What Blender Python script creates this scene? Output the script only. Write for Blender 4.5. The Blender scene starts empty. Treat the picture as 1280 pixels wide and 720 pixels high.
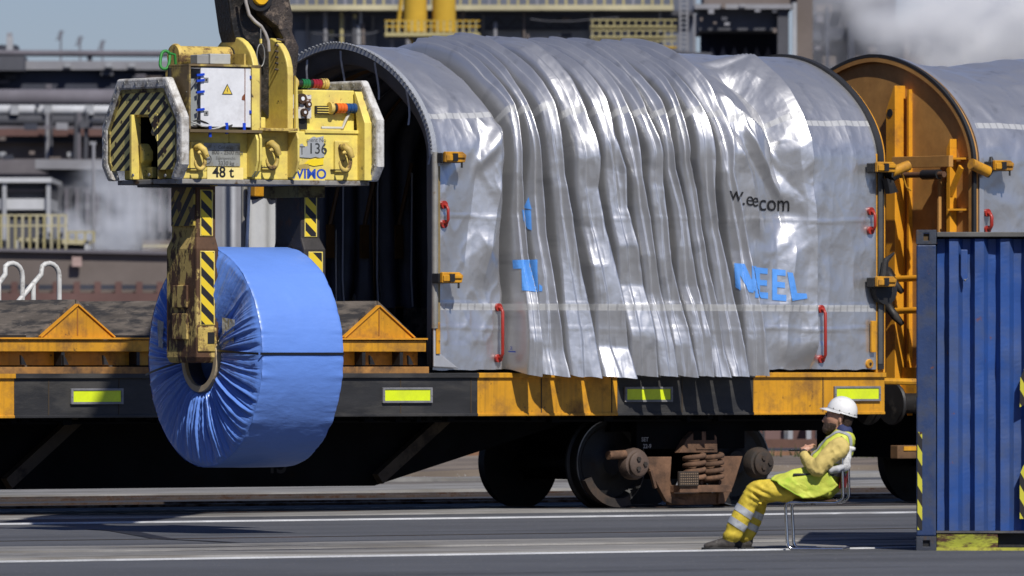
import bpy, bmesh, math, random
import numpy as np
from mathutils import Vector, Matrix
PI = math.pi
random.seed(7)
scene = bpy.context.scene
col = scene.collection

# ------------------------------------------------------------ camera, sky, sun, exposure
TH = math.radians(38.0)
ST, CT = math.sin(TH), math.cos(TH)
F = 12000.0
EYE = 1.54
HOR = 450.0
cd = bpy.data.cameras.new('camera')
cam = bpy.data.objects.new('camera', cd)
col.objects.link(cam)
cam.location = (0, 0, EYE)
cam.rotation_euler = (math.radians(90), 0, -TH)
cd.sensor_width = 36.0
cd.lens = 36.0 * F / 1280.0
cd.shift_y = (HOR - 360.0) / 1280.0
cd.clip_start = 1.0
cd.clip_end = 9000.0
cd.dof.use_dof = True
cd.dof.focus_distance = 88.0
cd.dof.aperture_fstop = cd.lens / 1000.0 / 0.050
scene.camera = cam

SUN_EL = math.radians(47.0)
SX, SY = 0.27, 0.963          # horizontal direction in which shadows fall
w = bpy.data.worlds.new("World")
scene.world = w
w.use_nodes = True
nt = w.node_tree
sky = nt.nodes.new('ShaderNodeTexSky')
sky.sky_type = 'NISHITA'
sky.sun_disc = False
sky.sun_elevation = SUN_EL
sky.sun_rotation = math.atan2(-SX, -SY)
sky.air_density = 1.0
sky.dust_density = 0.35
sky.ozone_density = 2.2
tn = nt.nodes.new('ShaderNodeMix'); tn.data_type = 'RGBA'; tn.blend_type = 'MULTIPLY'; tn.inputs[0].default_value = 1.0
tn.inputs[7].default_value = (.76, .85, 1.24, 1)
nt.links.new(sky.outputs[0], tn.inputs[6]); nt.links.new(tn.outputs[2], nt.nodes['Background'].inputs[0])
nt.nodes['Background'].inputs[1].default_value = 0.06
sd = bpy.data.lights.new('sun', 'SUN')
sd.energy = 4.7
sd.angle = math.radians(0.5)
sd.color = (1.0, 0.955, 0.89)
sun = bpy.data.objects.new('sun', sd)
col.objects.link(sun)
sun.location = (20, 20, 40)
sun.rotation_euler = Vector((SX * math.cos(SUN_EL), SY * math.cos(SUN_EL), -math.sin(SUN_EL))).to_track_quat('-Z', 'Y').to_euler()
scene.view_settings.view_transform = 'Standard'
scene.view_settings.look = 'None'
scene.view_settings.exposure = 0.0
scene.view_settings.gamma = 1.0
scene.cycles.volume_step_rate = 2.0
scene.cycles.volume_max_steps = 64
scene.cycles.max_bounces = 10
scene.cycles.volume_bounces = 8

# ------------------------------------------------------------ where things stand
def at(px, py, Y):
    """photo pixel -> world x, z on the upright plane y = Y (parallel to the tracks)"""
    a = (px - 640.0) / F
    t = Y / (CT - a * ST)
    return t * (ST + a * CT), EYE + t * (HOR - py) / F
def far(px, py, t):
    """photo pixel -> world point at distance t"""
    a = (px - 640.0) / F
    return Vector((t * (ST + a * CT), t * (CT - a * ST), EYE + t * (HOR - py) / F))

# ------------------------------------------------------------ mesh builder
OFF = {}
def root_of(o):
    while o.parent: o = o.parent
    return o
class MB:
    def __init__(s): s.v = []; s.f = []; s.uv = None
    def add(s, vs, fs):
        n = len(s.v); s.v += [tuple(p) for p in vs]; s.f += [tuple(i + n for i in f) for f in fs]; return s
    def box(s, x0, x1, y0, y1, z0, z1):
        return s.add([(x0,y0,z0),(x1,y0,z0),(x1,y1,z0),(x0,y1,z0),(x0,y0,z1),(x1,y0,z1),(x1,y1,z1),(x0,y1,z1)],
                     [(0,3,2,1),(4,5,6,7),(0,1,5,4),(1,2,6,5),(2,3,7,6),(3,0,4,7)])
    def prism(s, poly, axis, a0, a1):
        """poly = 2D points; axis x: (y,z); y: (x,z); z: (x,y)"""
        def mk(p, a):
            return (a, p[0], p[1]) if axis == 'x' else (p[0], a, p[1]) if axis == 'y' else (p[0], p[1], a)
        n = len(poly)
        vs = [mk(p, a0) for p in poly] + [mk(p, a1) for p in poly]
        fs = [tuple(range(n)), tuple(range(2*n-1, n-1, -1))] + [(i, i+n, (i+1) % n + n, (i+1) % n) for i in range(n)]
        return s.add(vs, fs)
    def ring(s, outer, inner, axis, a0, a1):
        """closed frame between two same-length polygons"""
        def mk(p, a):
            return (a, p[0], p[1]) if axis == 'x' else (p[0], a, p[1]) if axis == 'y' else (p[0], p[1], a)
        n = len(outer)
        vs = [mk(p, a0) for p in outer] + [mk(p, a1) for p in outer] + [mk(p, a0) for p in inner] + [mk(p, a1) for p in inner]
        fs = []
        for i in range(n):
            j = (i+1) % n
            fs += [(i, j, j+n, i+n), (2*n+i, 3*n+i, 3*n+j, 2*n+j), (i, 2*n+i, 2*n+j, j), (n+i, n+j, 3*n+j, 3*n+i)]
        return s.add(vs, fs)
    def tube(s, pts, r, n=8, closed=False, caps=True):
        pts = [Vector(p) for p in pts]; m = len(pts)
        rs = r if isinstance(r, (list, tuple)) else [r] * m
        vs = []; up = None
        for i, p in enumerate(pts):
            if closed: d = (pts[(i+1) % m] - pts[i-1])
            else: d = pts[min(i+1, m-1)] - pts[max(i-1, 0)]
            d.normalize()
            if up is None:
                up = Vector((0,0,1)) if abs(d.z) < .9 else Vector((1,0,0))
            a = d.cross(up)
            if a.length < 1e-4: a = d.cross(Vector((.3,1,.2)))
            a.normalize(); b = a.cross(d).normalized(); up = b
            for k in range(n):
                t = 2*PI*k/n
                vs.append(p + a*(rs[i]*math.cos(t)) + b*(rs[i]*math.sin(t)))
        fs = []
        for i in range(m if closed else m-1):
            i2 = (i+1) % m
            for k in range(n):
                k2 = (k+1) % n
                fs.append((i*n+k, i*n+k2, i2*n+k2, i2*n+k))
        if caps and not closed:
            fs.append(tuple(range(n-1, -1, -1))); fs.append(tuple((m-1)*n+k for k in range(n)))
        return s.add(vs, fs)
    def bar(s, p, q, w, h):
        """square bar from p to q, w across, h the other way"""
        p, q = Vector(p), Vector(q); d = (q-p).normalized()
        up = Vector((0,0,1)) if abs(d.z) < .95 else Vector((0,1,0))
        a = d.cross(up).normalized() * (w/2); b = a.cross(d).normalized() * (h/2)
        vs = [p-a-b, p+a-b, p+a+b, p-a+b, q-a-b, q+a-b, q+a+b, q-a+b]
        return s.add(vs, [(0,1,2,3),(7,6,5,4),(0,4,5,1),(1,5,6,2),(2,6,7,3),(3,7,4,0)])
    def lathe(s, prof, c, axis='y', n=24):
        """prof = (radius, along) list; c = centre"""
        vs = []
        for r, a in prof:
            for k in range(n):
                t = 2*PI*k/n; u, v = r*math.cos(t), r*math.sin(t)
                vs.append((c[0]+a, c[1]+u, c[2]+v) if axis == 'x' else (c[0]+u, c[1]+a, c[2]+v) if axis == 'y' else (c[0]+u, c[1]+v, c[2]+a))
        fs = []
        for i in range(len(prof)-1):
            for k in range(n):
                k2 = (k+1) % n
                fs.append((i*n+k, i*n+k2, (i+1)*n+k2, (i+1)*n+k))
        if prof[0][0] > 1e-5: fs.append(tuple(range(n-1,-1,-1)))
        if prof[-1][0] > 1e-5: fs.append(tuple((len(prof)-1)*n+k for k in range(n)))
        return s.add(vs, fs)
    def build(s, name, m, parent=None, smooth=None, bevel=0, local=False, stuff=False, fix=True):
        me = bpy.data.meshes.new(name)
        off = Vector((0,0,0))
        if parent is not None and not local:
            off = OFF.get(root_of(parent), Vector((0,0,0)))
        me.from_pydata([(v[0]-off.x, v[1]-off.y, v[2]-off.z) for v in s.v], [], s.f)
        if fix:
            bm = bmesh.new(); bm.from_mesh(me)
            bmesh.ops.recalc_face_normals(bm, faces=bm.faces); bm.to_mesh(me); bm.free()
        me.materials.append(m)
        if smooth is not None:
            me.shade_smooth(); me.set_sharp_from_angle(angle=math.radians(smooth))
        o = bpy.data.objects.new(name, me); col.objects.link(o)
        if parent is not None: o.parent = parent
        if bevel:
            bv = o.modifiers.new('bevel', 'BEVEL'); bv.width = bevel; bv.segments = 2
            bv.limit_method = 'ANGLE'; bv.angle_limit = math.radians(40)
        if stuff: o['kind'] = 'stuff'
        return o
def thing(name, label, cat, loc=(0,0,0), rotz=0, group=None):
    o = bpy.data.objects.new(name, None); col.objects.link(o)
    o.location = loc; o.rotation_euler = (0, 0, rotz); o.empty_display_size = .2
    o['label'] = label; o['category'] = cat
    if group: o['group'] = group
    OFF[o] = Vector(loc)
    return o
def tag(o, label, cat, group=None):
    o['label'] = label; o['category'] = cat
    if group: o['group'] = group
    return o
def struct(o): o['kind'] = 'structure'; return o
def copy_part(o, parent, d=(0,0,0)):
    c = o.copy(); col.objects.link(c); c.parent = parent
    c.location = Vector(o.location) + Vector(d)
    for ch in list(o.children): copy_part(ch, c)
    return c

# ------------------------------------------------------------ value noise
_perm = np.random.RandomState(3).permutation(4096)
def _h(ix, iy, iz):
    return _perm[(ix + _perm[(iy + _perm[iz & 4095]) & 4095]) & 4095] / 2048.0 - 1.0
def vnoise(x, y, z=0.0):
    x, y = np.broadcast_arrays(np.asarray(x, float), np.asarray(y, float)); z = np.zeros_like(x) + z
    ix, iy, iz = np.floor(x).astype(int), np.floor(y).astype(int), np.floor(z).astype(int)
    fx, fy, fz = x-ix, y-iy, z-iz
    fx, fy, fz = [f*f*f*(f*(f*6-15)+10) for f in (fx, fy, fz)]
    r = 0
    for a in (0,1):
        for b in (0,1):
            for c in (0,1):
                r = r + _h(ix+a, iy+b, iz+c) * (fx if a else 1-fx) * (fy if b else 1-fy) * (fz if c else 1-fz)
    return r
def fbm(x, y, z=0.0, oc=4):
    r = 0; a = 1; t = 0
    for i in range(oc):
        r = r + a*vnoise(np.asarray(x)*2**i + 17.3*i, np.asarray(y)*2**i + 5.1*i, np.asarray(z)*2**i + 3.7*i); t += a; a *= .5
    return r / t
def ridged(x, y, z=0.0, oc=3):
    r = 0; a = 1; t = 0
    for i in range(oc):
        r = r + a*(1-np.abs(vnoise(np.asarray(x)*2**i + 11.3*i, np.asarray(y)*2**i + 7.1*i, z))*2); t += a; a *= .5
    return r / t

# ------------------------------------------------------------ materials
def srgb(r, g, b):
    f = lambda c: c/12.92 if c <= .04045 else ((c+.055)/1.055)**2.4
    return (f(r/255), f(g/255), f(b/255))
MATS = {}
def mat(name, base, rough=.5, metal=0, var=.15, scale=3, dirt=None, dirt_amt=0, dirt_scale=4, dirt2=None, dirt2_amt=0,
        bump=0, bump_scale=40, stretch=(1,1,1), spec=.5, coat=0, sharp=.06, streak=0):
    """painted or plain surface: base colour with soft variation, patches of dirt or bare metal with an edge of their own"""
    if name in MATS: return MATS[name]
    m = bpy.data.materials.new(name); m.use_nodes = True
    n = m.node_tree.nodes; l = m.node_tree.links; b = n['Principled BSDF']
    tc = n.new('ShaderNodeTexCoord'); mp = n.new('ShaderNodeMapping'); mp.inputs['Scale'].default_value = stretch
    l.new(tc.outputs['Object'], mp.inputs[0])
    def noise(sc, det=5, rg=.6, off=0):
        t = n.new('ShaderNodeTexNoise'); t.inputs['Scale'].default_value = sc; t.inputs['Detail'].default_value = det
        t.inputs['Roughness'].default_value = rg
        if off:
            m2 = n.new('ShaderNodeMapping'); m2.inputs['Location'].default_value = (off, off*.7, off*.3)
            l.new(mp.outputs[0], m2.inputs[0]); l.new(m2.outputs[0], t.inputs[0])
        else: l.new(mp.outputs[0], t.inputs[0])
        return t.outputs[0]
    def mix(fac, a, c2, mode='MIX'):
        x = n.new('ShaderNodeMix'); x.data_type = 'RGBA'; x.blend_type = mode
        if isinstance(fac, float): x.inputs[0].default_value = fac
        else: l.new(fac, x.inputs[0])
        for sock, val in ((x.inputs[6], a), (x.inputs[7], c2)):
            if isinstance(val, tuple): sock.default_value = (*val[:3], 1)
            else: l.new(val, sock)
        return x.outputs[2]
    def ramp(src, lo, hi):
        r = n.new('ShaderNodeMapRange'); r.inputs[1].default_value = lo; r.inputs[2].default_value = hi; l.new(src, r.inputs[0]); return r.outputs[0]
    dk = tuple(c*(1-var*1.6) for c in base); lt = tuple(min(1, c*(1+var)) for c in base)
    c = mix(ramp(noise(scale), .3, .7), dk, lt)
    c = mix(ramp(noise(scale*9, 3, .7, 3.1), .25, .75), c, mix(.25, c, tuple(x*.6 for x in base)))
    rg = None
    if dirt:
        th = .5 + (.5-dirt_amt)*.42
        fac = ramp(noise(dirt_scale, 8, .68, 7.7), th-sharp, th+sharp)
        c = mix(fac, c, dirt)
        rr = n.new('ShaderNodeMapRange'); rr.inputs[3].default_value = rough; rr.inputs[4].default_value = min(1, rough+.35); l.new(fac, rr.inputs[0]); rg = rr.outputs[0]
    if dirt2:
        th = .5 + (.5-dirt2_amt)*.42
        c = mix(ramp(noise(dirt_scale*2.7, 8, .7, 15.2), th-.03, th+.03), c, dirt2)
    if streak:
        m3 = n.new('ShaderNodeMapping'); m3.inputs['Scale'].default_value = (9, 9, .5); l.new(tc.outputs['Object'], m3.inputs[0])
        t = n.new('ShaderNodeTexNoise'); t.inputs['Scale'].default_value = 2.2; t.inputs['Detail'].default_value = 6; l.new(m3.outputs[0], t.inputs[0])
        c = mix(ramp(t.outputs[0], .5, .5+.4/streak*.5+.05), c, mix(min(.85, streak*.6), c, (.03,.022,.016)))
    l.new(c, b.inputs['Base Color'])
    b.inputs['Roughness'].default_value = rough
    if rg is not None: l.new(rg, b.inputs['Roughness'])
    b.inputs['Metallic'].default_value = metal
    b.inputs['Specular IOR Level'].default_value = spec
    b.inputs['Coat Weight'].default_value = coat
    if bump:
        bp = n.new('ShaderNodeBump'); bp.inputs['Strength'].default_value = bump; bp.inputs['Distance'].default_value = .01
        l.new(noise(bump_scale, 6, .65, 1.3), bp.inputs['Height']); l.new(bp.outputs[0], b.inputs['Normal'])
    MATS[name] = m
    return m
RUST = (.085,.036,.016); DARK = (.012,.011,.012)
BLK = mat('black_steel', (.014,.0135,.014), .55, var=.35, scale=2.5, dirt=(.035,.03,.026), dirt_amt=.28, bump=.2)
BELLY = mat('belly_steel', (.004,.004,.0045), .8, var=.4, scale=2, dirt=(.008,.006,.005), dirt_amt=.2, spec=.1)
BEAMBLK = mat('beam_black', (.022,.022,.023), .6, var=.35, scale=1.3, dirt=(.075,.07,.062), dirt_amt=.22, dirt_scale=1.4, sharp=.16, stretch=(.7,1,2.5), bump=.25, streak=.3)
YEL = mat('wagon_yellow', (.66,.31,.013), .5, var=.14, scale=1.7, dirt=(.16,.075,.022), dirt_amt=.26, dirt_scale=3, sharp=.12, dirt2=(.05,.028,.015), dirt2_amt=.13, bump=.15, streak=.7)
YELD = mat('bulkhead_yellow', (.54,.28,.075), .65, var=.14, scale=1.1, dirt=(.2,.085,.02), dirt_amt=.3, dirt_scale=1.2, sharp=.2, bump=.1, streak=.3)
YELB = mat('column_yellow', (.70,.31,.016), .5, var=.12, scale=1.5, dirt=(.2,.08,.02), dirt_amt=.14, dirt_scale=3, sharp=.12, bump=.1)
CYEL = mat('grab_yellow', (.80,.65,.15), .45, var=.12, scale=2.5, dirt=(.50,.36,.11), dirt_amt=.30, dirt_scale=3.5, sharp=.14, dirt2=(.045,.026,.016), dirt2_amt=.17, bump=.15, streak=.15)
CYELW = mat('grab_yellow_worn', (.62,.45,.11), .6, var=.2, scale=4, dirt=(.14,.08,.035), dirt_amt=.36, dirt_scale=7, sharp=.05, dirt2=(.03,.02,.014), dirt2_amt=.2, bump=.4)
CWHT = mat('bumper_white', (.64,.63,.60), .6, var=.12, scale=6, dirt=(.26,.24,.21), dirt_amt=.45, dirt_scale=9, sharp=.1, dirt2=(.07,.04,.025), dirt2_amt=.14, bump=.5)
RUSTM = mat('rust_steel', (.095,.046,.022), .85, var=.3, scale=5, dirt=(.04,.02,.012), dirt_amt=.35, dirt_scale=6, sharp=.1, bump=.6, bump_scale=60)
RUSTY = mat('leg_rust', (.10,.048,.022), .8, var=.3, scale=5, dirt=(.50,.37,.12), dirt_amt=.42, dirt_scale=4.2, sharp=.02, dirt2=(.03,.017,.01), dirt2_amt=.22, bump=.6, bump_scale=60, stretch=(1,1.3,.55))
BOGR = mat('bogie_rust', (.17,.09,.05), .85, var=.3, scale=5, dirt=(.05,.03,.02), dirt_amt=.34, dirt_scale=5, sharp=.12, bump=.5)
BOGD = mat('bogie_dark', (.03,.024,.02), .8, var=.3, scale=4, dirt=(.07,.045,.03), dirt_amt=.3, dirt_scale=5, sharp=.12, bump=.4)
WHEELM = mat('wheel_steel', (.007,.0065,.0065), .6, var=.3, scale=4, dirt=(.03,.02,.014), dirt_amt=.22, dirt_scale=3, bump=.3)
RIMM = mat('wheel_rim', (.25,.24,.23), .35, metal=.9, var=.1)
GREY = mat('plain_grey', (.30,.30,.29), .5, metal=.3, var=.15, scale=6, dirt=(.12,.11,.10), dirt_amt=.25, dirt_scale=8)
WHITEP = mat('white_panel', (.74,.75,.77), .45, var=.06, scale=3, dirt=(.52,.52,.53), dirt_amt=.25, dirt_scale=4, sharp=.12, dirt2=(.22,.08,.04), dirt2_amt=.01)
CHROME = mat('chrome', (.72,.72,.72), .2, metal=1, var=.05)
REDP = mat('red_paint', (.36,.03,.02), .4, var=.15, scale=8, dirt=(.1,.03,.02), dirt_amt=.15, dirt_scale=12)
REFL = mat('reflector_yellow', (.72,.86,.015), .35, var=.04, scale=6, dirt=(.5,.58,.03), dirt_amt=.2, sharp=.2)
REFLF = mat('reflector_frame', (.20,.20,.21), .5, var=.2, scale=8)
STRAPM = mat('strap_grey', (.40,.41,.43), .6, var=.1)
BLUEP = mat('print_blue', (.10,.32,.80), .45, var=.04)
BLKP = mat('print_black', (.012,.012,.014), .5, var=.05)
BLUEL = mat('print_dark_blue', (.02,.07,.42), .45, var=.05)

def hazard(name, yel, width=.07, ang=55, comp=('y','z'), worn=.12, flip=1):
    """warning stripes printed on a panel, with chips in the paint"""
    m = bpy.data.materials.new(name); m.use_nodes = True
    n = m.node_tree.nodes; l = m.node_tree.links; b = n['Principled BSDF']
    tc = n.new('ShaderNodeTexCoord'); sp = n.new('ShaderNodeSeparateXYZ'); l.new(tc.outputs['Object'], sp.inputs[0])
    idx = {'x':0,'y':1,'z':2}
    def mth(op, a, c=None):
        x = n.new('ShaderNodeMath'); x.operation = op
        for i, val in enumerate((a, c)):
            if val is None: continue
            if isinstance(val, (int, float)): x.inputs[i].default_value = val
            else: l.new(val, x.inputs[i])
        return x.outputs[0]
    ca, sa = math.cos(math.radians(ang)), math.sin(math.radians(ang))
    d = mth('ADD', mth('MULTIPLY', sp.outputs[idx[comp[0]]], sa*flip/(2*width)), mth('MULTIPLY', sp.outputs[idx[comp[1]]], ca/(2*width)))
    fr = mth('GREATER_THAN', mth('FRACT', d), .5)
    tn = n.new('ShaderNodeTexNoise'); tn.inputs['Scale'].default_value = 9; tn.inputs['Detail'].default_value = 8; l.new(tc.outputs['Object'], tn.inputs[0])
    mr = n.new('ShaderNodeMapRange'); th = .5+(.5-worn)*.42; mr.inputs[1].default_value = th-.02; mr.inputs[2].default_value = th+.02; l.new(tn.outputs[0], mr.inputs[0])
    tn2 = n.new('ShaderNodeTexNoise'); tn2.inputs['Scale'].default_value = 3; tn2.inputs['Detail'].default_value = 4; l.new(tc.outputs['Object'], tn2.inputs[0])
    def mix(fac, a, c2):
        x = n.new('ShaderNodeMix'); x.data_type = 'RGBA'; l.new(fac, x.inputs[0])
        for sock, val in ((x.inputs[6], a), (x.inputs[7], c2)):
            if isinstance(val, tuple): sock.default_value = (*val, 1)
            else: l.new(val, sock)
        return x.outputs[2]
    y2 = mix(tn2.outputs[0], yel, tuple(c*.78 for c in yel))
    c = mix(fr, (.014,.013,.014), y2)
    c = mix(mr.outputs[0], c, (.06,.03,.016))
    l.new(c, b.inputs['Base Color']); b.inputs['Roughness'].default_value = .55
    return m

def text_mb(body, size, weight=0, spacing=1.0):
    """letter outlines as a flat mesh: list of verts (x, y) and faces"""
    cu = bpy.data.curves.new('txt', 'FONT'); cu.body = body; cu.size = size; cu.offset = weight; cu.space_character = spacing
    cu.resolution_u = 4
    o = bpy.data.objects.new('txt', cu); col.objects.link(o)
    dg = bpy.context.evaluated_depsgraph_get()
    me = bpy.data.meshes.new_from_object(o.evaluated_get(dg))
    vs = [tuple(v.co) for v in me.vertices]; fs = [tuple(p.vertices) for p in me.polygons]
    bpy.data.objects.remove(o); bpy.data.curves.remove(cu); bpy.data.meshes.remove(me)
    return vs, fs
def text_on(body, size, name, m, parent, fn, weight=0, spacing=1.0, local=True):
    vs, fs = text_mb(body, size, weight, spacing)
    b = MB(); b.add([fn(v[0], v[1]) for v in vs], fs)
    return b.build(name, m, parent, local=local, fix=False)
# ------------------------------------------------------------ ground
def Yg(y): return CT * EYE * F / (y - HOR)          # depth of a line on the ground that crosses the photo's middle at row y
def ground_mat(name, base, sc=.6, dirt=(.05,.05,.05), amt=.3, speck=True, rough=.85, bump=.3):
    m = bpy.data.materials.new(name); m.use_nodes = True
    n = m.node_tree.nodes; l = m.node_tree.links; b = n['Principled BSDF']
    tc = n.new('ShaderNodeTexCoord')
    def noise(s, det=6, st=(1,1,1)):
        mp = n.new('ShaderNodeMapping'); mp.inputs['Scale'].default_value = st; l.new(tc.outputs['Object'], mp.inputs[0])
        t = n.new('ShaderNodeTexNoise'); t.inputs['Scale'].default_value = s; t.inputs['Detail'].default_value = det; l.new(mp.outputs[0], t.inputs[0]); return t.outputs[0]
    def ramp(src, lo, hi):
        r = n.new('ShaderNodeMapRange'); r.inputs[1].default_value = lo; r.inputs[2].default_value = hi; l.new(src, r.inputs[0]); return r.outputs[0]
    def mix(fac, a, c2):
        x = n.new('ShaderNodeMix'); x.data_type = 'RGBA'; l.new(fac, x.inputs[0])
        for sock, val in ((x.inputs[6], a), (x.inputs[7], c2)):
            if isinstance(val, tuple): sock.default_value = (*val, 1)
            else: l.new(val, sock)
        return x.outputs[2]
    c = mix(ramp(noise(sc, 5, (1,1.5,1)), .3, .7), tuple(x*.8 for x in base), tuple(x*1.2 for x in base))
    th = .5 + (.5-amt)*.42
    c = mix(ramp(noise(sc*1.7, 8, (.35,1,1)), th-.06, th+.06), c, dirt)
    c = mix(ramp(noise(60, 3), .35, .65), mix(ramp(noise(3), 0, 1), c, tuple(x*.7 for x in base)), c)
    c = mix(ramp(noise(.5, 7, (.12,1.4,1)), .52, .60), c, mix(ramp(noise(4), .3, .7), c, tuple(x*.45 for x in base)))
    if speck: c = mix(ramp(noise(22, 2), .69, .73), c, (.30,.29,.27))
    l.new(c, b.inputs['Base Color']); b.inputs['Roughness'].default_value = rough
    b.inputs['Specular IOR Level'].default_value = .3
    bp = n.new('ShaderNodeBump'); bp.inputs['Strength'].default_value = bump; bp.inputs['Distance'].default_value = .01
    l.new(noise(90, 4), bp.inputs['Height']); l.new(bp.outputs[0], b.inputs['Normal'])
    return m
ASPH = ground_mat('asphalt', (.088,.092,.102), .35, (.066,.068,.074), .3)
CONC = ground_mat('concrete', (.235,.228,.215), .8, (.13,.12,.105), .35, speck=False)
CONCD = ground_mat('dark_concrete', (.12,.115,.11), .8, (.07,.065,.06), .4, speck=False)
BALL = ground_mat('ballast', (.19,.155,.12), .5, (.10,.08,.065), .4)
PAINT = ground_mat('road_paint', (.62,.63,.64), 2, (.30,.30,.30), .22, speck=False, rough=.6)
YARD = ground_mat('yard', (.085,.086,.09), .1, (.16,.14,.115), .4)
XA, XB = -60, 260
g = MB(); g.add([(-3000,-400,0),(4000,-400,0),(4000,5200,0),(-3000,5200,0)], [(0,1,2,3)])
struct(g.build('ground', YARD))
def sheet(name, y0, y1, z, m, x0=XA, x1=XB):
    b = MB(); b.add([(x0,y0,z),(x1,y0,z),(x1,y1,z),(x0,y1,z)], [(0,1,2,3)]); return struct(b.build(name, m))
def slab(name, y0, y1, z0, z1, m, x0=XA, x1=XB, wob=0):
    b = MB()
    if wob:
        n = 160; vs = []
        for i in range(n+1):
            x = x0 + (x1-x0)*i/n; d = wob*float(fbm(x*.35, 3.1)); h = wob*.35*float(fbm(x*.6, 9.1))
            vs += [(x,y0+d,z0),(x,y0+d+.02,z1+h),(x,y1,z1+h),(x,y1,z0)]
        b.add(vs, [(i*4+k, i*4+4+k, i*4+5+k, i*4+1+k) for i in range(n) for k in range(3)])
    else: b.box(x0, x1, y0, y1, z0, z1)
    return struct(b.build(name, m))
sheet('asphalt_road', 20, 75.8, .004, ASPH)
# embedded track in the asphalt: two concrete bands with the rails and flangeway between them
slab('concrete_band', Yg(691.5), Yg(685.3), .002, .016, CONC, wob=.05)
slab('concrete_band', Yg(683.6), Yg(677.3), .002, .020, CONC, wob=.05)
slab('kerb_line', Yg(693.3)-.08, Yg(693.3)+.06, .002, .014, PAINT)
RAILM = mat('rail_steel', (.16,.13,.115), .4, metal=.7, var=.2, dirt=(.08,.045,.03), dirt_amt=.4)
RAILT = mat('rail_dark', (.04,.036,.034), .55, metal=.5, var=.3)
slab('sunken_rail', Yg(685.2)+.01, Yg(683.7)-.01, .0, .010, RAILT)
slab('rail_groove', Yg(680.9)-.06, Yg(680.9)+.06, .0, .021, RAILT)
slab('asphalt_seam', Yg(676.6)-.05, Yg(676.6)+.10, .0, .008, RAILT)
slab('painted_kerb', Yg(648.0)-.1, Yg(648.0)+.1, .002, .016, PAINT)
slab('expansion_joint', Yg(668.5), Yg(668.5)+.12, .003, .009, ground_mat('joint_tar', (.04,.036,.035), 1, (.09,.04,.03), .25, False))
slab('concrete_apron', 75.9, 77.25, .0, .014, CONC, wob=.08)
slab('shaded_track_bed', 77.26, 86.9, .0, .012, ground_mat('track_bed_shade', (.040,.040,.045), .8, (.025,.024,.024), .4, speck=False))  # wagon's shadow band painted into the ground colour behind it
for yy in (77.60, 79.08):
    slab('track_rail', yy-.036, yy+.036, 0, .016, RAILM)
for yy in (80.9, 82.35, 84.9, 86.3):
    slab('track_rail', yy-.036, yy+.036, 0, .04, RAILM)
slab('pale_concrete_strip', 88.6, 92.5, 0, .03, CONC, wob=.12)
slab('pale_concrete_strip', 96.5, 98.5, 0, .05, CONC, wob=.12)
slab('ballast_strip', 100, 112, 0, .10, BALL, wob=.2)
# thin dark strip on the asphalt, front left
b = MB()
pts = [(117,662.5),(150,665),(190,672),(205,675),(240,676.5),(290,679)]
P = []
for px, py in pts:
    p = far(px, py, EYE*F/(py-HOR)); P.append((p.x, p.y))
vs = []
for i, p in enumerate(P): vs += [(p[0], p[1]-.22-.06*math.sin(i*2), .0085), (p[0], p[1]+.16, .0085)]
b.add(vs, [(2*i, 2*i+2, 2*i+3, 2*i+1) for i in range(len(P)-1)])
struct(b.build('dark_strip', ground_mat('strip_dark', (.018,.017,.018), 1, (.03,.03,.03), .3, False, .6)))
# ------------------------------------------------------------ the coil wagon
YN = 76.90                      # near side of wagon bodies
YC = YN + 1.62                  # centre line
def X(px, Y=YN): return at(px, 450, Y)[0]
def Z(py, px=600, Y=YN): return at(px, py, Y)[1]
XE = X(1106)                    # right end of the wagon
XL = X(-420)                    # left end, outside the picture
wagon = thing('coil_wagon', 'long yellow and black rail wagon carrying cradles and the folded silver hood', 'rail wagon', (X(540), YC, 0))
ZB, ZT = .97, 1.41
# side beam: painted in black and yellow fields, one panel after another
fields = [(-420,-60,BEAMBLK),(-60,18,YEL),(18,597,BEAMBLK),(597,772,YEL),(772,942,BEAMBLK),(942,1106,YEL)]
for side, (ya, yb) in enumerate(((YN, YN+.06), (YN+3.18, YN+3.24))):
    for i, (a, c, m) in enumerate(fields):
        b = MB(); xa, xb = X(a), X(c)
        b.box(xa, xb-.002, ya, yb, ZB, ZT)
        b.box(xa, xb-.002, ya-(.03 if side == 0 else -.03), yb-.003, ZT-.05, ZT-.002)     # top flange
        b.box(xa, xb-.002, ya-(.012 if side == 0 else -.012), yb-.004, ZB+.002, ZB+.03)
        b.build('side_panel', m, wagon, bevel=.004)
for px in range(-380, 1100, 88):
    b = MB(); b.box(X(px), X(px)+.012, YN-.004, YN-.0005, ZB+.032, ZT-.052); b.build('weld_seam', mat('weld_dark', (.05,.035,.02), .8), wagon)
# reflector plates
for px in (-200, 120, 508, 809.5, 1070.5):
    x = X(px); z = Z(495.8 - px*.0035, px)
    r = MB(); r.ring([(x-.315,z-.078),(x+.315,z-.078),(x+.315,z+.078),(x-.315,z+.078)], [(x-.288,z-.056),(x+.288,z-.056),(x+.288,z+.056),(x-.288,z+.056)], 'y', YN-.028, YN-.002)
    f = r.build('reflector', REFLF, wagon, bevel=.003)
    r = MB(); r.box(x-.287, x+.287, YN-.02, YN-.003, z-.055, z+.055); r.build('reflector_face', REFL, f)
    for sx in (-.302,.302): r = MB(); r.lathe([(.008,-.034),(.008,-.028)], (x+sx, YN, z), 'y', 8); r.build('bolt', GREY, f)
# deck, centre sill, fish belly
b = MB(); b.box(XL, XE-.02, YN+.063, YN+3.177, ZT-.12, ZT-.01); b.build('deck', BLK, wagon)
b = MB()
belly = [(X(-420,YC), 1.2), (X(-420,YC), .26), (X(468,YN+.95), .26), (X(722,YN+.95), .93), (X(1000), .95), (XE-.1, .95), (XE-.1, 1.2)]
b.prism(belly, 'y', YN+.95, YN+2.4); b.build('belly_frame', BELLY, wagon)
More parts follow.
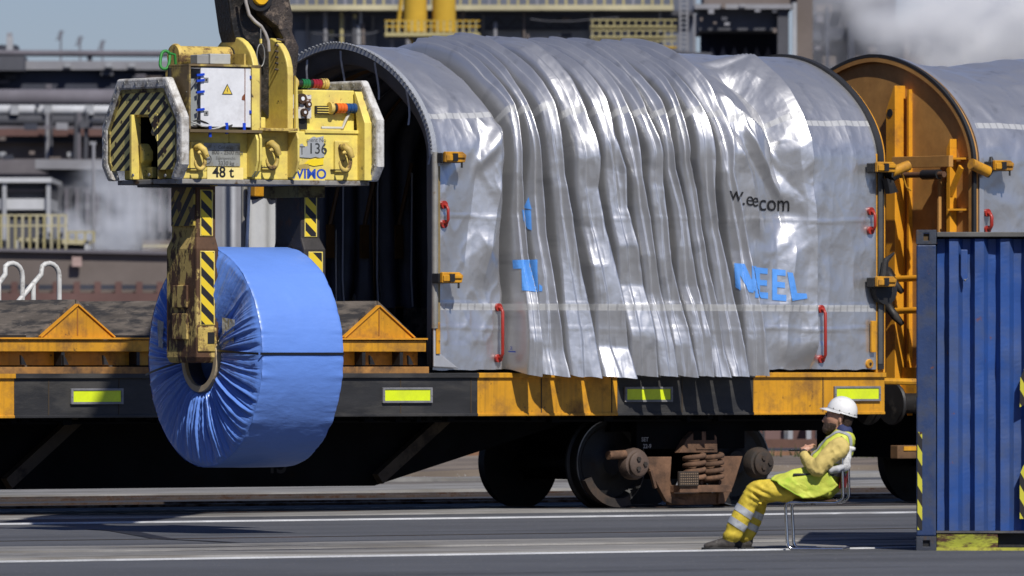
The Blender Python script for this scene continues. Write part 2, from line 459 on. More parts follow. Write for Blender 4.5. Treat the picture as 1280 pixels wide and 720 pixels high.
# slanting braces on the belly
XQ = lambda p: X(p, YN+.87)
for (xa, za, xb, zb) in ((XQ(95),.95,XQ(8),.32),(XQ(556),.95,XQ(472),.33),(XQ(-200),.95,XQ(-270),.3)):
    b = MB(); b.bar((xa, YN+.87, za), (xb, YN+.87, zb), .10, .12); b.build('brace', mat('brace_dirty', (.05,.035,.02), .8, var=.3, dirt=(.02,.015,.012), dirt_amt=.35), wagon)
# white stencilled mark low on the belly
def wall_fn(x0, z0, y, sy=1): return lambda u, v: (x0+u, y, z0+v*sy)
text_on('45', .30, 'stencil_text', mat('stencil', (.016,.012,.009), .8), wagon, lambda u, v: (X(400)+u-OFF[wagon].x, YN+.945-OFF[wagon].y, .40+v), weight=.004)
# hanging pipes and brackets along the lower edge
b = MB()
for i, px in enumerate(range(20, 1090, 13)):
    if random.random() < .45: b.box(X(px), X(px)+.05+.08*random.random(), YN+.08, YN+.18, ZB-.02-.05*random.random(), ZB+.05)
b.tube([(X(-400), YN+.22, .93), (X(560), YN+.22, .93), (X(1050), YN+.22, .925)], .025, 6)
b.build('under_fittings', BELLY, wagon, stuff=True)

# left open part: yellow double ledge and posts, cradle wedges
XH = X(539)
zs = {k: Z(k, 300) for k in (424, 427, 440, 455, 457, 468)}
b = MB(); b.box(XL, XH-.05, YN+.02, YN+.14, Z(439.5,300), Z(425.5,300)); b.build('upper_ledge', YEL, wagon, bevel=.004)
b = MB(); b.box(XL, XH-.05, YN-.01, YN+.3, Z(424.3,300), Z(422.3,300)); b.build('ledge_plate', YELB, wagon)
b = MB(); b.box(XL, XH-.05, YN+.16, YN+.2, Z(456.5,300), Z(439,300)); b.build('recess_panel', YEL, wagon)
b = MB(); b.box(XL, XH-.05, YN-.03, YN+.2, Z(467,300), Z(458.5,300)); b.build('lower_ledge', mat('rusty_ledge', (.40,.19,.045), .75, var=.25, dirt=(.07,.045,.03), dirt_amt=.42, dirt_scale=2.5, sharp=.1, bump=.3), wagon, bevel=.004)
for k, px in enumerate(list(range(-330, 530, 47))):
    if px % 94 < 47 or px > 430:
        b = MB(); b.box(X(px+33), X(px+37), YN+.03, YN+.158, Z(456.5,300), Z(440,300)); b.build('stay', BLK, wagon)
for px in (466, 514, 30, 83, 133, -60):
    b = MB(); x = X(px); b.prism([(x-.03,Z(456,300)),(x+.03,Z(456,300)),(x-.01,Z(447,300)),(x-.035,Z(444,300))], 'y', YN+.0, YN+.03); b.build('lashing_hook', BLK, wagon)
RUBB = mat('cradle_rubber', (.15,.125,.10), .85, var=.35, scale=3, dirt=(.03,.028,.028), dirt_amt=.45, dirt_scale=3.5, sharp=.06, dirt2=(.42,.38,.34), dirt2_amt=.10, bump=.5, stretch=(2.6,.5,2.6))
zb_, zt_ = Z(423,300), Z(376.5,300)
spacing = X(288) - X(97)
for k in range(-2, 4):
    xc = X(104) + k*spacing
    if xc > XH - .5 + .6: continue
    hw = .455
    b = MB(); b.prism([(xc-hw+.02,zb_),(xc+hw-.02,zb_),(xc,zt_-.05)], 'y', YN+.10, YN+3.0); wdg = b.build('cradle_wedge', YEL, wagon)
    for s in (-1, 1):
        b = MB()
        b.prism([(xc+s*(hw+.50),zb_+.005),(xc+s*(hw+.43),zb_+.045),(xc+s*(hw+.02),zb_+.05)] if False else
                [(xc+s*hw,zb_+.004),(xc+s*(hw+.055),zb_+.004),(xc+s*.01,zt_+.01),(xc+s*.002,zt_-.045)], 'y', YN+.13, YN+3.02)
        b.build('rubber_lining', RUBB, wdg)
    b = MB()
    for s in (-1, 1): b.bar((xc+s*(hw-.01), YN+.105, zb_+.012), (xc, YN+.105, zt_-.038), .05, .014)
    b.build('edge_trim', YELB, wdg)
    b = MB(); b.box(xc-.006, xc+.006, YN+.094, YN+.1, zb_+.03, zt_-.08); b.build('weld_seam', mat('weld', (.3,.12,.02), .7), wdg)
    # long lining that leans against the wedge from the left, over the whole width
    b = MB(); 
    b.prism([(xc-spacing+hw+.1,zb_+.0),(xc-hw-.09,zb_+.0),(xc-hw-.09,zb_+.03),(xc-spacing+hw+.1,zb_+.03)], 'y', YN+.2, YN+2.95); b.build('cradle_floor', BLK, wdg)
# far side stop wall of the cradle
b = MB(); b.box(XL, XH+5, YN+2.98, YN+3.05, ZT-.01, zt_-.04); b.build('far_stop', RUBB, wagon)
# white bent grab rails on the far side
for px0, px1, pyt in ((2, 28, 329), (41, 74, 329)):
    Yr = YN + 3.3
    z0 = at(px0, 374, Yr)[1]; zt = at(px0, pyt, Yr)[1]
    xa = at(px0-26, 0, Yr)[0]; xb = at(px1, 0, Yr)[0]; xm = at(px1-16, 0, Yr)[0]
    pts = [(xa, Yr, z0-.25)]
    pts += [(xa+(xm-xa)*t, Yr, z0-.1+(zt-z0+.05)*t) for t in (.1,.5,.85)]
    for t in np.linspace(0, 1, 7):
        an = PI*.72 - t*PI*.72; pts.append((xb-.13+.13*math.cos(an), Yr, zt-.13+.13*math.sin(an)))
    pts.append((xb, Yr, z0-.3))
    b = MB(); b.tube(pts, .027, 10); b.tube([(xa+(xm-xa)*.62, Yr, z0+.18), (xa+(xm-xa)*.62, Yr, z0-.3)], .027, 10)
    b.build('grab_rail', mat('rail_white', (.62,.62,.60), .5, var=.12, scale=8, dirt=(.3,.29,.27), dirt_amt=.3, dirt_scale=10), wagon, smooth=60)

# end bulkhead of this wagon (follows the hood end), black seal and yellow rim
HW = 1.62; ZS = 3.64; ZP = 4.756; PE = 1.78
def arch_profile(n=60, zb=1.443, grow=0.0):
    """half-round cover profile from near foot over the top to the far foot: (y, z)"""
    pts = [(-HW-grow, zb), (-HW-grow, ZS)]
    a = np.linspace(PI, 0, n)
    for t in a:
        c, s = math.cos(t), math.sin(t)
        pts.append((math.copysign(abs(c)**(2/PE*1.0), c)*(HW+grow), ZS + (ZP-ZS+grow)*abs(s)**(2/PE)))
    pts.append((HW+grow, zb))
    return [(YC+p[0], p[1]) for p in pts]
def arch_ring(x0, x1, grow_out, grow_in, name, m, parent, zb=1.443, smooth=30):
    b = MB(); o = arch_profile(60, zb, grow_out); i = arch_profile(60, zb, grow_in); n = len(o)
    vs = [(x0,*p) for p in o]+[(x1,*p) for p in o]+[(x0,*p) for p in i]+[(x1,*p) for p in i]; fs = []
    for k in range(n-1):
        fs += [(k,k+1,k+1+n,k+n),(2*n+k,3*n+k,3*n+k+1,2*n+k+1),(k,2*n+k,2*n+k+1,k+1),(n+k,n+k+1,3*n+k+1,3*n+k)]
    fs += [(0,n,3*n,2*n),(n-1,3*n-1,4*n-1,2*n-1)]
    b.add(vs, fs); return b.build(name, m, parent, smooth=smooth)
XH1 = X(1096)
SEAL = mat('seal_black', (.02,.02,.021), .6, var=.2)
arch_ring(XH1+.005, XH1+.075, .03, -.05, 'seal', SEAL, wagon)
arch_ring(XH1+.077, XH1+.107, .010, -.10, 'end_rim', YELB, wagon, zb=ZT)
b = MB(); pr = arch_profile(60, ZT, -.1); b.prism(pr, 'x', XH1+.09, XH1+.13); b.build('end_wall', YELD, wagon, smooth=30)
# steel strip beside the seal, near side
b = MB(); b.box(XH1-.0, XH1+.05, YN-.035, YN-.022, 1.50, 3.55); b.build('sealing_strip', mat('strip_grey', (.12,.12,.115), .5, metal=.4, var=.2), wagon)
b = MB(); b.box(XE-.12, XE+.0, YN-.003, YN+.1, ZT+.0, 3.7); b.build('end_post', YEL, wagon, bevel=.006)
b = MB(); b.box(XE-.02, XE+.03, YN+.05, YN+3.0, .98, 1.40); b.build('end_beam', YEL, wagon, bevel=.006)

# ---- bogie
def wheel(parent, x, y, side):
    """side -1: near wheel seen from outside; flange on the inner side"""
    s = side
    prof = [(.02,s*-.02),(.12,s*-.03),(.15,s*.01),(.22,s*.035),(.36,s*.03),(.40,s*-.005),(.455,s*-.008),(.46,s*.0),(.46,s*.10),(.49,s*.115),(.49,s*.135),(.40,s*.14),(.1,s*.12),(.02,s*.12)]
    prof = [(r, -a*1.0) for r, a in prof]
    b = MB(); b.lathe([(r, a) for r, a in prof], (x, y, .46+.05), 'y', 48); wh = b.build('wheel', WHEELM, parent, smooth=30)
    return wh
def bogie(parent, xc, wb, frame=True):
    bg = MB()
    # side frame plate with sloping arms, spring window and foot
    Yf = YN + .30; zc = .49
    bg.prism([(xc-.66,.54),(xc-.64,.46),(xc-.38,.08),(xc-.30,.05),(xc-.12,.05),(xc-.12,.09),(xc-.26,.12),(xc-.33,.30),(xc-.31,.54)], 'y', Yf, Yf+.06)
    bg.prism([(xc+.35,.54),(xc+.31,.05),(xc+.40,.05),(xc+.52,.24),(xc+.64,.54)], 'y', Yf, Yf+.06)
    bg.box(xc-.34, xc+.36, Yf+.03, Yf+.062, .04, .16)
    bo = bg.build('bogie', BOGR, parent, bevel=.006)
    b = MB(); b.box(xc-.72, xc+.72, Yf+.07, Yf+.16, .62, .94); b.build('upper_frame', BELLY, bo)
    b = MB()
    outer = [(xc-.24,.58),(xc-.14,.72),(xc-.04,.80),(xc+.20,.80),(xc+.26,.74),(xc+.27,.58)]
    b.prism(outer, 'y', Yf-.04, Yf+.06); bl = b.build('spring_cap', BOGR, bo, bevel=.006)
    for dx in (.0, .17):
        b = MB(); b.box(xc+dx-.055, xc+dx+.055, Yf-.045, Yf-.038, .71, .805); b.build('cap_window', BELLY, bl)
    b = MB(); b.box(xc-.02, xc+.22, Yf-.05, Yf-.042, .615, .63); b.build('cap_rib', BOGR, bl)
    b = MB(); b.box(xc-.33, xc+.36, Yf-.16, Yf+.04, .17, .245); b.build('spring_seat', BOGR, bo, bevel=.006)
    for dx in (-.06, .18):
        b = MB(); pts = []
        for i in range(4*16+1):
            t = i/16*2*PI; pts.append((xc+dx+.105*math.cos(t), Yf-.06+.10*math.sin(t), .27+.29*(i/64)))
        b.tube(pts, .027, 8); b.build('coil_spring', BOGR, bo, smooth=60)
    b = MB(); b.box(xc-.36, xc-.10, Yf-.19, Yf-.15, .235, .39)
    b.build('cable_box', BOGD, bo, bevel=.01)
    b = MB()
    for i in range(9):
        for j in range(5): b.box(xc-.35+i*.027, xc-.335+i*.027, Yf-.195, Yf-.189, .255+j*.026, .268+j*.026)
    b.build('box_studs', mat('stud', (.2,.14,.09), .8), bo, stuff=True)
    for sx in (-1, 1):
        x = xc + sx*wb/2
        ax = MB(); ax.lathe([(.165,.05),(.165,-.02),(.15,-.06),(.125,-.07),(.125,-.10),(.10,-.115),(.0,-.118)], (x, Yf-.02, zc-.02), 'y', 28)
        bx = ax.build('axle_box', BOGD if sx > 0 else mat('axle_rust', (.09,.06,.045), .7, var=.3, dirt=(.03,.02,.015), dirt_amt=.3, bump=.3), bo, smooth=35)
        for k in range(3):
            t = PI/2+.5 + 2*PI*k/3
            bb = MB(); bb.lathe([(.026,-.135),(.026,-.10)], (x+.058*math.cos(t), Yf-.02, zc-.02+.058*math.sin(t)), 'y', 6); bb.build('bolt', BOGD, bx)
        for side, y in ((-1, YN+.66), (1, YN+2.30)):
            pr = [(.02,-.02),(.12,-.03),(.15,.0),(.22,.03),(.36,.03),(.40,-.005),(.455,-.008),(.46,.0),(.46,.10),(.49,.115),(.49,.14),(.40,.145),(.1,.12),(.02,.12)]
            if side > 0: pr = [(r, -a) for r, a in pr]
            b = MB(); b.lathe(pr, (x, y, .474), 'y', 56); wl = b.build('wheel', WHEELM, bo, smooth=30)
            if side < 0:
                b = MB(); b.ring([(.456*math.cos(t)+x, .456*math.sin(t)+.474) for t in np.linspace(0,2*PI,57)[:-1]], [(.444*math.cos(t)+x, .444*math.sin(t)+.474) for t in np.linspace(0,2*PI,57)[:-1]], 'y', y-.014, y-.009)
                b.build('rim_line', RIMM, bo)
        b = MB(); b.tube([(x, YN+.66, .474), (x, YN+2.3, .474)], .09, 14); b.build('axle', WHEELM, bo, smooth=40)
    # brake shoe and hanger on the left wheel
    x = xc - wb/2
    b = MB()
    arc = [(x-.02+.49*math.cos(t), .51+.49*math.sin(t)) for t in np.linspace(PI+.45, PI*1.5+.35, 10)]
    arc2 = [(x-.02+.40*math.cos(t), .51+.40*math.sin(t)) for t in np.linspace(PI*1.5+.35, PI+.45, 10)]
    b.prism(arc2+arc if False else [(p[0]-.0, p[1]) for p in arc]+arc2, 'y', YN+.50, YN+.58); b.build('brake_shoe', BOGD, bo)
    b = MB(); b.tube([(x-.36, YN+.25, .56), (x-.14, YN+.25, .57)], .045, 10); b.build('brake_lever', BOGR, bo, smooth=40)
    b = MB(); b.bar((x+.16, YN+.2, .40), (x+.22, YN+.2, .22), .035, .03); b.build('safety_bracket', BOGR, bo)
    return bo
bx1, bx2 = X(795, YN+.24), X(951, YN+.24)
bo = bogie(wagon, (bx1+bx2)/2, bx2-bx1)
# chalk marks on the side frame
CH = mat('chalk', (.34,.33,.31), .9)
ox, oy = OFF[wagon].x, OFF[wagon].y
text_on('SET', .06, 'chalk_text', CH, bo, lambda u, v: (X(807,YN+.3)+u-ox, YN+.368-oy, .70+v), weight=.001)
text_on('22-9', .06, 'chalk_text', CH, bo, lambda u, v: (X(809,YN+.3)+u-ox, YN+.368-oy, .63+v), weight=.001)
b = MB(); b.box(XE-3.2, XE-.3, YN+.6, YN+2.5, .80, 1.25); b.build('bolster', BELLY, wagon)
b = MB(); b.box((bx1+bx2)/2-.85, (bx1+bx2)/2+.75, YN+1.0, YN+2.1, .30, .80); b.build('brake_rigging', BELLY, wagon)

# ------------------------------------------------------------ the next wagon, behind the container
XW2 = X(1221)
wagon2 = thing('coil_wagon', 'yellow rail wagon with a tall brown arched end wall, partly behind the blue container', 'rail wagon', (XW2, YC, 0))
b = MB(); b.prism(arch_profile(60, 1.0, -.03), 'x', XW2-.05, XW2-.0); b.build('end_wall', YELD, wagon2, smooth=30)
arch_ring(XW2-.09, XW2+.0, .02, -.028, 'end_rim', YELD, wagon2, zb=1.0)
arch_ring(XW2-.092, XW2-.05, .055, .022, 'seal', SEAL, wagon2, zb=1.4)
# middle column with slanted head and eye
xo = XW2-.05
def ycol(px, X0):     # y of a point that shows at column px on the plane x = X0
    a = (px-640.0)/F; return X0*(CT-a*ST)/(ST+a*CT)
yl, yr = ycol(1121, xo-.3), ycol(1143, xo-.3)
zt = 1.54 + (450-97)/ (F/(xo/ (ST+.04*CT)))
b = MB(); b.box(xo-.15, xo-.12, YC-.52, YC-.37, .95, 4.20); b.prism([(YC-.52,4.20),(YC-.37,4.20),(YC-.50,4.46),(YC-.52,4.46)], 'x', xo-.15, xo-.12)
cl = b.build('end_column', YELB, wagon2, bevel=.005)
b = MB(); b.prism([(xo-.118,.95),(xo,.95),(xo,4.46),(xo-.118,4.46)], 'y', YC-.515, YC-.49); b.build('column_web', YELB, cl, bevel=.004)
b = MB(); b.prism([(xo-.118,.95),(xo,.95),(xo,4.15),(xo-.118,4.22)], 'y', YC-.40, YC-.375); b.build('column_web', YELB, cl, bevel=.004)
b = MB(); b.box(xo-.05, xo-.0, YC-.63, YC-.60, .95, 4.42); b.build('column_back', YELB, cl)
b = MB(); b.lathe([(.045,-.156),(.045,-.1505)], (xo, YC-.44, 4.17), 'x', 20); b.build('eye_hole', BLK, cl)
# cross member and small right column with gusset shelves
b = MB(); b.box(xo-.20, xo-.14, YC-1.46, YC-.525, 3.58, 3.70); b.build('cross_member', YELD, wagon2, bevel=.004)
b = MB(); b.tube([(xo-.30, YC-1.50, 3.50),(xo-.30, YC-.42, 3.50)], .032, 10); b.build('locking_bar', mat('bar_brown', (.14,.07,.035), .6, var=.2), wagon2, smooth=40)
b = MB(); b.tube([(xo-.30, YC-1.42, 3.50),(xo-.30, YC-1.16, 3.50)], .055, 10); b.build('bar_collar', BLK, wagon2, smooth=40)
b = MB(); b.box(xo-.10, xo-.005, YC-1.36, YC-1.30, .95, 3.78); b.prism([(YC-1.36,3.78),(YC-1.30,3.78),(YC-1.36,3.88)], 'x', xo-.10, xo-.005); b.build('side_column', YELB, wagon2, bevel=.004)
b = MB(); b.box(xo-.10, xo-.005, YC-1.18, YC-1.15, .95, 3.55); b.build('side_column', YELD, wagon2, bevel=.004)
for z in (3.66, 3.12):
    b = MB(); b.prism([(xo-.14,YC-1.37),(xo-.01,YC-1.56),(xo-.01,YC-1.37)], 'z', z, z+.02); b.build('gusset', YELB, wagon2)
b = MB(); b.prism([(YC-1.37,3.27),(YC-1.55,3.56),(YC-1.50,3.60),(YC-1.37,3.38)], 'x', xo-.10, xo-.07); b.build('gusset', YELB, wagon2)
# rubber hooks on the column, lower down, with pipes
for z in (2.42, 2.08):
    b = MB(); b.tube([(xo-.18,YC-.50,z),(xo-.27,YC-.54,z+.06),(xo-.31,YC-.60,z+.02),(xo-.28,YC-.68,z-.08),(xo-.2,YC-.70,z-.16)], [.05,.055,.05,.045,.03], 10); b.build('rubber_buffer', BLK, wagon2, smooth=50)
    b = MB(); b.tube([(xo-.22,YC-.60,z-.02),(xo-.22,YC-1.5,z-.0)], .035, 10); b.build('pipe', YELB, wagon2, smooth=40)
b = MB(); b.box(xo-.02, xo+14, YN, YN+.06, ZB, ZT); b.box(xo-.06, xo-.02, YN, YN+3.12, ZB, ZT+.05); b.build('side_panel', YEL, wagon2, bevel=.004)
b = MB(); b.box(xo, xo+14, YN+.063, YN+3.0, ZT-.12, ZT-.01); b.build('deck', BLK, wagon2)
b = MB(); b.box(xo+.1, xo+14, YN+.4, YN+2.7, .5, 1.25); b.build('belly_frame', BELLY, wagon2)
# coupling gear between the wagons: buffer, pipe bar, red handle
for yb in (YN+.72, YN+2.4):
    b = MB(); b.lathe([(.11,-.52),(.11,-.06)], (XW2, yb, 1.08), 'x', 18); b.lathe([(.0,-.60),(.22,-.585),(.23,-.56),(.22,-.54),(.08,-.52)], (XW2, yb, 1.08), 'x', 24); b.build('buffer', BLK, wagon2, smooth=35)
    b = MB(); b.lathe([(.11,.52-.5),(.11,.35)], (XE, yb, 1.08), 'x', 18); b.lathe([(.22,.35),(.23,.38),(.22,.41),(.0,.43)], (XE, yb, 1.08), 'x', 24); b.build('buffer', BLK, wagon, smooth=35)
b = MB(); b.tube([(XE+.02, YN+.2, 1.32),(XE+.6, YN+.2, 1.31)], .035, 8); b.build('step_bar', YEL, wagon, smooth=40)
b = MB(); b.tube([(XE+.14, YN+.25, Z(404,1110)),(XE+.14, YN+.25, Z(433,1110)),(XE+.03, YN+.25, Z(434,1110))], .028, 8); b.build('release_handle', REDP, wagon, smooth=40)
b = MB(); b.tube([(XE+.0, YN+.1, Z(374,1110)),(XE+.06, YN+.1, Z(378,1110)),(XE+.05, YN+.1, Z(402,1110)),(XE+.12, YN+.22, Z(404,1110))], .012, 6); b.build('handle_wire', BLK, wagon, smooth=40)
b = MB()
pr = [(.02,-.02),(.12,-.03),(.15,.0),(.22,.03),(.36,.03),(.40,-.005),(.455,-.008),(.46,.0),(.46,.10),(.49,.115),(.49,.14),(.40,.145),(.1,.12),(.02,.12)]
xw = X(1262, YN+.66)
b.lathe(pr, (xw, YN+.66, .474), 'y', 56); w2 = b.build('wheel', WHEELM, wagon2, smooth=30)
b = MB(); b.lathe([(r,-a) for r,a in pr], (xw, YN+2.3, .474), 'y', 48); b.build('wheel', WHEELM, wagon2, smooth=30)
b = MB(); b.tube([(xw, YN+.66, .474), (xw, YN+2.3, .474)], .09, 14); b.build('axle', WHEELM, wagon2, smooth=40)
b = MB(); b.box(X(1122,YN+.3), X(1122,YN+.3)+.9, YN+.3, YN+.42, .50, .64); bm_ = b.build('bogie_beam', mat('beam_brown', (.16,.085,.035), .8, var=.3, dirt=(.06,.03,.02), dirt_amt=.35), wagon2, bevel=.008)
b = MB(); b.box(X(1130,YN+.29), X(1130,YN+.29)+.8, YN+.29, YN+.298, .585, .63); b.build('yellow_plate', YEL, bm_)
# ------------------------------------------------------------ folded silver hood
def tarp_mat(name, tape_v=(), L=6.0):
    m = bpy.data.materials.new(name); m.use_nodes = True
    n = m.node_tree.nodes; l = m.node_tree.links; b = n['Principled BSDF']
    uv = n.new('ShaderNodeUVMap'); uv.uv_map = 'uv'; tc = n.new('ShaderNodeTexCoord')
    sp = n.new('ShaderNodeSeparateXYZ'); l.new(uv.outputs[0], sp.inputs[0])
    def mth(op, a, c=None):
        x = n.new('ShaderNodeMath'); x.operation = op
        for i, val in enumerate((a, c)):
            if val is None: continue
            if isinstance(val, (int, float)): x.inputs[i].default_value = val
            else: l.new(val, x.inputs[i])
        return x.outputs[0]
    def noise(sc, det=4, st=(1,1,1), src=None):
        mp = n.new('ShaderNodeMapping'); mp.inputs['Scale'].default_value = st; l.new(src or uv.outputs[0], mp.inputs[0])
        t = n.new('ShaderNodeTexNoise'); t.inputs['Scale'].default_value = sc; t.inputs['Detail'].default_value = det; l.new(mp.outputs[0], t.inputs[0]); return t.outputs[0]
    def mix(fac, a, c2):
        x = n.new('ShaderNodeMix'); x.data_type = 'RGBA'; l.new(fac, x.inputs[0])
        for sock, val in ((x.inputs[6], a), (x.inputs[7], c2)):
            if isinstance(val, tuple): sock.default_value = (*val, 1)
            else: l.new(val, sock)
        return x.outputs[2]
    c = mix(noise(1.3), (.56,.56,.565), (.66,.66,.66))
    mr = n.new('ShaderNodeMapRange'); mr.inputs[1].default_value = .58; mr.inputs[2].default_value = .72; l.new(noise(5, 8), mr.inputs[0])
    mul = mth('MULTIPLY', mr.outputs[0], .35)
    c = mix(mul, c, (.22,.225,.235))
    tape = None
    for v in tape_v:
        d = mth('LESS_THAN', mth('ABSOLUTE', mth('SUBTRACT', sp.outputs[1], v)), .034)
        tape = d if tape is None else mth('MAXIMUM', tape, d)
    if tape is not None:
        cell = mth('GREATER_THAN', mth('FRACT', mth('MULTIPLY', sp.outputs[0], 11)), .22)
        tw = mix(cell, (.34,.345,.35), (.50,.505,.50))
        c = mix(mth('MULTIPLY', tape, .85), c, tw)
        b.inputs['Metallic'].default_value = .80
        l.new(mth('SUBTRACT', .80, mth('MULTIPLY', tape, .5)), b.inputs['Metallic'])
    else: b.inputs['Metallic'].default_value = .80
    l.new(c, b.inputs['Base Color'])
    b.inputs['Roughness'].default_value = .35
    h = mth('ADD', mth('MULTIPLY', noise(9, 5), .6), mth('MULTIPLY', noise(2.2, 5, (1.6,.6,1)), .9))
    vo = n.new('ShaderNodeTexVoronoi'); vo.inputs['Scale'].default_value = 7.5
    mpv = n.new('ShaderNodeMapping'); mpv.inputs['Scale'].default_value = (1.0, .55, 1); l.new(uv.outputs[0], mpv.inputs[0])
    nd = n.new('ShaderNodeTexNoise'); nd.inputs['Scale'].default_value = 2.5; l.new(uv.outputs[0], nd.inputs[0])
    vm = n.new('ShaderNodeVectorMath'); vm.operation = 'ADD'; l.new(mpv.outputs[0], vm.inputs[0]); l.new(nd.outputs['Color'], vm.inputs[1]); l.new(vm.outputs[0], vo.inputs['Vector'])
    h = mth('ADD', h, mth('MULTIPLY', vo.outputs['Distance'], .45))
    bp = n.new('ShaderNodeBump'); bp.inputs['Strength'].default_value = .22; bp.inputs['Distance'].default_value = .016
    l.new(h, bp.inputs['Height']); l.new(bp.outputs[0], b.inputs['Normal'])
    return m
PXM = 94.6                     # photo pixels per metre along the hood
X0H = X(541)
# base profile by arc length
_pr = [(-HW, 1.443)] + [(-HW, 1.443 + (ZS-1.443)*k/40) for k in range(1, 40)]
for t in np.linspace(PI, 0, 400):
    cc, ss = math.cos(t), math.sin(t)
    _pr.append((math.copysign(abs(cc)**(2/PE), cc)*HW, ZS+(ZP-ZS)*abs(ss)**(2/PE)))
_pr += [(HW, ZS + (1.443-ZS)*k/40) for k in range(1, 41)]
_pr = np.array(_pr); _s = np.concatenate([[0], np.cumsum(np.hypot(*np.diff(_pr, axis=0).T))]); VT = _s[-1]
def prof(v):
    y = np.interp(v, _s, _pr[:,0]); z = np.interp(v, _s, _pr[:,1])
    e = .06
    dy = np.interp(v+e, _s, _pr[:,0]) - np.interp(v-e, _s, _pr[:,0]); dz = np.interp(v+e, _s, _pr[:,1]) - np.interp(v-e, _s, _pr[:,1])
    q = np.hypot(dy, dz) + 1e-9
    return y, z, -dz/q, dy/q          # outward normal (y, z)
def v_of_z(z):                         # arc length on the near half
    half = _s <= VT/2
    return np.interp(z, _pr[half,1], _s[half])
def sm(x, a, b):
    t = np.clip((x-a)/(b-a), 0, 1); return t*t*(3-2*t)
def A_env(hz, arc):
    A = 1 - .46*sm(hz, .0, .95)**.8
    return np.where(arc > 0, .54*(1-.45*sm(arc, .35, 1)), A)
_rr = np.random.RandomState(21)
KN = np.array([0,.30,.75,1.15,1.55,1.95,2.25,2.6,3.05,3.6,4.3,9.0])
KA = np.array([1.10,1.0,.84,.70,.58,.50,.48,.52,.54,.48,.36,.3])
KL = np.array([0,-3,-8,-12,-16,-19,-21,-22,-23,-23,-23,-23.])
KJ = np.array([0,.8,2.0,2.6,3.0,3.6,4.2,4.0,3.4,2.6,1.8,0])
RID = np.array([673, 707, 746, 789, 816, 840, 866, 885, 907, 930, 955.])
AMP = np.array([.34,.38,.41,.43,.37,.38,.39,.37,.38,.37,.38])
_nR = len(RID)
_pos = (RID-72*AMP)[:,None] + 1.45*KL[None,:]*np.array([.2,.6,.9,1,1,1,1,1,1,1,.95])[:,None] + KJ[None,:]*_rr.uniform(-1,1,(_nR,len(KN)))
_amp = AMP[:,None]*KA[None,:]*(1+.16*_rr.uniform(-1,1,(_nR,len(KN)))*(KN>.2)[None,:])
_sub = _rr.uniform(.0,1,(_nR,len(KN)))*np.array([0,0,.1,.4,.8,1,1,1,1,.8,.6,.5])[None,:]
_sub2 = _rr.uniform(.2,1,(_nR,len(KN)))*np.array([0,0,0,.2,.6,1,1,1,.8,.6,.5,.5])[None,:]
_mid = _rr.uniform(-.04,.04,(_nR,len(KN),3))
_vo = _rr.uniform(-.2,.2,_nR)
def pleats(U, V):
    out = np.zeros_like(U); ug = U[:,0]
    kb = np.exp(-.5*(np.arange(-4, 5)/1.5)**2); kb /= kb.sum()
    for j in range(U.shape[1]):
        v = V[0,j]
        vv = [min(8.9, max(0, v + _vo[i]*min(1, v/.6))) for i in range(_nR)]
        ps = [np.interp(vv[i], KN, _pos[i]) for i in range(_nR)]
        st = [ps[0]-18]
        xs = [st[0]-6, st[0]-1]; ds = [0.0, -.04]; prev = st[0]
        for i in range(_nR):
            vi = vv[i]; p = max(ps[i], prev+9); a = np.interp(vi, KN, _amp[i]); w_ = p-prev
            s1 = (.35+.65*np.interp(vi, KN, _sub[i]))*.026; s2 = 0
            m = [np.interp(vi, KN, _mid[i,:,k]) for k in range(3)]
            lo = -.40+.10*np.interp(v, KN, KA); H = a-lo
            k = min(1, max(0, (vi-.15)/1.2)); tr = .19+(.45+m[0]*1.0-.19)*k
            P = (.115+m[1]*1.3)*(.75+.25*np.interp(v, KN, KA)); mm = tr+(1-tr)*(.45+m[2]*2)
            pl = lambda t: a-P*(1-t)/(1-tr)
            T = [0, tr-.09, tr-.02, tr+.04, mm-.03, mm+.02, .93, 1.0]
            D = [lo, lo+.04, pl(tr)-.03, pl(tr+.04)+.004, pl(mm)+s1, pl(mm)-s1*.9, pl(.93)+.006, a]
            for t, dd in zip(T, D): xs.append(prev+.9+t*(w_-.9)); ds.append(dd)
            prev = p
        xs += [prev+2.5, prev+14, prev+26]; ds += [.05*KA[0], .015, 0]
        col_ = np.interp(ug, xs, ds)
        out[:,j] = np.convolve(np.pad(col_, 4, mode='edge'), kb, 'valid')
    return out
